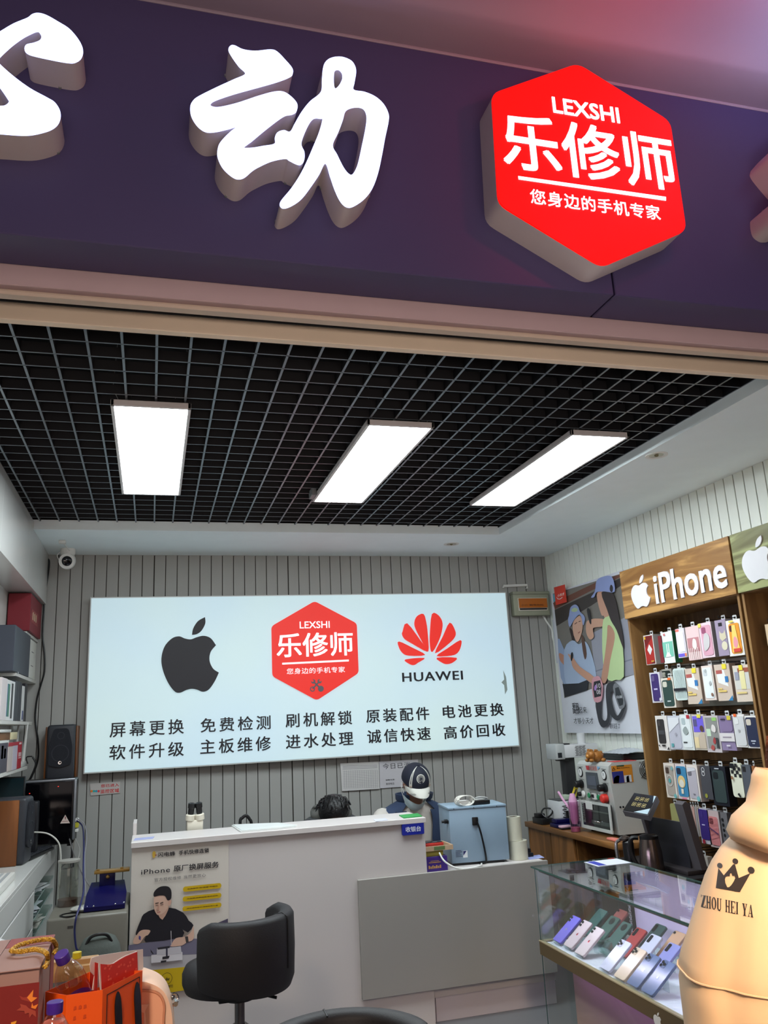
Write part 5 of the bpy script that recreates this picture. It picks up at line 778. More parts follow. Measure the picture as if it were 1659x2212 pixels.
# stickers and papers on the upper counter
def slab(name, label, cat, pts, z, h, c, group=None, rough=.6):
    P3 = [pZ(x, y, z) for x, y in pts]; o = P3[0]; m = at(MB(), o); m.prism(P3, (0, 0, h)); return tag(m.build(name, P(c, rough)), label, cat, group)
slab('counter_sticker', 'small violet and white sticker at the left end of the upper counter top', 'sticker', [(288, 1816), (330, 1812), (334, 1807), (292, 1811)], 1.0402, .0008, (150, 156, 196))
k = thing('paper_stack', 'stack of white papers in clear sleeves lying on the upper counter top', 'papers', pZ(560, 1790, 1.04)); A_ = [pZ(*q, 1.0405) for q in ((520, 1798), (606, 1791), (640, 1787), (600, 1781), (500, 1785))]
m = MB(); m.prism(A_, (0, 0, .006)); m.build('papers', P((214, 216, 214), .5), k); m = MB(); m.prism([p_+Vector((.006, .004, .0065)) for p_ in A_], (0, 0, .003)); m.build('sleeve', P((224, 228, 226), .25), k)
slab('green_payment_board', 'green and white payment board lying at the right end of the upper counter', 'board', [(872, 1768), (912, 1764), (902, 1758), (862, 1762)], 1.0405, .004, (40, 140, 66))
slab('white_card', 'white and blue card on the upper counter left of the green payment board', 'card', [(812, 1775), (838, 1772), (832, 1768), (807, 1771)], 1.0405, .002, (196, 198, 216))
# microscope and headset loop behind the counter
b = Vector((.245, 4.98, .743)); k = thing('microscope', 'white stereo microscope with two black eyepieces behind the upper counter', 'microscope', b)
MW = P((214, 208, 192), .35); m = MB(); m.box(b+Vector((-.10, -.02, 0)), b+Vector((.10, .15, .02)), .006); m.cyl(b+Vector((0, .12, .02)), b+Vector((0, .12, .34)), .014); m.build('stand', MW, k)
m = MB(); m.box(b+Vector((-.045, .01, .27)), b+Vector((.045, .10, .345)), .010); m.lathe(((.035, .0), (.04, -.05), (.032, -.09)), b+Vector((0, .05, .27)), n=20); hd = m.build('head', MW, k)
for s_ in (-1, 1):
    o = b+Vector((s_*.027, .03, .345)); ax = Vector((s_*-.10, -.15, 1)); m = MB(); m.lathe(((.026, 0), (.026, .028), (.022, .032)), o, ax, 20); t_ = m.build('tube', MW, hd)
    m = MB(); o2 = o+ax.normalized()*.032; m.lathe(((.0165, 0), (.0165, .03), (.02, .034), (.0205, .058), (.016, .060), (.001, .056)), o2, ax, 20); m.build('eyepiece', BLACK, t_)
c = pY(530, 1786, 5.0); c.z = .743; k = thing('desk_lamp_loop', 'black curved hose of a fume extractor peeping over the upper counter', 'hose', c)
m = MB(); m.tube(cr([tuple(c+Vector(q)) for q in ((-.028, 0, .05), (-.030, 0, .30), (-.016, 0, .335), (.005, 0, .345), (.024, 0, .325), (.036, 0, .28), (.04, 0, .05))], 6, False), .009, 10); m.build('hose', BLACK, k); m = MB(); m.lathe(((.05, 0), (.05, .03), (.03, .05)), c, n=20); m.build('base', BLACK, k)
# blue machine on the lower counter
BLM = mat('blue machine paint', (134, 156, 174), .4, .1, var=.03); a0, a1 = Vector((1.682, 4.79, .757)), Vector((2.025, 4.75, .757)); ux = (a1-a0).normalized(); uy = Vector((-ux.y, ux.x, 0)); w_ = (a1-a0).length; ZB = 1.062
MBX = Matrix(((ux.x, uy.x, 0, a0.x), (ux.y, uy.y, 0, a0.y), (0, 0, 1, a0.z), (0, 0, 0, 1)))
k = thing('blue_machine', 'light blue metal box machine with a power lead on the lower counter', 'machine', a0+ux*w_/2+Vector((0, .12, -.014)))
m = MB(MBX); m.box((0, 0, 0), (w_, .28, ZB-.757-.012), .003); m.build('housing', BLM, k); m = MB(MBX); m.box((-.004, -.004, ZB-.757-.0115), (w_+.004, .284, ZB-.757), .002); lid = m.build('lid', BLM, k)
m = MB(MBX)
for x_ in (.03, .15, .29): m.cyl((x_, -.0045, ZB-.765), (x_, -.006, ZB-.765), .003, n=8)
m.build('screws', INK, lid); m = MB(MBX); m.box((.005, .01, -.014), (w_-.03, .27, -.001)); m.build('rubber_base', BLACK, k)
m = MB(MBX); m.box((.135, -.014, .20), (.170, -.0005, .245), .003); sk = m.build('power_inlet', BLACK, k)
m = MB(MBX); m.tube(cr([(.16, -.02, .22), (.175, -.022, .17), (.19, -.014, .1), (.20, -.012, .03), (.198, -.008, -.004), (.16, -.016, -.008)], 6, False), .0055); m.build('power_lead', BLACK, sk)
m = MB(MBX); m.cyl((-.001, .05, .225), (-.02, .05, .225), .012); m.cyl((-.001, .025, .225), (-.006, .025, .225), .010); m.cyl((-.02, .05, .225), (-.035, .05, .225), .008); m.build('side_sockets', BLACK, k)
FBm = Frame(a0-uy*.0008, ux, (0, 0, 1)); m = MB()
for j in range(5): m.flat(FBm, [(.025, .035+j*.008), (.065-.006*(j % 3), .035+j*.008), (.065-.006*(j % 3), .0375+j*.008), (.025, .0375+j*.008)], 0, .0006)
m.build('printed_text', P((60, 66, 96), .5), k); m = MB(); m.flat(FBm, [(.068, .028), (.095, .028), (.095, .066), (.068, .066)], 0, .0008); lb = m.build('rating_label', P((206, 212, 214), .5), k); m = MB(); m.flat(FBm, [(.07, .04), (.09, .064), (.07, .064)], .001, .0016); m.build('label_print', P((30, 36, 90), .5), lb)
def on_lid(x, y): return MBX @ Vector((x, y, ZB-.757))
c = on_lid(.105, .07); k = thing('power_adapter', 'white laptop power brick with its coiled white lead on the blue machine', 'adapter', c); m = MB(); m.box(c+Vector((-.03, -.022, .001)), c+Vector((.035, .022, .03)), .008); m.build('brick', SOFTWHITE, k)
m = MB()
for i in range(6): m.tube([c+Vector((-.012+.05*math.cos(a*.26+i)+.004*i, -.03+.012*math.sin(a*.26)*0-.004*i+.002*a % .01, .031+.028*math.sin(a*.26+i))) for a in range(24)], .0028, 6, True)
m.build('lead', P((206, 204, 196), .4), k)
c = on_lid(.205, .08); k = thing('charger_tray', 'black open box holding a silver cable reel on the blue machine', 'tray', c); m = MB(); m.box(c+Vector((-.045, -.035, .001)), c+Vector((.06, .035, .024)), .004); m.build('box', BLACK, k); m = MB(); m.box(c+Vector((-.03, -.028, .024)), c+Vector((.03, .02, .032)), .004); m.tube(cr([tuple(c+Vector(q)) for q in ((-.03, -.01, .034), (-.01, -.03, .044), (.03, -.028, .04), (.05, -.02, .032))], 5, False), .004); m.build('reel', P((176, 178, 176), .3), k)
# tape rolls, black boxes, card
TAPE = mat('packing tape', (196, 194, 176), .3, var=.04)
for nm, (x, y, z, r_, h_) in (('wider roll of clear packing tape standing on the lower counter under the other roll', (2.105, 4.80, .744, .055, .105)), ('taller roll of clear packing tape stacked on top of the wide roll', (2.09, 4.80, .850, .043, .132))):
    k = thing('tape_roll', nm, 'tape', (x, y, z), 'packing tape rolls'); m = MB(); m.lathe(((r_*.62, 0), (r_, 0), (r_, h_), (r_*.62, h_), (r_*.62, 0)), (x, y, z), n=36, cap=False); m.build('tape', TAPE, k); m = MB(); m.lathe(((r_*.55, .001), (r_*.615, .001), (r_*.615, h_-.002), (r_*.55, h_-.002), (r_*.55, .001)), (x, y, z), n=28, cap=False); m.build('core', P((70, 56, 46), .7), k)
for i, (z, c_, lab) in enumerate(((.744, (26, 26, 30), 'lower of two black device boxes behind the tape rolls'), (.768, (32, 32, 36), 'upper of two black device boxes behind the tape rolls'), (.792, (126, 132, 136), 'grey flat box on the black boxes behind the tape rolls'))):
    m = at(MB(), (2.17, 4.90, z)); m.box((2.13, 4.82-.0+i*.01, z), (2.21+.0-.01*i, 5.06, z+.023), .003); tag(m.build('device_box', P(c_, .35)), lab, 'box', 'device boxes behind the tape')
slab('payment_card', 'blue and white card lying at the right end of the lower counter', 'card', [(1143, 1857), (1176, 1853), (1165, 1847), (1135, 1851)], .7435, .002, (150, 158, 206))
# boxes, tray and phone between counter end and blue machine
k = thing('purple_box', 'small purple accessory box with gold print beside the counter end', 'box', pY(938, 1876, 4.70)); c = Vector((1.555, 4.72, .744)); m = MB(); m.box(c+Vector((-.065, -.03, 0)), c+Vector((.065, .07, .078)), .001, 1); m.build('carton', P((60, 34, 120), .45), k)
Fq = FY(4.6895); m = MB(); [m.flat(Fq, [(1.507+.011*i, .760), (1.514+.011*i, .760), (1.514+.011*i, .776-.004*(i % 2)), (1.507+.011*i, .776-.004*(i % 2))], .0002, .0008) for i in range(7)]; m.flat(Fq, [(1.51, .79), (1.58, .79), (1.58, .793), (1.51, .793)], .0002, .0008); m.flat(Fq, [(1.52, .798), (1.57, .798), (1.57, .80), (1.52, .80)], .0002, .0008); m.build('print', P((196, 150, 70), .4), k)
m = at(MB(), (1.55, 4.72, .823)); m.box((1.495, 4.695, .823), (1.60, 4.78, .85), .002); o_ = tag(m.build('yellow_box', P((140, 128, 50), .5)), 'flat yellow box between the purple box and the wooden tray', 'box')
k = thing('wooden_tray', 'pale wooden tray holding a red-edged phone beside the counter end', 'tray', (1.57, 4.75, .851)); m = MB(); m.box((1.49, 4.69, .851), (1.66, 4.86, .857)); m.box((1.49, 4.69, .857), (1.66, 4.70, .876)); m.box((1.49, 4.85, .857), (1.66, 4.86, .876)); m.box((1.65, 4.70, .857), (1.66, 4.85, .876)); m.box((1.49, 4.70, .857), (1.50, 4.85, .876)); m.build('frame', wood('pale wood', (176, 150, 122), (200, 176, 146), (1, 1, 1), .5, 1, 6), k); m = MB(); m.box((1.545, 4.6885, .855), (1.61, 4.6898, .873)); m.build('green_label', P((90, 116, 70), .5), k)
k = thing('red_phone', 'phone in a red case lying face up on the pale wooden tray', 'phone', (1.57, 4.78, .877)); m = MB(); m.box((1.50, 4.725, .866), (1.618, 4.83, .888), .006); m.build('case', P((186, 54, 46), .4), k); m = MB(); m.box((1.507, 4.732, .8885), (1.611, 4.823, .891), .001); m.build('screen', P((24, 16, 26), .1), k)
m = at(MB(), (1.6, 4.68, .75)); m.tube(cr([tuple(q) for q in ((1.575, 4.69, .84), (1.59, 4.66, .80), (1.64, 4.645, .765), (1.70, 4.640, .752), (1.77, 4.65, .752), (1.82, 4.69, .752), (1.84, 4.73, .752))], 6, False), .0048); tag(m.build('charging_cable', SOFTWHITE), 'white charging cable looping from the yellow box along the lower counter edge', 'cable')
# ================================================================ people
def skin_body(name, nodes, parent, m, org):
    """one continuous figure: nodes = {key: (parent key, (x, y, z), radius)}, grown with a skin modifier and smoothed"""
    me = bpy.data.meshes.new('sk'); keys = list(nodes); ix = {q: i for i, q in enumerate(keys)}
    me.from_pydata([nodes[q][1] for q in keys], [(ix[nodes[q][0]], ix[q]) for q in keys if nodes[q][0]], [])
    o = bpy.data.objects.new('sk', me); COL.objects.link(o); o.modifiers.new('s', 'SKIN'); o.modifiers.new('u', 'SUBSURF').levels = 2
    for i, q in enumerate(keys):
        v = me.skin_vertices[0].data[i]; r = nodes[q][2]; v.radius = r if isinstance(r, tuple) else (r, r); v.use_root = (i == 0)
    dg = bpy.context.evaluated_depsgraph_get(); e = bpy.data.meshes.new_from_object(o.evaluated_get(dg)); bpy.data.objects.remove(o); bpy.data.meshes.remove(me)
    mb = MB(); mb._mesh(e); bpy.data.meshes.remove(e); return mb.build(name, m, parent, 80)
def hand(nodes, wrist, tag_, pos, fwd, up, side):
    """palm, five unequal bent fingers and a thumb from the side of the palm"""
    p = Vector(pos); f = Vector(fwd).normalized(); u = Vector(up).normalized(); s_ = f.cross(u).normalized()*side
    nodes[tag_+'palm'] = (wrist, tuple(p+f*.05), (.022, .030))
    for i, (o, l) in enumerate(((-.028, .062), (-.010, .072), (.009, .067), (.026, .052))):
        b = p+f*.085+s_*o; nodes['%sf%da' % (tag_, i)] = (tag_+'palm', tuple(b), .0095); nodes['%sf%db' % (tag_, i)] = ('%sf%da' % (tag_, i), tuple(b+f*l*.5-u*.010), .0088); nodes['%sf%dc' % (tag_, i)] = ('%sf%db' % (tag_, i), tuple(b+f*l*.85-u*.030), .0078)
    b = p+f*.03-s_*.038; nodes[tag_+'t1'] = (tag_+'palm', tuple(b), .012); nodes[tag_+'t2'] = (tag_+'t1', tuple(b+f*.03-s_*.018-u*.01), .010); nodes[tag_+'t3'] = (tag_+'t2', tuple(b+f*.055-s_*.016-u*.022), .0085)
SKIN = mat('skin', (190, 142, 118), .5, var=.05); SKIND = mat('skin tanned', (150, 104, 82), .5, var=.05)
def seated(ps, cx, cy, dirn, sh_z, head, hw, bend=.15, skin=SKIN, elbows=None, wrists=None):
    """body of a person on a seat; dirn = +-1 facing along y; head = skull centre, hw = shoulder half width"""
    f = Vector((0, dirn, 0)); X = Vector((1, 0, 0)); n = {}; V = Vector
    b = V((cx, cy, .50)); n['pelvis'] = (None, tuple(b), (.15, .12)); n['waist'] = ('pelvis', tuple(b+V((0, 0, .16))+f*.03), (.14, .11)); n['chest'] = ('waist', tuple(V((cx, cy, sh_z-.13))+f*bend*.7), (.15, .11)); n['neckbase'] = ('chest', tuple(V((cx, cy, sh_z+.0))+f*bend), (.07, .065))
    h = V(head); n['neck'] = ('neckbase', tuple((V((cx, cy, sh_z))+f*bend)*.5+h*.5-V((0, 0, .02))), .052); n['skull'] = ('neck', tuple(h), (.082, .095))
    for s_, nm in ((-1, 'l'), (1, 'r')):
        sh = V((cx+s_*hw, cy, sh_z-.03))+f*bend*.8; n[nm+'sh'] = ('chest', tuple(sh), .058)
        el = V(elbows[nm]) if elbows else sh+V((s_*.06, 0, -.25))+f*.12; n[nm+'el'] = (nm+'sh', tuple(el), .042)
        wr = V(wrists[nm]) if wrists else el+f*.22+V((-s_*.12, 0, .02)); n[nm+'wr'] = (nm+'el', tuple(wr), .028); hand(n, nm+'wr', nm, wr, (wr-el), (0, 0, 1), s_)
        hp = b+X*s_*.09; n[nm+'hip'] = ('pelvis', tuple(hp+f*.06), .09); kn = hp+f*.42+V((s_*.03, 0, .0)); n[nm+'kn'] = (nm+'hip', tuple(kn), .062); an = kn+V((0, 0, -.40)); n[nm+'an'] = (nm+'kn', tuple(an), .042); n[nm+'ft'] = (nm+'an', tuple(an+f*.14+V((0, 0, -.05))), .038)
    return n
# ---- man in cap, vest and mask behind the counter
PXm = Vector((1.70, 5.47, 1.165)); c35, s35 = math.cos(R(33)), math.sin(R(33)); UPm = Vector((.04, -s35, c35)).normalized(); FWm = Vector((.05, -c35, -s35)); FWm = (FWm-UPm*FWm.dot(UPm)).normalized(); RTm = FWm.cross(UPm)
HM = Matrix(((RTm.x, FWm.x, UPm.x, PXm.x), (RTm.y, FWm.y, UPm.y, PXm.y), (RTm.z, FWm.z, UPm.z, PXm.z), (0, 0, 0, 1)))
man = thing('person', 'person in a navy cap, blue vest and pale face mask looking down behind the counter', 'person', (1.73, 5.66, 0))
nd = seated(None, 1.73, 5.74, -1, 1.0, HM @ Vector((0, 0, 0)), .205, .10, SKIND, elbows={'l': (1.50, 5.45, .82), 'r': (2.04, 5.47, .80)}, wrists={'l': (1.62, 5.24, .80), 'r': (1.86, 5.22, .80)})
nd['lsh'] = ('chest', (1.545, 5.67, .935), .044); nd['rsh'] = ('chest', (1.915, 5.67, .935), .044); nd['skull'] = ('neck', tuple(HM @ Vector((0, -.005, .025))), (.080, .092)); nd['face'] = ('skull', tuple(HM @ Vector((0, .022, -.045))), (.066, .07)); nd['chin'] = ('face', tuple(HM @ Vector((0, .045, -.095))), (.038, .04)); nd['nose'] = ('face', tuple(HM @ Vector((0, .098, -.035))), .013)
for s_, nm in ((-1, 'el'), (1, 'er')): nd['ear'+nm] = ('skull', tuple(HM @ Vector((s_*.088, -.005, -.02))), (.012, .02))
body = skin_body('body', nd, man, SKIND, None)
m = MB(HM)
for s_ in (-1, 1): m.ball((s_*.03, .083, -.008), (.014, .006, .0035), 10)
m.build('eyes', mat('closed eye', (54, 34, 28), .5), man); m = MB(HM)
for s_ in (-1, 1): m.box((s_*.03-.018, .082, .008), (s_*.03+.018, .092, .014), .002)
m.build('eyebrows', P((30, 24, 22), .7), man)
m = MB(HM); rows = []
for i in range(9):
    t = i/8; z = -.066-.072*t; rows.append([((.088-.022*t)*math.sin(a), .012+(.094-.012*t+.012*math.sin(math.pi*t))*math.cos(a)+(.014 if i == 0 else 0)*math.cos(a)**8, z-.018*math.cos(a)**2) for a in [R(-78+156*j/20) for j in range(21)]])
m.rings(rows, False); mk = m.build('face_mask', mat('face mask', (182, 202, 208), .7), man)
m = MB(HM)
for s_ in (-1, 1): m.tube(cr([(s_*.085, .032, -.056), (s_*.092, .0, -.03), (s_*.094, -.014, -.006)], 4, False), .002); m.tube(cr([(s_*.066, .03, -.125), (s_*.086, .0, -.07), (s_*.093, -.016, -.03)], 4, False), .002)
m.build('ear_loops', SOFTWHITE, mk)
NAVY = mat('cap navy', (26, 30, 46), .75, var=.08); CAPW = mat('cap white', (206, 206, 198), .7)
def dome(az, el, k_=1.0): return Vector((.096*k_*math.sin(az)*math.cos(el), (.108*k_)*math.cos(az)*math.cos(el)-.004, .028+(.098*k_)*math.sin(el)))
m = MB(HM); m.rings([[dome(2*math.pi*i/36, R(-6+96*j/10 if j < 10 else 89)) for i in range(36)] for j in range(11)], True, True, True); cap = m.build('cap_crown', NAVY, man, 50)
m = MB(HM); m.ball(dome(0, R(90), 1.0), .008, 10); m.build('cap_button', NAVY, cap)
for s_ in (-1, 1):
    m = MB(HM); rows = []
    for j in range(13):
        el = R(-6+88*j/12); a0 = s_*R(42+14*j/12); wd_ = R(13-5*j/12); rows.append([dome(a0+wd_*q, el, 1.018) for q in (-.5, -.2, .2, .5)])
    m.rings(rows, False); st = m.build('white_panel', CAPW, cap)
    m = MB(HM); rows = [[dome(s_*R(42+14*j/12)+R(3)*q, R(-6+88*j/12), 1.026) for q in (-.5, .5)] for j in range(2, 9)]; m.rings(rows, False); m.build('dark_lettering_strip', P((60, 62, 72)), st)
def patch(r0, r1, k_, nm, mt, par):
    m = MB(HM); c0 = dome(R(4), R(36), k_); n_ = (dome(R(4), R(36), 1.1)-dome(R(4), R(36), 1)).normalized(); x_ = Vector((1, 0, 0)); x_ = (x_-n_*x_.dot(n_)).normalized(); y_ = n_.cross(x_)
    rings = []
    for r_ in (r0, r1): rings.append([c0+(x_*math.cos(a*math.pi/14)+y_*math.sin(a*math.pi/14))*r_-n_*(r_*r_*5.2) for a in range(28)])
    rings.append(rings[0]) if False else None
    m.rings(rings, True, r0 < .002, False); return m.build(nm, mt, par)
bd = patch(.001, .029, 1.02, 'badge', CAPW, cap); patch(.020, .0235, 1.035, 'badge_ring', NAVY, bd); patch(.001, .016, 1.034, 'badge_centre', NAVY, bd); patch(.009, .0105, 1.045, 'badge_ring', CAPW, bd)
m = MB(HM); top, bot = [], []
for j in range(7):
    t = j/6; top.append([(.098*math.sin(a)*(1-.10*t), .100*math.cos(a)+(.066*t)*(math.cos(a)**1.3 if math.cos(a) > 0 else 0), .024-.008*t-.016*math.sin(a)**2-.02*t*t) for a in [R(-72+144*i/24) for i in range(25)]])
m.rings(top, False); m.rings([[(x, y, z-.004) for x, y, z in r_] for r_ in top], False); br = m.build('brim', CAPW, cap)
m = MB(HM)
for s_ in (-1, 1):
    for r_ in (.008, .014, .02): m.tube([(s_*.06+r_*math.cos(a*.314), .118+r_*math.sin(a*.314)-.0, .004+.0*a-.012*abs(math.cos(a*.314))*0) for a in range(0, 11)], .001, 4)
m.build('printed_lines', P((60, 60, 64)), br)
SHIRT = mat('white shirt', (206, 200, 192), .85, bump=.15, bscale=30); VEST = mat('blue vest', (50, 66, 96), .75, bump=.2, bscale=25, var=.12)
prof = [(.47, .19, .14, 5.73), (.62, .20, .14, 5.72), (.78, .215, .135, 5.70), (.88, .225, .125, 5.67), (.94, .222, .112, 5.655), (.98, .195, .10, 5.645), (1.01, .14, .09, 5.64), (1.035, .085, .08, 5.63), (1.055, .07, .072, 5.62)]
def se(a, p=.8): c, s_ = math.cos(a), math.sin(a); return math.copysign(abs(c)**p, c), math.copysign(abs(s_)**p, s_)
def loft(pr, cx, grow=0, keep=None, lean=None):
    m = MB(); rows = []
    for z, a, b, y in pr: rows.append([(cx+(a+grow)*se(2*math.pi*i/40)[0]*(1+.015*noise.noise(Vector((i*.5, z*9, 1)))), y+(b+grow)*se(2*math.pi*i/40)[1], z) for i in range(40)])
    if keep is None: m.rings(rows)
    else:
        for r0, r1, z in zip(rows, rows[1:], [q[0] for q in pr]):
            for i in range(40):
                if keep(i, z): m.quad(r0[i], r0[(i+1) % 40], r1[(i+1) % 40], r1[i])
        bmesh.ops.remove_doubles(m.bm, verts=m.bm.verts[:], dist=1e-5); bmesh.ops.solidify(m.bm, geom=m.bm.faces[:], thickness=-.006)
    return m
m = loft(prof, 1.73)
for s_, e, w_ in ((-1, (1.50, 5.45, .82), (1.60, 5.27, .80)), (1, (2.04, 5.47, .80), (1.88, 5.25, .80))):
    sh = (1.73+s_*.215, 5.655, .935); m.tube(cr([sh, tuple(Vector(sh)*.5+Vector(e)*.5+Vector((s_*.03, 0, .03))), e, w_], 5, False), [.068]*5+[.062]*5+[.056]*3+[.05]*3, 14)
m.build('shirt', SHIRT, man, 60)
m = loft(prof[:-1]+[(1.05, .10, .10, 5.625), (1.085, .105, .105, 5.61)], 1.73, .016, lambda i, z: not (abs(i-29.5) < (1.6 if z < .8 else 2.0 if z < .95 else 2.6)) and not (z > .86 and z < .935 and (i in (0, 39, 19, 20, 1, 38, 18, 21)))); vs = m.build('vest', VEST, man, 60)
m = MB(); 
for i in (25.6, 34.4): m.tube([(1.73+(a+.024)*se(2*math.pi*i/40)[0], y+(b+.024)*se(2*math.pi*i/40)[1], z) for z, a, b, y in prof[:6]], .005, 6)
m.build('zip_edge', P((30, 40, 62), .6), vs); m = MB(); c = Vector((1.60, 5.525, .90)); m.prism([c+Vector(q) for q in ((-.02, 0, -.012), (-.012, 0, -.02), (.018, 0, .004), (.02, 0, .018), (0, 0, .006))], (0, -.006, 0)); m.build('chest_mark', P((90, 104, 130)), vs)
m = MB(); m.box((1.57, 5.60, .31), (1.89, 5.90, .362), .02); m.cyl((1.73, 5.77, .31), (1.73, 5.77, .05), .03); m.box((1.60, 5.74, .02), (1.86, 5.80, .05), .01); m.box((1.70, 5.64, .02), (1.76, 5.90, .05), .01); m.box((1.58, 5.93, .362), (1.88, 5.96, .88), .02); m.box((1.70, 5.88, .33), (1.76, 5.95, .40), .008)
o_ = at(m, (1.73, 5.77, 0)).build('office_chair', mat('chair fabric dark', (40, 42, 46), .8)); tag(o_, 'dark office chair under the capped person behind the counter', 'chair')
# ---- person bent over behind the counter
hc = pY(724, 1764, 5.30); hc.z -= .01
p2 = thing('person', 'person with short black hair bent over behind the white counter, only the crown showing', 'person', (hc.x, 5.62, 0))
n2 = seated(None, hc.x, 5.66, -1, .93, (hc.x, 5.32, 1.015), .19, .24, SKIN, elbows={'l': (hc.x-.25, 5.36, .80), 'r': (hc.x+.22, 5.36, .80)}, wrists={'l': (hc.x-.10, 5.22, .775), 'r': (hc.x+.10, 5.22, .775)})
n2['face'] = ('skull', (hc.x, 5.25, .97), (.062, .06)); n2['nose'] = ('face', (hc.x, 5.18, .955), .012); n2['earl'] = ('skull', (hc.x-.084, 5.30, 1.0), (.012, .018)); n2['earr'] = ('skull', (hc.x+.084, 5.30, 1.0), (.012, .018))
skin_body('body', n2, p2, SKIN, None); HAIR = mat('black hair', (14, 13, 15), .45, var=.2, bump=.5, bscale=60)
m = MB(); m.ball((hc.x, 5.325, 1.045), (.098, .108, .098), 28); 
rng = random.Random(3)
for i in range(90):
    a = rng.uniform(0, 2*math.pi); r_ = rng.uniform(.3, 1); x, y = math.cos(a)*r_*.09, math.sin(a)*r_*.095; z = .098*math.sqrt(max(0, 1-r_*r_*.9)); d = Vector((x, y-.02, .0)).normalized()*.035
    q = Vector((hc.x+x, 5.325+y, 1.045+z)); m.tube((q+Vector((0, 0, -.008)), q+d*.5+Vector((0, 0, -.006)), q+d*.9+Vector((0, 0, -.03))), [.008, .007, .002], 5)
m.build('hair', HAIR, p2, 60)
JK = mat('dark padded jacket', (62, 64, 66), .7, bump=.2, bscale=20); pr2 = [(.47, .18, .14, 5.66), (.65, .20, .15, 5.63), (.80, .225, .15, 5.56), (.90, .23, .13, 5.50), (.96, .20, .12, 5.46), (1.0, .13, .10, 5.43)]
m = loft(pr2, hc.x, .01)
for s_ in (-1, 1): sh = (hc.x+s_*.19, 5.47, .915); m.tube(cr([sh, (hc.x+s_*(.25 if s_ < 0 else .22), 5.36, .80), (hc.x+s_*.11, 5.24, .775)], 5, False), [.075]*5+[.06]*6, 12)
jk = m.build('jacket', JK, p2, 60)
m = MB(); rows = []
for j in range(6):
    t = j/5; rows.append([(hc.x+(.115+.02*math.sin(math.pi*t))*math.cos(a), 5.42+(.085+.02*math.sin(math.pi*t))*math.sin(a), .985+.075*t+.01*math.sin(3*a)) for a in [2*math.pi*i/28 for i in range(28)]])
m.rings(rows, True, False, False); bmesh.ops.solidify(m.bm, geom=m.bm.faces[:], thickness=.012); m.build('grey_hood', mat('grey sweat hood', (140, 140, 136), .85, bump=.2, bscale=40), jk, 60)
m = at(MB(), (hc.x, 5.66, 0)); m.lathe(((.17, .30), (.18, .32), (.18, .345), (.14, .362)), (hc.x, 5.66, 0), n=28); m.cyl((hc.x, 5.66, .03), (hc.x, 5.66, .30), .025); m.lathe(((.18, 0), (.17, .03), (.03, .04)), (hc.x, 5.66, 0), n=28); tag(m.build('round_stool', mat('stool dark', (36, 36, 40), .5)), 'dark round stool under the bent-over person behind the counter', 'stool')
# ---- hooded person at the glass case
PB = Vector((1.345, 1.585, 0)); er = Vector((math.cos(R(35)), -math.sin(R(35)), 0)); ef = Vector((math.sin(R(35)), math.cos(R(35)), 0))
W = lambda s_, f, z: PB+er*s_+ef*f+Vector((0, 0, z))
lady = thing('person', 'person in a cream hooded jacket seen from behind at the glass case', 'person', PB)
n3 = {'pelvis': (None, W(0, 0, .86), (.14, .11)), 'waist': ('pelvis', W(0, 0, 1.0), (.12, .10)), 'chest': ('waist', W(0, .01, 1.14), (.13, .10)), 'neckbase': ('chest', W(0, .02, 1.29), .06), 'neck': ('neckbase', W(0, .04, 1.36), .05), 'skull': ('neck', W(.085, .08, 1.475), (.074, .088)), 'face': ('skull', W(.092, .12, 1.43), (.056, .056)), 'nose': ('face', W(.10, .185, 1.43), .012), 'chin': ('face', W(.092, .135, 1.385), .033)}
for s_, nm in ((-1, 'l'), (1, 'r')):
    n3[nm+'ear'] = ('skull', W(.085+s_*.078, .07, 1.46), (.012, .018)); n3[nm+'sh'] = ('chest', W(s_*.155, .02, 1.20), .05); n3[nm+'el'] = (nm+'sh', W(s_*.22, .06, .97), .038); wr_ = W(-.14, .24, .99) if s_ < 0 else W(.14, .24, .99); n3[nm+'wr'] = (nm+'el', wr_, .026); hand(n3, nm+'wr', nm, wr_, (ef*.8-er*.35*s_), (0, 0, 1), s_)
    n3[nm+'hip'] = ('pelvis', W(s_*.085, 0, .80), .088); n3[nm+'kn'] = (nm+'hip', W(s_*.09, .02, .46), .055); n3[nm+'an'] = (nm+'kn', W(s_*.09, -.01, .10), .04); n3[nm+'ft'] = (nm+'an', W(s_*.10, .12, .04), .036)
skin_body('body', {q: (a, tuple(b), c) for q, (a, b, c) in n3.items()}, lady, SKIN, None)
JKT = mat('cream windcheater', (226, 192, 156), .62, var=.03, scale=3, bump=.55, bscale=5)
jp = [(.56, .225, .165), (.60, .262, .19), (.70, .275, .20), (.82, .282, .205), (.92, .281, .205), (.985, .277, .203), (1.015, .274, .200), (1.025, .270, .197), (1.035, .272, .199), (1.06, .264, .195), (1.10, .247, .185), (1.14, .231, .172), (1.18, .213, .158), (1.22, .194, .142), (1.25, .177, .128), (1.28, .155, .112), (1.305, .128, .10), (1.325, .10, .088)]
m = MB(); rows = []; NJ = 72
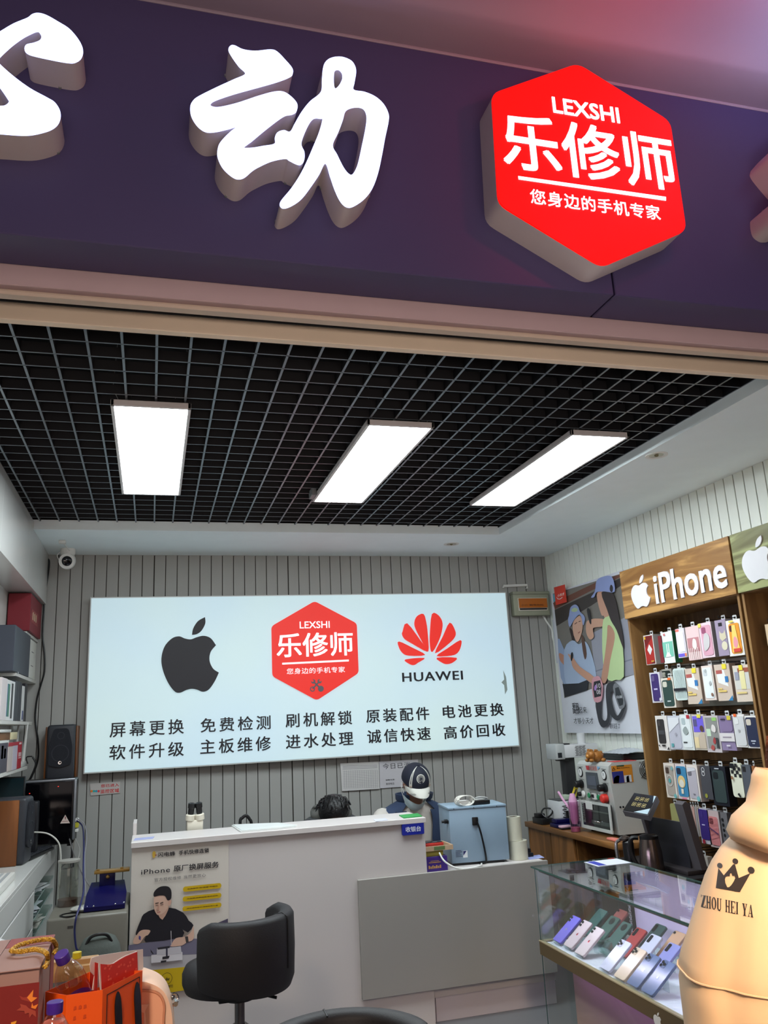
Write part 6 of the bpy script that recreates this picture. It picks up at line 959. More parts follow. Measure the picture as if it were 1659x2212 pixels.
for z, a, b in jp:
    r_ = []
    for i in range(NJ):
        t = 2*math.pi*i/NJ; c_, s_ = se(t, .86); k_ = 1+.026*noise.noise(Vector((math.cos(t)*2.2, math.sin(t)*2.2, z*6)))+.014*noise.noise(Vector((math.cos(t)*6+z*5, math.sin(t)*6, z*9)))+.012*math.sin(9*t+z*30)*max(0, .2-abs(z-.98))*4
        fold = .012*math.exp(-((c_+.66)/.07)**2)*(1 if s_ < 0 else 0)*(1 if z < 1.15 else .3)
        ar = a if c_ <= 0 else min(.245, .13+1.6*(1.32-z)) if z > 1.2 else .245 if z > .7 else .235
        r_.append(W(ar*c_*k_, .02+(b*s_*k_*(.82 if s_ > 0 else 1))+fold, z))
    rows.append(r_)
seam_ring = [tuple(W(0, .02, 1.035)+(q-W(0, .02, q.z))*1.004) for q in rows[8]]
m.rings(rows)
for s_ in (-1, 1):
    pts = [W(s_*.13, .04, 1.19), W(s_*.185, .08, 1.08), W(s_*.21, .13, .985), W(s_*.19, .22, .98), W(s_*.15, .29, .995)] if s_ < 0 else [W(.15, .03, 1.20), W(.225, .03, 1.08), W(.25, .05, .965), W(.21, .16, .97), W(.14, .25, .99)]; m.tube([tuple(q) for q in cr([tuple(p_) for p_ in pts], 5, False)], [.056]*6+[.052]*7+[.046]*8, 18)
bv = BVHTree.FromBMesh(m.bm); jk = m.build('jacket', JKT, lady, 70)
m = MB(); m.tube(seam_ring, .0022, 6, True); m.build('seam', JKT, jk)
def decal(name, loops_px, mt, par, dens=True):
    """print conformed to the jacket: outline filled flat on a plane behind, then laid on the cloth along the view of the back"""
    Fd = Frame(W(0, -.3, 0), er, (0, 0, 1)); uv = [[Fd.px(*q) for q in lp] for lp in loops_px]; m = MB(); m.shape(Fd, uv, 0, .0002); return drape(m, name, mt, par)
def drape(m, name, mt, par):
    bmesh.ops.triangulate(m.bm, faces=m.bm.faces[:])
    for _ in range(3):
        ed = [e for e in m.bm.edges if e.calc_length() > .012]
        if not ed: break
        bmesh.ops.subdivide_edges(m.bm, edges=ed, cuts=1); bmesh.ops.triangulate(m.bm, faces=m.bm.faces[:])
    for v in m.bm.verts:
        d = (v.co-CAMP).normalized(); h, nn, ix_, di = bv.ray_cast(CAMP, d)
        if h: v.co = h-d*.0018
    return m.build(name, mt, par, 60)
PRN = mat('dark print', (50, 42, 42), .6); G = px_of(1420, 1660, .24947)
Fd = Frame(W(0, -.3, 0), er, (0, 0, 1))
cw = [G(q) for q in ([(528, 862), (575, 925), (655, 830), (672, 828), (705, 948), (808, 905), (715, 1070), (506, 1034)], [(585, 960), (592, 938), (610, 930), (625, 935), (630, 908), (642, 906), (650, 928), (668, 930), (674, 950), (660, 980), (640, 1010), (620, 1028), (605, 1028), (588, 990)])]
m = MB(); m.shape(Fd, [[Fd.px(*q) for q in lp] for lp in cw], 0, .0002)
for x, y, r_ in ((541, 840, 23), (675, 803, 25), (812, 880, 30)): a, b = G([(x, y), (x+r_, y)]); u, v = Fd.px(*a); m.flat(Fd, circ(u, v, abs(Fd.px(*b)[0]-u), 20), 0, .0002)
drape(m, 'crown_print', PRN, jk)
SER = [('Z', 378, 438, 1100, 1200), ]
def serif_word(m, word, x0, x1, yl0, yr0, h):
    """condensed slab-serif capitals drawn from strokes"""
    G_ = {'Z': [[(0, 0), (1, 0), (1, .22), (.9, .22), (.88, .06), (.45, .06), (1, .94), (1, 1), (0, 1), (0, .80), (.1, .80), (.12, .94), (.55, .94), (0, .06)]], 'H': [[(0, 0), (.4, 0), (.4, .05), (.33, .05), (.33, .47), (.67, .47), (.67, .05), (.6, .05), (.6, 0), (1, 0), (1, .05), (.92, .05), (.92, .95), (1, .95), (1, 1), (.6, 1), (.6, .95), (.67, .95), (.67, .53), (.33, .53), (.33, .95), (.4, .95), (.4, 1), (0, 1), (0, .95), (.08, .95), (.08, .05), (0, .05)]], 'O': [circ(.5, .5, .5, 24, .51), circ(.5, .5, .22, 20, .44)], 'U': [[(.08, .95), (0, .95), (0, 1), (.42, 1), (.42, .95), (.34, .95), (.34, .2), (.42, .08), (.6, .08), (.72, .2), (.72, .95), (.62, .95), (.62, 1), (1, 1), (1, .95), (.86, .95), (.86, .15), (.7, 0), (.3, 0), (.08, .15)]], 'E': [[(0, 0), (1, 0), (1, .25), (.92, .25), (.86, .06), (.36, .06), (.36, .48), (.56, .48), (.6, .36), (.68, .36), (.68, .66), (.6, .66), (.56, .54), (.36, .54), (.36, .94), (.84, .94), (.9, .78), (.98, .78), (.98, 1), (0, 1), (0, .95), (.09, .95), (.09, .05), (0, .05)]], 'I': [[(0, 0), (1, 0), (1, .05), (.8, .05), (.8, .95), (1, .95), (1, 1), (0, 1), (0, .95), (.2, .95), (.2, .05), (0, .05)]], 'Y': [[(.22, 0), (.78, 0), (.78, .05), (.64, .05), (.64, .42), (.92, .95), (1, .95), (1, 1), (.62, 1), (.62, .95), (.76, .95), (.58, .56), (.40, .95), (.5, .95), (.5, 1), (0, 1), (0, .95), (.08, .95), (.36, .40), (.36, .05), (.22, .05)]], 'A': [[(0, 0), (.32, 0), (.32, .05), (.22, .05), (.27, .26), (.60, .26), (.64, .05), (.54, .05), (.54, 0), (1, 0), (1, .05), (.93, .05), (.62, 1), (.46, 1), (.1, .05), (0, .05)], [(.30, .32), (.44, .78), (.57, .32)]]}
    wid = {'I': .5, ' ': .55, 'O': 1.0, 'A': 1.15, 'Y': 1.1}; tot = sum(wid.get(c, 1)+.14 for c in word); x = 0
    for c in word:
        w_ = wid.get(c, 1)
        if c in G_:
            loops = []
            for lp in G_[c]:
                q = []
                for a, b in lp:
                    t = (x+a*w_)/tot; yb = yl0+(yr0-yl0)*t; q.append(Fd.px(*G([(x0+(x1-x0)*t+.12*(1-b)*0, yb-h*b)])[0]))
                loops.append(q)
            m.shape(Fd, loops, 0, .0002)
        x += w_+.14
m = MB(); serif_word(m, 'ZHOU HEI YA', 378, 836, 1198, 1292, 106); drape(m, 'lettering_print', PRN, jk)
# hood: soft bag lying on the shoulders
m = MB(); rows = []
hp = [(1.275, .095, .085, 0, .0), (1.285, .128, .118, -.02, .0), (1.305, .140, .135, -.03, .005), (1.335, .134, .135, -.03, .012), (1.352, .122, .122, -.022, .018), (1.362, .114, .112, -.018, .02), (1.385, .116, .114, -.012, .025), (1.41, .100, .10, .0, .028), (1.424, .098, .096, .0, .03), (1.440, .088, .088, .005, .032), (1.432, .070, .072, .01, .032), (1.40, .064, .066, .01, .03)]
for z, a, b, f0, s0 in hp:
    r_ = []
    for i in range(56):
        t = 2*math.pi*i/56; k_ = 1+.07*noise.noise(Vector((math.cos(t)*2.4, math.sin(t)*2.4, z*22)))+.03*noise.noise(Vector((math.cos(t)*6, math.sin(t)*6, z*40)))+.035*math.sin(2*t+z*40); r_.append(W(s0+a*math.cos(t)*k_, f0+b*math.sin(t)*k_, z+(.014 if z < 1.37 else .004)*math.sin(t*2+1.1)-.006*math.cos(t)))
    rows.append(r_)
m.rings(rows, True, False, True); m.build('hood', JKT, jk, 80)
HB = mat('auburn hair', (120, 62, 26), .45, var=.3, bump=.5, bscale=80); m = MB(); c = W(.072, .085, 1.485); m.ball(c, (.082, .096, .096), 24); rng = random.Random(5)
for i in range(110):
    a = rng.uniform(0, 2*math.pi); q = c+Vector((.082*math.cos(a), .094*math.sin(a), rng.uniform(-.02, .03))); m.tube((q, q+Vector((.012*math.cos(a), .012*math.sin(a), -.05)), q+Vector((.0+.004*math.cos(a), .004*math.sin(a), -.085-rng.uniform(0, .02)))), [.007, .006, .002], 5)
m.build('hair', HB, lady, 60)
TRS = mat('dark trousers', (40, 42, 52), .8); m = MB()
for s_ in (-1, 1): m.tube([tuple(q) for q in cr([tuple(W(s_*.08, 0, .84)), tuple(W(s_*.09, .0, .66)), tuple(W(s_*.095, .02, .45)), tuple(W(s_*.095, -.01, .12))], 4, False)], [.112]*4+[.10]*4+[.08]*5, 16)
m.lathe(((.14, .62), (.15, .80), (.145, .9)), PB, n=28); m.build('trousers', TRS, lady, 60)
for s_ in (-1, 1): m = MB(Matrix.Translation(W(s_*.10, .05, .0)) @ Matrix.Rotation(-R(35), 4, 'Z')); m.box((-.045, -.10, 0), (.045, .15, .03), .012); m.ball((0, .02, .05), (.045, .11, .045), 14); m.build('shoe', P((206, 200, 196), .6), lady)
# ================================================================ bar chairs
LEA = mat('black leatherette', (27, 25, 28), .58, var=.1, bump=.08, bscale=200)
def bar_chair(label, cx, cy, a_open, zr=.85, zs=.60):
    k = thing('bar_chair', label, 'chair', (cx, cy, 0), 'black swivel chairs'); R0 = .222; th = .060
    m = MB(); rows = []; a0, a1 = a_open+R(88), a_open+R(272); N_ = 40
    for i in range(N_+1):
        t = i/N_; a = a0+(a1-a0)*t; e = min(1, min(t, 1-t)*14); dz = .0; ca, sa = math.cos(a), math.sin(a); sec = []
        zb = zs-.03+.035*(abs(2*t-1))**2; ends = .014*(1-e)
        for r_, z in ((R0-.012, zb), (R0, zb+.03), (R0+.004, (zb+zr)/2), (R0+.002, zr-.02), (R0-.008, zr-.005), (R0-.022, zr), (R0-th+.010, zr-.005), (R0-th, zr-.02), (R0-th-.002, (zb+zr)/2), (R0-th, zb+.02), (R0-th+.01, zb)): sec.append((cx+(r_-0)*ca, cy+r_*sa, z-ends*(z > zr-.03)*1.5))
        rows.append(sec)
    m.rings(rows); b = m.build('backrest', LEA, k, 50)
    m = MB(); am = (a0+a1)/2+R(12); m.tube([(cx+r_*math.cos(am), cy+r_*math.sin(am), z) for r_, z in ((R0+.0045, zs+.05), (R0+.0055, zr-.03), (R0+.003, zr-.012), (R0-.02, zr+.001), (R0-th+.004, zr-.006))], .0022, 6); m.build('seam', BLACK, b)
    o = Vector((math.cos(a_open), math.sin(a_open), 0))*.045; m = MB(); m.lathe(((.15, zs-.045), (.185, zs-.035), (.197, zs-.005), (.197, zs+.03), (.185, zs+.055), (.15, zs+.066), (.001, zs+.07)), (cx+o.x, cy+o.y, 0), n=44); m.build('seat', LEA, k, 50)
    m = MB(); m.lathe(((.06, zs-.075), (.06, zs-.046)), (cx, cy, 0), n=20); m.box((cx-.09, cy-.09, zs-.06), (cx+.09, cy+.09, zs-.044), .004); m.tube(((cx, cy, zs-.06), (cx+.10, cy-.05, zs-.062), (cx+.14, cy-.07, zs-.07)), .006); m.build('swivel_plate', BLACK, k)
    m = MB(); m.lathe(((.024, .06), (.024, zs-.19)), (cx, cy, 0), n=20); m.lathe(((.036, zs-.20), (.040, zs-.19), (.040, zs-.175), (.028, zs-.165)), (cx, cy, 0), n=20); m.lathe(((.020, zs-.17), (.020, zs-.07)), (cx, cy, 0), n=20); m.build('gas_column', mat('dark chrome', (96, 94, 96), .25, .9), k)
    m = MB(); m.lathe(((.21, 0), (.205, .012), (.06, .035), (.028, .07)), (cx, cy, 0), n=40); m.build('base', CHROME, k)
bar_chair('black curved-back swivel chair standing in front of the paper poster', .362, 3.715, R(130))
bar_chair('black curved-back swivel chair at the bottom edge, only its top rim showing', .47, 2.20, R(262))
# ================================================================ left side: wall cabinet, shelves, desk
GLW = mat('gloss white panel', (206, 206, 202), .16, var=.02); SHB = mat('white shelf board', (206, 204, 198), .4)
k = thing('wall_cabinet', 'long glossy white cabinet hung under the ceiling along the left wall', 'cabinet', (-.82, 4.3, 2.485))
m = MB(); m.box((-.899, 2.42, 2.487), (-.755, 6.19, 2.843)); m.build('carcass', GLW, k); m = MB(); m.box((-.7445, 2.42, 2.8445), (-.735, 5.388, 2.894)); m.build('top_filler', GLW, k)
for i in range(4): y0 = 2.42+i*.9425; m = MB(); m.box((-.754, y0+.0006, 2.485), (-.735, y0+.942, 2.844), .0006, 1); m.build('door', GLW, k)
def left_shelf(lab, z, y0, y1): m = at(MB(), (-.84, (y0+y1)/2, z)); m.box((-.899, y0, z-.02), (-.775, y1, z), .0015, 1); tag(m.build('wall_shelf', SHB), lab, 'shelf', 'white shelves on the left wall')
XS = -.776
zsh = [2.237, 1.957, 1.680, pX(20, 1666, -.778).z]
left_shelf('topmost white wall shelf, under the red box', zsh[0], 5.63, 6.195); left_shelf('white wall shelf under the dark grey box', zsh[1], 5.30, 6.195); left_shelf('white wall shelf under the row of phone boxes', zsh[2], 4.6, 6.12); left_shelf('lowest white wall shelf, under the red and white boxes and the router', zsh[3], 3.9, 6.0)
def yb(x, y=1500, X=XS): return pX(x, y, X).y
k = thing('gift_box', 'large dark red box on the topmost shelf in the back left corner', 'box', (-.83, 5.85, zsh[0])); m = MB(); m.box((-.893, 5.62, zsh[0]+.001), (-.758, 6.16, 2.478), .003, 1); m.build('carton', P((124, 24, 38), .5), k)
Fp = Frame((-.7575, 0, 0), (0, 1, 0), (0, 0, 1)); a, b = Fp.px(67, 1343), Fp.px(82, 1328); m = MB(); m.flat(Fp, [(a[0], a[1]), (b[0], a[1]), (b[0], b[1]), (a[0], b[1])], .0002, .001); l_ = m.build('label', P((150, 62, 62), .5), k); m = MB()
for i in range(3): u = a[0]+(b[0]-a[0])*(.18+.24*i); m.flat(Fp, [(u, a[1]+.02), (u+.03, a[1]+.02), (u+.03, b[1]-.012), (u, b[1]-.02)], .0012, .002)
m.build('gold_print', P((206, 186, 150), .4), l_)
k = thing('device_carton', 'dark blue-grey box on the second shelf of the left wall', 'box', (-.83, 5.6, zsh[1])); m = MB(); m.box((-.893, 5.16, zsh[1]+.001), (-.772, 5.80, zsh[1]+.265), .002, 1); m.build('carton', mat('blue grey carton', (54, 60, 72), .4), k); Fp = Frame((-.7715, 0, 0), (0, 1, 0), (0, 0, 1)); m = MB(); u, v = Fp.px(39, 1454); m.flat(Fp, [(u-.012, v-.004), (u+.012, v-.004), (u+.012, v+.008), (u-.012, v+.008)], 0, .0006); m.build('print', P((190, 190, 196)), k)
k = thing('white_carton', 'white box behind the dark blue-grey box on the second shelf', 'box', (-.83, 5.95, zsh[1])); m = MB(); m.box((-.893, 5.82, zsh[1]+.001), (-.775, 6.12, zsh[1]+.25), .002, 1); m.build('carton', P((204, 202, 194), .5), k); m = MB()
for z in (.08, .17): m.box((-.7752, 5.9, zsh[1]+z), (-.7742, 6.0, zsh[1]+z+.005))
m.build('printed_line', P((90, 90, 90)), k)
def spine(lab, x0, x1, h, c, z, stripe=None, D=.115, name='phone_carton', group='phone boxes on the third left shelf', X=XS, ypx=1530):
    y0, y1 = yb(x0, ypx, X), yb(x1, ypx, X); kk = thing(name, lab, 'box', (X-D/2, (y0+y1)/2, z), group); m = MB(); m.box((X-D, y0+.002, z+.001), (X, y1-.002, z+h), .001, 1); m.build('carton', P(c, .4), kk)
    for (s0, s1, z0, z1, cc) in (stripe or ()): m = MB(); m.box((X, y0+(y1-y0)*s0, z+h*z0), (X+.0008, y0+(y1-y0)*s1, z+h*z1)); m.build('print', P(cc, .35), kk)
    return kk
spine('pinkish white phone box, nearest in the row on the third shelf', 1, 13, .225, (206, 196, 196), zsh[2]); spine('white phone box with a green picture, second in the row on the third shelf', 13, 20, .222, (214, 214, 212), zsh[2], ((.3, .9, .1, .9, (50, 120, 96)), (.1, .3, .1, .9, (60, 90, 130))))
spine('white phone box with a black picture, third in the row on the third shelf', 20, 30, .222, (220, 220, 220), zsh[2], ((.25, .6, .06, .94, (24, 24, 28)),))
for i, w_ in enumerate(('first', 'second', 'third')): spine('%s dark grey phone box from the left in the row on the third shelf' % w_, 30+i*5.2, 35+i*5.2, .232, (50-4*i, 54-4*i, 62-4*i), zsh[2])
spine('slim white phone box before the black one at the wall end of the row', 46, 51.5, .215, (206, 206, 204), zsh[2], ((.3, .8, .05, .3, (50, 60, 120)),)); spine('black phone box at the wall end of the row on the third shelf', 51.5, 57, .235, (26, 26, 32), zsh[2])
z4 = zsh[3]; G4 = 'boxes on the lowest left shelf'
spine('white box with a dark plant picture at the near end of the lowest shelf', -12, 17, .172, (220, 222, 218), z4, ((.02, .95, .02, .93, (66, 58, 72)), (.45, .6, .45, .85, (176, 116, 120)), (.66, .8, .45, .75, (196, 150, 96)), (.05, .25, .15, .5, (190, 140, 80))), group=G4, ypx=1640)
for lab, x0, x1, c, st in (('grey-white box with a red cap standing on the lowest shelf', 17, 27, (190, 178, 172), ((0, 1, .87, 1, (176, 28, 48)),)), ('violet-white box with a red cap standing on the lowest shelf', 27, 37, (186, 178, 190), ((0, 1, .88, 1, (176, 36, 56)),)), ('red box with white characters standing on the lowest shelf beside the router', 37, 46, (170, 28, 46), ((.25, .85, .45, .6, (214, 180, 180)), (.25, .85, .38, .42, (214, 180, 180)), (.3, .8, .9, .97, (224, 200, 200))))): spine(lab, x0, x1, .158, c, z4, st, group=G4, ypx=1640, X=XS+.004)
k = thing('brown_parcel', 'brown box with a cream end behind the picture box on the lowest shelf', 'box', (-.87, 5.4, z4)); m = MB(); m.box((-.897, 4.95, z4+.1735), (-.80, 5.39, z4+.214), .002); m.build('carton', P((116, 76, 40), .6), k); m = MB(); m.box((-.897, 5.392, z4+.1735), (-.795, 5.63, z4+.216), .002); m.build('cream_end', P((206, 196, 156), .5), k)
k = thing('white_dish', 'white dish lying on the brown box under the third shelf', 'dish', (-.85, 5.15, z4+.2145)); m = MB(); m.box((-.895, 4.97, z4+.2145), (-.79, 5.36, z4+.232), .005); m.build('dish_body', P((206, 206, 202), .4), k)
k = thing('wifi_router', 'white router with upright antennas at the wall end of the lowest shelf', 'router', (-.83, 5.8, z4)); m = MB(); m.box((-.89, 5.70, z4+.001), (-.775, 5.94, z4+.035), .008); m.build('body', P((196, 196, 192), .4), k)
for y, tl, x in ((5.88, .03, -.79), (5.90, .02, -.84), (5.76, .05, -.88)): m = MB(); m.cyl((x, y, z4+.02), (x+tl*.5, y+.01, z4+.27), .011, .007, n=10); m.build('antenna', P((190, 190, 186), .4), k)
m = at(MB(), (-.78, 5.8, z4)); m.tube(cr([tuple(pY(*q, 5.98)) for q in ((70, 1635), (77, 1648), (74, 1662), (66, 1680), (60, 1690))], 5, False), .006); m.tube(cr([tuple(pY(*q, 5.99)) for q in ((60, 1650), (57, 1636), (70, 1634))], 4, False), .004); tag(m.build('router_lead', BLACK), 'black lead looping down from the white router', 'cable')
m = at(MB(), (-.74, 6.19, 2.0)); m.tube(cr([tuple(pY(*q, 6.185)) for q in ((100, 1206), (106, 1212), (104, 1240), (97, 1285), (94, 1330), (92, 1375), (96, 1410), (96, 1450), (88, 1480), (80, 1510), (76, 1550), (80, 1585), (82, 1600), (83, 1630), (78, 1655), (66, 1682))], 5, False), .006); tag(m.build('wall_cable', BLACK), 'long black cable running down the back left corner from the ceiling', 'cable')
# speakers
def speaker(lab, M, w, d, h, side):
    o = M @ Vector((0, 0, 0)); k = thing('speaker', lab, 'speaker', o, 'bookshelf speakers'); m = MB(M); m.box((-w/2, 0, 0), (w/2, d, h), .018, 3); m.build('cabinet', mat('speaker charcoal', (44, 46, 52), .5, bump=.1, bscale=150), k, 50)
    for s_ in (-1, 1): m = MB(M); m.box((s_*(w/2+.001), .035, .0), (s_*(w/2+.014), d, h*.97), .004); m.build('wood_side', side, k)
    F_ = Frame(M @ Vector((0, -.0015, 0)), M.to_3x3() @ Vector((1, 0, 0)), M.to_3x3() @ Vector((0, 0, 1))); a = w*.42
    m = MB(); m.flat(F_, roundpoly([(-a*.62, h*.93), (-a, h*.62), (-a*.98, h*.27), (0, h*.22), (a*.98, h*.27), (a, h*.62), (a*.62, h*.93)], .02), 0, .010); g = m.build('grille', mat('speaker cloth', (22, 24, 32), .8, bump=.2, bscale=300), k)
    m = MB(); m.shape(F_, [circ(0, h*.48, w*.31, 32), circ(0, h*.48, w*.285, 32)], .0102, .0115); m.shape(F_, [circ(0, h*.80, w*.13, 24), circ(0, h*.80, w*.11, 24)], .0102, .0115); m.build('cone_ring', P((34, 38, 48), .6), g); m = MB(); m.shape(F_, [circ(0, h*.31, w*.06, 20), circ(.002, h*.31+.001, w*.035, 16)], .0102, .013); m.build('badge', CHROME, g)
SW = wood('speaker walnut', (92, 54, 26), (130, 78, 38), (1, 1, .2), .4, 1, 6)
speaker('tall charcoal speaker with wooden sides on a bracket at the back wall', Matrix.Translation((-.578, 6.0, 1.30)), .175, .19, .352, SW)
m = at(MB(), (-.58, 6.1, 1.28)); m.box((-.68, 6.0, 1.28), (-.48, 6.199, 1.2995)); tag(m.build('speaker_bracket', BLACK), 'black bracket shelf under the tall charcoal speaker', 'bracket')
# desk along the left wall
XD = -.585; k = thing('side_counter', 'long white counter along the left wall with glass shelves at its far end', 'counter', (-.74, 4.4, 0))
m = MB(); m.box((-.899, 2.72, .90), (XD, 6.06, .92), .002, 1); m.build('top', GLW, k); m = MB(); m.box((XD-.018, 2.72, .80), (XD, 6.06, .8995), .001, 1); m.build('fascia_board', GLW, k)
for i in range(2): y0 = 2.72+i*1.165; m = MB(); m.box((XD-.018, y0+.002, .62), (XD, y0+1.16, .788), .002, 1); d_ = m.build('drawer', GLW, k); m = MB(); m.box((XD-.018, y0+.002, .07), (XD, y0+1.16, .608), .002, 1); m.build('door', GLW, k)
m = MB(); m.box((-.899, 5.045, 0), (XD, 5.06, .8)); m.build('partition', GLW, k); m = MB(); m.box((-.899, 2.72, 0), (XD-.03, 5.04, .07)); m.box((-.899, 2.72, .07), (XD-.02, 2.735, .9)); m.build('plinth', P((90, 90, 90)), k); m = MB(); m.box((-.899, 6.045, 0), (XD, 6.06, .8)); m.build('end_panel', GLW, k)
GLS = glass('shelf glass', (216, 232, 228), 0, .05); zg_ = []
for px_, py_ in ((76, 1947), (76, 1977), (74, 2018)):
    z = pX(px_, py_, XD-.01).z; zg_.append(z); m = MB(); m.box((-.895, 5.062, z-.008), (XD-.006, 6.043, z)); m.build('glass_shelf', GLS, k); m = MB(); m.box((XD-.0058, 5.062, z-.0085), (XD-.0045, 6.043, z)); m.build('glass_edge', mat('shelf glass edge', (150, 176, 170), .2), k)
def papers(lab, z, y, c, n=5, w=.2):
    o = Vector((-.74, y, z)); kk = thing('paper_pile', lab, 'papers', o); rng = random.Random(int(y*100)); m = MB()
    for i in range(n): m.box((-.10, -.13, 0), (.10, .13, .003), M=Matrix.Translation(o+Vector((rng.uniform(0, .05), 0, .002+.0045*i))) @ Matrix.Rotation(rng.uniform(-.35, .35), 4, 'Z') @ Matrix.Rotation(rng.uniform(-.008, .03), 4, 'Y'))
    m.build('sheets', P(c, .6), kk)
papers('loose papers and a clear sleeve on the top glass shelf under the left counter', zg_[0], 5.55, (186, 190, 190)); papers('papers with a blue strip on the middle glass shelf under the left counter', zg_[1], 5.4, (196, 198, 204)); papers('stack of cards on the lowest glass shelf under the left counter', zg_[2], 5.5, (176, 176, 168), 8)
m = at(MB(), (-.66, 5.24, zg_[1])); m.box((-.70, 5.10, zg_[1]+.001), (-.62, 5.24, zg_[1]+.012), .003); tag(m.build('blue_packet', P((40, 110, 190), .4)), 'blue and white packet at the near end of the middle glass shelf', 'packet')
# PC case, monitor, near speaker, keyboards
k = thing('computer_case', 'large black computer case with a glossy glass side on the left counter', 'computer', (-.62, 5.8, .92)); m = MB(); m.box((-.765, 5.72, .932), (-.45, 5.93, 1.318), .016, 3); m.build('chassis', BLACK, k, 50)
m = MB(); m.box((-.762, 5.714, .945), (-.470, 5.72, 1.305), .002); g = m.build('glass_side', mat('smoked glass', (6, 6, 9), .1, spec=.18), k)
m = MB(); m.box((-.462, 5.712, .955), (-.446, 5.73, 1.312), .006); m.box((-.745, 5.716, 1.306), (-.455, 5.73, 1.32), .005); m.build('silver_edge', mat('satin steel', (140, 144, 150), .3, .6), k); m = MB()
for x in (-.74, -.48):
    for y in (5.75, 5.90): m.cyl((x, y, .92), (x, y, .935), .012, n=10)
m.build('feet', BLACK, k)
Fg = FY(5.713); m = MB(); m.flat(Fg, [Fg.px(*q) for q in ((130, 1779), (151, 1778), (141, 1760))], 0, .001); st = m.build('warning_sticker', P((206, 190, 180), .5), g); m = MB(); m.fpx(Fg, [(140, 1764), (142.5, 1764), (142, 1770), (140.5, 1770)], .0012, .002); m.fpx(Fg, [(134, 1774), (147, 1773), (147, 1774), (134, 1775)], .0012, .002); m.build('warning_mark', P((120, 60, 60)), st)
for x, y in ((126, 1699), (64, 1714), (55, 1745)): u, v = Fg.px(x, y); m = MB(); m.flat(Fg, circ(u, v, .004, 8, .0025), 0, .0008); m.build('red_reflection', mat('red reflection glow', (255, 60, 50), emit=1.2), g)  # glowing dots stand in for small red reflections in the glass
k = thing('monitor', 'dark teal computer screen partly seen at the left edge behind the near speaker', 'monitor', (-.80, 5.45, .92)); MM = Matrix.Translation((-.80, 5.50, .92)) @ Matrix.Rotation(R(-16), 4, 'Z')
m = MB(MM); m.box((-.07, 0, .10), (.085, .02, .44), .004); m.build('housing', BLACK, k); m = MB(MM); m.box((-.064, -.0015, .11), (.08, -.0002, .432)); m.build('screen', mat('dark screen', (20, 40, 46), .1), k); m = MB(MM); m.cyl((0, .03, .012), (0, .015, .2), .015); m.box((-.07, -.04, 0), (.07, .08, .012), .004); m.build('stand', BLACK, k)
MS = Matrix.Translation((-.64, 5.15, .921)) @ Matrix.Rotation(R(84), 4, 'Z')
speaker('black speaker with an orange-brown wooden side in front of the computer, left edge', MS, .17, .235, .345, wood('speaker cherry', (100, 56, 22), (136, 80, 36), (1, 1, .2), .35, 1, 6))
m = at(MB(), (-.66, 5.42, .92)); m.box((-.70, 5.36, .921), (-.625, 5.45, 1.22), .008); tag(m.build('black_stand', P((20, 22, 28), .4)), 'narrow black upright block between the near speaker and the computer case', 'block')
k = thing('keyboard', 'black computer keyboard lying on the left counter', 'keyboard', (-.66, 5.35, .92)); MK = Matrix.Translation((-.655, 5.42, .921)) @ Matrix.Rotation(R(78), 4, 'Z'); m = MB(MK); m.box((-.20, -.065, 0), (.20, .065, .018), .006); m.build('base', BLACK, k); m = MB(MK)
for r_ in range(5):
    for c_ in range(14): m.box((-.19+c_*.0275, -.058+r_*.0235, .018), (-.167+c_*.0275, -.038+r_*.0235, .026), .002, 1)
m.build('keys', P((30, 32, 38), .5), k)
k = thing('white_keyboard', 'white ribbed keyboard box at the left edge of the left counter', 'box', (-.66, 4.3, .92)); m = MB(); m.box((-.83, 3.6, .921), (-.625, 4.62, .955), .006); m.build('carton', P((206, 204, 198), .4), k); m = MB()
for i in range(6): m.box((-.80+i*.028, 3.62, .955), (-.785+i*.028, 4.60, .9565))
m.build('printed_lines', P((150, 152, 154)), k)
m = at(MB(), (-.60, 5.8, .92)); m.box((-.70, 5.50, .9205), (-.60, 5.70, .926), .002); tag(m.build('red_mat', P((90, 20, 30), .6)), 'dark red mat beside the black keyboard under the computer case edge', 'mat')
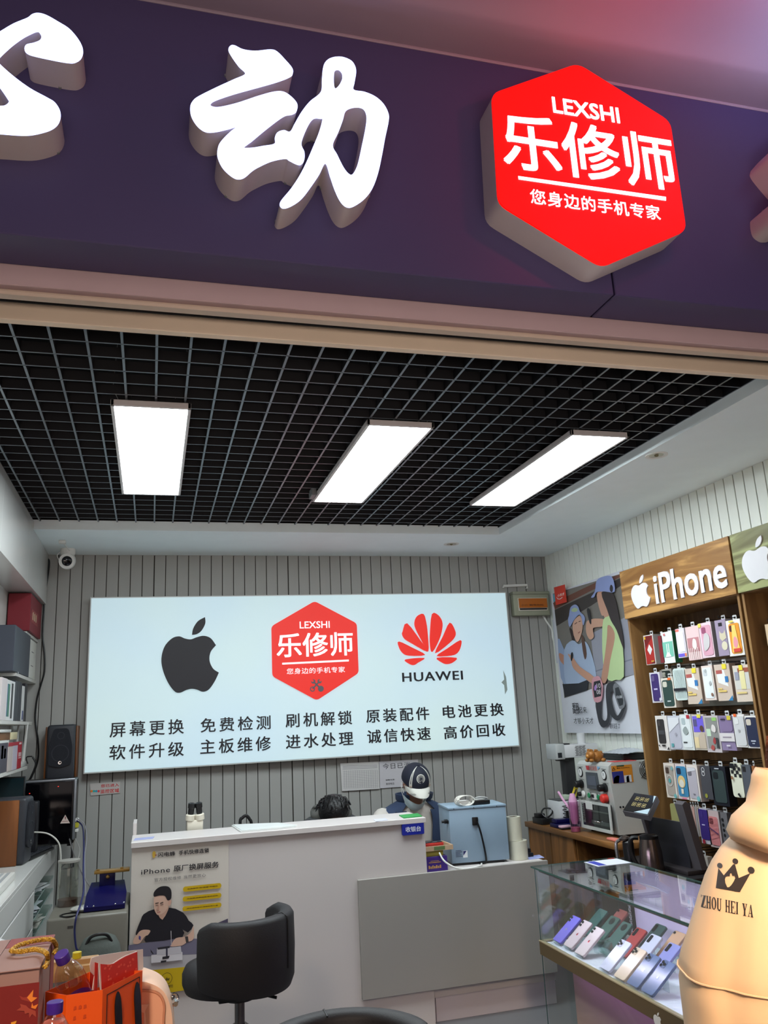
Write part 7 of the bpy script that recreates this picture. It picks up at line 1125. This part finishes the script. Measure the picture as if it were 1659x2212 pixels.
# cables at the back left
CAB = 'hanging cables behind the left counter'
def cable(lab, pts, y, r, c, name='hanging_cable'):
    P3 = [tuple(pY(a, b, y+(q[0] if q else 0))) for a, b, *q in pts]; m = at(MB(), P3[0]); m.tube(cr(P3, 6, False), r); return tag(m.build(name, P(c, .4)), lab, 'cable')
cable('white cable arching from the near speaker over the counter edge and down', ((58, 1798), (100, 1800), (125, 1818), (131, 1845), (130, 1880), (126, 1925), (124, 1950)), 5.35, .0045, (196, 194, 186))
cable('dark blue cable dropping from the computer case to the grey cabinet and floor', ((166, 1773, 1.34), (178, 1785, 1.25), (181, 1820, .9), (180, 1880, .5), (181, 1920, .25), (175, 1950, .08), (165, 1980), (161, 2010), (164, 2045), (169, 2062), (172, 2130), (175, 2215), (178, 2275)), 4.42, .0045, (34, 36, 84))
cable('thin grey cable beside the dark blue one by the computer case', ((166, 1768, .16), (182, 1780, .15), (187, 1810), (183, 1850, -.2), (184, 1905, -.5), (187, 1950, -.62), (192, 1958, -.66)), 5.6, .003, (136, 134, 140)); cable('grey cable slanting across the wall to the blue fixture', ((150, 1812, .52), (158, 1840, .3), (180, 1892, -.2), (203, 1926, -.46)), 5.2, .004, (110, 108, 108)); cable('black lead making a kinked loop below the computer case', ((154, 1815), (155, 1848), (145, 1862), (133, 1873), (136, 1877), (156, 1873), (158, 1866), (154, 1830)), 5.68, .004, (22, 22, 24)); cable('brownish thin wire hanging beside the clear cylinder', ((160, 1812, .42), (158, 1850, .2), (155, 1890, -.1), (152, 1940, -.35), (156, 1962, -.42)), 5.3, .002, (96, 84, 72)); cable('thin white wire hanging down in front of the planks', ((163, 1812, .72), (172, 1835, .5), (168, 1860, .3), (165, 1890, .1), (168, 1920, 0), (167, 1945, -.08), (168, 1966, -.12)), 5.0, .003, (150, 148, 144))
k = thing('network_plugs', 'yellow and white network plugs at the right side of the computer case', 'plug', (-.44, 5.8, 1.08)); m = MB(); m.box((-.4495, 5.76, 1.02), (-.43, 5.80, 1.05), .003); m.use(P((206, 200, 60), .4)); m.mats = [P((206, 200, 60), .4)]; m.build('yellow_plug', None, k); m = MB(); m.box((-.4495, 5.76, 1.055), (-.43, 5.80, 1.075), .003); m.box((-.4495, 5.76, .995), (-.43, 5.80, 1.012), .003); m.build('white_plug', SOFTWHITE, k)
# grey cabinet, blue fixture, cylinder, bag of bits
k = thing('grey_cabinet', 'grey steel cabinet left of the white reception counter under the blue fixture', 'cabinet', (-.28, 4.75, 0)); m = MB(); m.box((-.46, 4.48, .0), (-.095, 5.0, .75), .012); m.build('carcass', mat('warm grey steel', (104, 101, 92), .4), k, 50); m = MB(); c = pZ(150, 1977, .751); m.lathe(((.045, 0), (.045, .004), (.035, .004), (.035, 0)), c, n=24, cap=False); m.build('cable_hole', BLACK, k)
m = MB(); Fc = FY(4.4795); u, v = Fc.px(152, 2003); m.flat(Fc, [(u-.013, v-.004), (u+.013, v-.004), (u+.013, v+.006), (u-.013, v+.006)], 0, .001); m.build('small_badge', P((60, 58, 54)), k)
k = thing('blue_fixture', 'dark blue metal heating fixture with a bronze clamp on the grey cabinet', 'tool', (-.22, 4.65, .75)); m = MB(); B0 = [pZ(178, 1965, .765), pZ(268, 1970, .765), pZ(280, 1935, .80), pZ(200, 1928, .80)]
m.prism([Vector((-.30, 4.54, .755)), Vector((-.11, 4.54, .755)), Vector((-.105, 4.60, .80)), Vector((-.12, 4.74, .835)), Vector((-.28, 4.74, .835)), Vector((-.295, 4.60, .80))], (0, .0, .018)); m.box((-.29, 4.56, .7505), (-.11, 4.74, .762)); m.build('body', BLU, k)
m = MB(); m.box((-.24, 4.69, .83), (-.165, 4.72, .90), .002); m.build('bracket', BLU, k); m = MB(); m.box((-.265, 4.67, .90), (-.095, 4.73, .914), .002); m.box((-.255, 4.675, .914), (-.24, 4.69, .922)); m.box((-.14, 4.675, .914), (-.125, 4.69, .922)); m.ball((-.20, 4.685, .882), .010, 10); m.build('clamp', mat('bronze', (150, 116, 60), .35, .6), k)
m = MB()
for x, y, z in ((-.285, 4.55, .775), (-.255, 4.545, .776), (-.155, 4.545, .776), (-.115, 4.55, .778)): m.ball((x, y, z), .005, 8)
m.build('screws', CHROME, k)
k = thing('clear_cylinder', 'clear plastic cylinder container standing on the grey cabinet', 'container', (-.40, 4.78, .75)); c = Vector((-.395, 4.78, .751)); m = MB(); m.lathe(((.05, 0), (.05, .20), (.053, .205)), c, n=32, cap=False); m.build('wall', glass('clear tub', (220, 222, 216), .02, .06), k); m = MB(); m.lathe(((.049, .0), (.049, .03), (.001, .03)), c, n=28); m.build('contents', P((90, 64, 54), .5), k); m = MB(); m.lathe(((.053, .205), (.054, .215), (.001, .216)), c, n=28); m.build('lid', P((150, 148, 142), .3), k)
c = pZ(172, 1972, .755); m = at(MB(), c); m.ball(c+Vector((.01, .05, .01)), (.06, .04, .015), 12); tag(m.build('plastic_bag', mat('thin film bag', (170, 170, 164), .25, bump=.6, bscale=60)), 'small crumpled clear plastic bag on the grey cabinet beside the blue fixture', 'bag')
BPK = mat('grey green canvas', (72, 78, 74), .8, bump=.15, bscale=80)
k = thing('backpack', 'dark grey-green backpack with a black handle below the blue fixture', 'bag', (-.215, 4.385, .26)); m = MB(); rows = []
for z, hx, hy in ((.26, .10, .07), (.30, .11, .08), (.45, .11, .085), (.56, .105, .08), (.63, .09, .07), (.665, .07, .055), (.68, .04, .035)): rows.append([(-.215+hx*se(2*math.pi*i/32, .6)[0], 4.385+hy*se(2*math.pi*i/32, .6)[1], z) for i in range(32)])
m.rings(rows); b_ = m.build('body', BPK, k, 60); m = MB(); m.tube(cr([(-.27, 4.34, .655), (-.25, 4.33, .685), (-.215, 4.33, .693), (-.18, 4.335, .685), (-.16, 4.34, .655)], 5, False), .007); m.build('handle', BLACK, b_); m = MB(); m.tube([(-.215+.095*math.cos(a), 4.306, .45+.15*math.sin(a)) for a in [R(10+160*i/20) for i in range(21)]], .004, 6); m.build('zip', BLACK, b_)
m = at(MB(), (-.13, 4.27, 0)); m.box((-.34, 4.28, 0), (-.09, 4.47, .258), .004); tag(m.build('cardboard_box', P((150, 116, 78), .8)), 'cardboard box on the floor under the grey-green backpack', 'box')
# ================================================================ near left: bench with gift box, orange bag, bottles
BW = wood('bench pine', (150, 112, 66), (188, 150, 100), (.2, 1, 1), .5, 1.5, 6)
k = thing('wooden_bench', 'pale wooden bench with a raised back rail under the gift box and orange bag', 'bench', (-.33, 2.2, 0)); m = MB(); m.box((-.80, 1.72, .715), (.12, 2.62, .745), .003); m.build('bench_top', BW, k)
zr = pY(180, 2087, 2.64).z; m = MB(); m.box((-.80, 2.625, zr-.03), (-.13, 2.655, zr+.022), .003); m.build('back_rail', BW, k)
for x in (-.78, -.19): m = MB(); m.box((x, 2.60, 0), (x+.04, 2.624, zr+.01)); m.build('post', BW, k)
for x in (-.78, .07): m = MB(); m.box((x, 1.75, 0), (x+.04, 1.79, .714)); m.build('leg', BW, k)
m = at(MB(), pY(166, 2071, 2.64)); c = Vector((pY(166, 2071, 2.64).x, 2.64, zr+.0225)); m.lathe(((.012, 0), (.012, .015), (.007, .015)), c, n=20); tag(m.build('yellow_tape', P((186, 170, 30), .4)), 'small yellow tape roll on the wooden back rail', 'tape')
ZG = 1.115; RB = mat('red gift card', (120, 26, 22), .55, var=.08); PK = mat('rose grey gift card', (150, 116, 108), .6)
nr, fr = pZ(77, 2089, ZG), pZ(126, 2018, ZG); GX1 = (nr.x+fr.x)/2; GY0, GY1 = nr.y, fr.y; GX0 = GX1-.17
k = thing('gift_carton', 'red and rose gift box with a gold rope handle at the left edge', 'box', ((GX0+GX1)/2, (GY0+GY1)/2, .745)); m = MB(); m.box((GX0, GY0, .746), (GX1, GY1, ZG-.002), .001, 1); b_ = m.build('carton', PK, k)
m = MB(); m.box((GX0-.001, GY0-.003, .746), (GX1+.001, GY0-.0005, ZG-.03)); fp = m.build('front_panel', RB, b_); m = MB(); xm = GX0+.07
m.box((GX0-.001, GY0-.006, ZG-.002), (xm-.001, GY1, ZG)); m.box((xm+.001, GY0-.006, ZG-.002), (GX1+.001, GY1, ZG)); m.build('lid_flap', PK, b_)
m = MB(); m.box((GX0, GY0-.004, ZG), (xm-.001, GY0+.075, ZG+.0006)); m.box((xm+.001, GY1-.09, ZG), (GX1, GY1, ZG+.0006)); m.box((GX1+.0002, GY1-.08, .78), (GX1+.001, GY1-.001, ZG-.003)); m.build('rose_red_print', P((138, 58, 58), .6), b_)
FG = FY(GY0-.0032); Hh = px_of(0, 1980, .12055); LEAVES = (([(345, 1415), (420, 1450), (480, 1440), (600, 1305), (580, 1430), (670, 1450), (560, 1530), (520, 1520), (440, 1500), (390, 1490)], (150, 50, 38)), ([(600, 1310), (585, 1440), (670, 1450), (560, 1535), (485, 1450)], (226, 130, 44)), ([(295, 1680), (380, 1620), (360, 1560), (470, 1590), (520, 1640), (640, 1690), (650, 1800), (580, 1740), (530, 1810), (520, 1720), (450, 1740), (440, 1690)], (156, 62, 46)), ([(575, 1540), (600, 1600), (690, 1560), (640, 1650), (560, 1630)], (224, 124, 40)), ([(200, 1890), (240, 1880), (300, 1860), (290, 1900), (240, 1940), (205, 1940)], (224, 150, 40)))
for i, (pts, c) in enumerate(LEAVES): m = MB(); m.fpx(FG, Hh(pts), .0002+.0004*i, .0006+.0004*i); m.build('maple_leaf_print', P(c, .6), fp)
ROPE = mat('gold rope', (196, 152, 52), .4, .3, bump=1.0, bscale=140)
def zrope(pts, n):
    out = []
    for i, (x, y) in enumerate(pts): out.append(tuple(pZ(x, y, ZG+.012) if i < n else pX(x, y, GX1+.009)))
    return cr(out, 6, False)
def twist(path, r):
    m = MB(); P3 = [Vector(p_) for p_ in path]
    for ph_ in (0, math.pi):
        q = []
        for i in range(len(P3)-1):
            for s_ in range(3):
                p_ = P3[i].lerp(P3[i+1], s_/3); t = (P3[i+1]-P3[i]).normalized(); x = t.orthogonal().normalized(); y = t.cross(x); an = (i*3+s_)*.75+ph_; q.append(p_+(x*math.cos(an)+y*math.sin(an))*r*.5)
        m.tube(q, r*.72, 6)
    return m
twist(zrope(Hh([(200, 612), (330, 520), (600, 440), (800, 408), (930, 415), (995, 490), (1005, 570), (965, 660)]), 5), .0048).build('rope_handle', ROPE, k); twist(zrope(Hh([(200, 615), (400, 622), (600, 588), (740, 605), (830, 660), (860, 760), (840, 850), (805, 900)]), 4), .0048).build('rope_handle', ROPE, k); m = twist(cr([(xm, GY0-.004, ZG-.004), (xm+.001, GY0-.010, ZG-.02), (xm+.002, GY0-.010, ZG-.04)], 5, False), .0045); m.build('rope_end', ROPE, k)
c = pZ(18, 2075, 1.05); m = at(MB(), c); rows = []
for j in range(9):
    t = math.pi*j/8; rows.append([(c.x-.05+(.055*math.sin(t)+.001)*math.cos(a)*(1+.25*noise.noise(Vector((math.cos(a)*3, math.sin(a)*3, j)))), GY1+.12+(.05*math.sin(t)+.001)*math.sin(a), 1.00+.10*(1-math.cos(t))/2*1.0) for a in [2*math.pi*i/24 for i in range(24)]])
m.rings(rows); o_ = m.build('plastic_bag', mat('white film bag', (176, 180, 182), .2, bump=.8, bscale=50)); tag(o_, 'crumpled whitish plastic bag behind the red gift box at the left edge', 'bag')
m = at(MB(), (c.x-.05, GY1+.1, .745)); m.box((c.x-.12, GY1+.03, .746), (c.x+.0, 2.60, .998), .003); tag(m.build('parcel_box', P((140, 120, 100), .7)), 'parcel behind the red gift box, carrying the whitish plastic bag', 'box')
# orange bag
ZO = 1.035; A, B, E, C_ = (pZ(*q, ZO) for q in ((98, 2142), (143, 2150), (222, 2138), (308, 2096))); D_ = A+(C_-E); OR = mat('orange paper', (226, 84, 10), .5, var=.03)
k = thing('paper_bag', 'bright orange paper carrier bag with black ribbon handles at the lower left', 'bag', Vector(((A.x+C_.x)/2, (E.y+C_.y)/2, .745)))
cen = (A+E+C_+D_)/4; lowp = lambda p_: Vector((cen.x+(p_.x-cen.x)*.97, cen.y+(p_.y-cen.y)*.97, .746)); m = MB(); ring = [A, B, E, C_, D_]
m.rings([[lowp(p_) for p_ in ring], ring, [cen+(p_-cen)*.988 for p_ in ring], [lowp(p_)*.99+cen*.01+Vector((0, 0, .002)) for p_ in ring]], True, True, True); bb = m.build('bag_body', OR, k, 20)
FO = Frame(E+(E-cen)*0+Vector((0, 0, 0)), C_-E, (0, 0, 1)); wd = (C_-E).length; nO = FO.n
m = MB(); m.shape(FO, [[(.014, -.30), (wd-.012, -.30), (wd-.012, -.010), (.014, -.014)], [(.0155, -.30), (wd-.0135, -.30), (wd-.0135, -.0115), (.0155, -.0155)]], .0006, .0014); m.build('printed_frame', INK, bb)
for u in (.045, .118): m = MB(); u = u*wd/.15; m.flat(FO, cr([(u-.003, -.045), (u+.002, -.022), (u+.010, -.020), (u+.020, -.045), (u+.026, -.10), (u+.034, -.20), (u+.037, -.27), (u+.018, -.27), (u+.013, -.18), (u+.003, -.10)], 3), .002, .0035); m.build('ribbon_handle', BLACK, k)
m = MB(); m.text(FO, 'NO', (wd*.52, -.155, wd*.68, -.128), .0006, .0014, .02, shear=.3); m.build('brand_print', INK, bb)
FE = Frame(B, E-B, (0, 0, 1)); we = (E-B).length; rng = random.Random(9); m = MB()
for r_ in range(7):
    for c_ in range(11):
        if rng.random() < .62: u, v = .016+c_*.0105, -.032-r_*.020; m.flat(FE, [(u, v), (u+.006, v+.001), (u+.0055, v+.008), (u+.001, v+.007)], .0006, .0012) if u < we-.02 else None
m.build('faded_print', P((190, 64, 12), .6), bb)
# red patterned bag inside
Yr = cen.y; FR = Frame(E-nO*.022, C_-E, (0, 0, 1)); FRb = Frame(E-nO*.085, C_-E, (0, 0, 1)); q5 = px_of(150, 2000, .15069); k = thing('red_paper_bag', 'red-patterned white paper bag standing inside the orange bag', 'bag', (cen.x, Yr, .75))
RP = mat('red print paper', (206, 44, 30), .5); WP = P((214, 200, 194), .6)
m = MB(); m.fpx(FR, q5([(412, 535), (440, 540), (560, 548), (620, 535), (700, 480), (800, 425), (965, 362), (990, 362), (985, 640), (940, 760), (480, 1000), (440, 960)]), 0, .002); fr_ = m.build('front_panel', WP, k); m = MB(); m.fpx(FR, q5([(432, 545), (560, 556), (622, 540), (700, 488), (800, 434), (958, 372), (965, 640), (930, 750), (480, 980), (452, 940)]), .0022, .003); m.build('red_print', RP, fr_)
m = MB(); rng = random.Random(4)
for i in range(40):
    x, y = rng.uniform(465, 950), rng.uniform(440, 860)
    if y > 560-(x-470)*.35+30: u, v = FR.px(*q5([(x, y)])[0]); m.flat(FR, circ(u, v, rng.uniform(.0022, .0042), 8, .0026), .0032, .0037)
m.build('pattern_print', P((224, 90, 66), .55), fr_)
m = MB(); m.fpx(FRb, q5([(300, 480), (330, 450), (440, 420), (760, 370), (1046, 335), (1050, 600), (980, 720), (340, 900)]), 0, .002); m.build('back_panel', WP, k)
a_, b2_ = FR.px(*q5([(412, 535)])[0]), FRb.px(*q5([(300, 500)])[0]); m = MB(); pA, pB = FR.w(*a_), FRb.w(*b2_); m.quad(pA, pB, Vector((pB.x, pB.y, .95)), Vector((pA.x, pA.y, .95))); bmesh.ops.solidify(m.bm, geom=m.bm.faces[:], thickness=.0015); m.build('side_panel', RP, k); m = MB(); m.fpx(Frame(E-nO*.05, C_-E, (0, 0, 1)), q5([(285, 560), (310, 460), (400, 430), (455, 470), (420, 560), (400, 700), (345, 920), (320, 920), (352, 715), (300, 660)]), 0, .0015); m.build('folded_flap', WP, k)
m = MB(); m.fpx(FRb, q5([(995, 372), (1030, 372), (1030, 392), (995, 392)]), -.0012, -.0004); m.fpx(FRb, q5([(1024, 540), (1052, 540), (1052, 552), (1024, 552)]), -.0012, -.0004); m.build('black_print', INK, k)
# bottles
PET = glass('clear pet', (240, 242, 244), .02, .07); CAPV = mat('violet cap', (66, 34, 136), .35); LBV = mat('violet label', (78, 40, 140), .4)
def bottle(lab, top, base, parent=None, drink=None):
    top, base = Vector(top), Vector(base); ax = (top-base).normalized(); h = (top-base).length; k = thing('water_bottle', lab, 'bottle', base, 'violet-capped plastic bottles')
    m = MB(); m.lathe(((.030, 0), (.034, .006), (.034, .03), (.032, .035), (.034, .04), (.034, h-.095), (.032, h-.085), (.034, h-.078), (.0325, h-.06), (.026, h-.042), (.018, h-.028), (.0135, h-.022), (.0135, h-.012)), base, ax, 32); m.build('bottle_body', PET, k, 50)
    m = MB(); m.lathe(((.0152, h-.0205), (.0158, h-.019), (.0158, h-.001), (.0145, h), (.001, h)), base, ax, 28); m.build('cap', CAPV, k); m = MB(); m.lathe(((.0345, .045), (.0345, h-.125)), base, ax, 32, False); m.build('label', LBV, k)
    if drink: m = MB(); m.lathe(((.031, .004), (.0325, h-.09), (.028, h-.055), (.02, h-.035), (.001, h-.034)), base, ax, 28); m.build('drink', mat('peach drink', (232, 116, 90), .3), k)
t_ = pY(132, 2060, 2.16); b0 = pY(163, 2145, 2.20); ax_ = (b0-t_).normalized(); bottle('clear empty bottle with a violet cap leaning in the orange bag', t_, t_+ax_*.215)
t_ = pY(119, 2163, 1.93); bottle('upright bottle of peach drink with a violet cap at the bottom left edge', t_, (t_.x, t_.y, .746), drink=1)
# cream handbag
CRM = mat('cream leather', (226, 190, 164), .5, var=.05, bump=.05, bscale=60); k = thing('handbag', 'cream and peach leather bag with a chrome clasp beside the orange bag', 'bag', (.03, 2.42, .745))
FHB = FY(2.36); out = [FHB.px(*q) for q in ((262, 2120), (300, 2106), (322, 2110), (345, 2121), (362, 2140), (372, 2168), (377, 2200), (379, 2240))]; z0 = .747; zb = out[-1][1]; pts = [(out[0][0], z0)]+out+[(out[-1][0]+.002, z0+.02), (out[-1][0]-.008, z0)]
pp = cr(out, 4, False); pl = [(out[0][0], z0)]+pp+[(out[-1][0], z0)]; cx_, cz_ = sum(a for a, b in pl)/len(pl), sum(b for a, b in pl)/len(pl); m = MB(); rows = []
for d, sc in ((.0, .86), (-.012, .95), (-.03, 1.0), (-.09, 1.0), (-.11, .95), (-.12, .86)): rows.append([FHB.w(cx_+(a-cx_)*sc, max(z0, cz_+(b-cz_)*sc), d+.03) for a, b in pl])
m.rings(rows); b_ = m.build('body', CRM, k, 60)
pk_ = [FHB.px(*q) for q in q5([(900, 1400), (900, 890), (1050, 872), (1180, 880), (1270, 915), (1330, 990), (1358, 1100), (1350, 1250), (1345, 1500)])]; m = MB(); m.tube([FHB.w(a, b, .032) for a, b in cr(pk_, 5, False)], .0035, 8); m.build('pocket_piping', mat('peach piping', (196, 138, 108), .5), b_); m = MB(); m.flat(FHB, cr(pk_, 4, False), .029, .0325); m.build('pocket', mat('peach leather', (222, 166, 134), .5, var=.05), b_)
m = MB(); m.flat(FHB, [FHB.px(*q) for q in q5([(1000, 1065), (1140, 1055), (1085, 1150), (1120, 1500), (1060, 1500), (1070, 1180), (1000, 1150)])], .034, .038); m.build('strap_fold', CRM, b_)
c = FHB.w(*FHB.px(*q5([(1500, 1090)])[0]), -.02); m = MB(); m.tube([c+Vector((.010*math.cos(a*.5), 0, .013*math.sin(a*.5))) for a in range(13)], .0035, 6); m.cyl(c+Vector((.004, -.012, -.008)), c+Vector((.004, .012, -.008)), .006); m.ball(c+Vector((-.004, 0, .006)), .007, 8); m.build('clasp', CHROME, k); m = MB(); e_ = [FHB.w(*FHB.px(*q), d) for q, d in (((345, 2182), .012), ((362, 2180), .006), ((376, 2174), -.01))]; m.tube(e_, .002); m.build('stitch_line', mat('peach piping', (196, 138, 108)), b_)
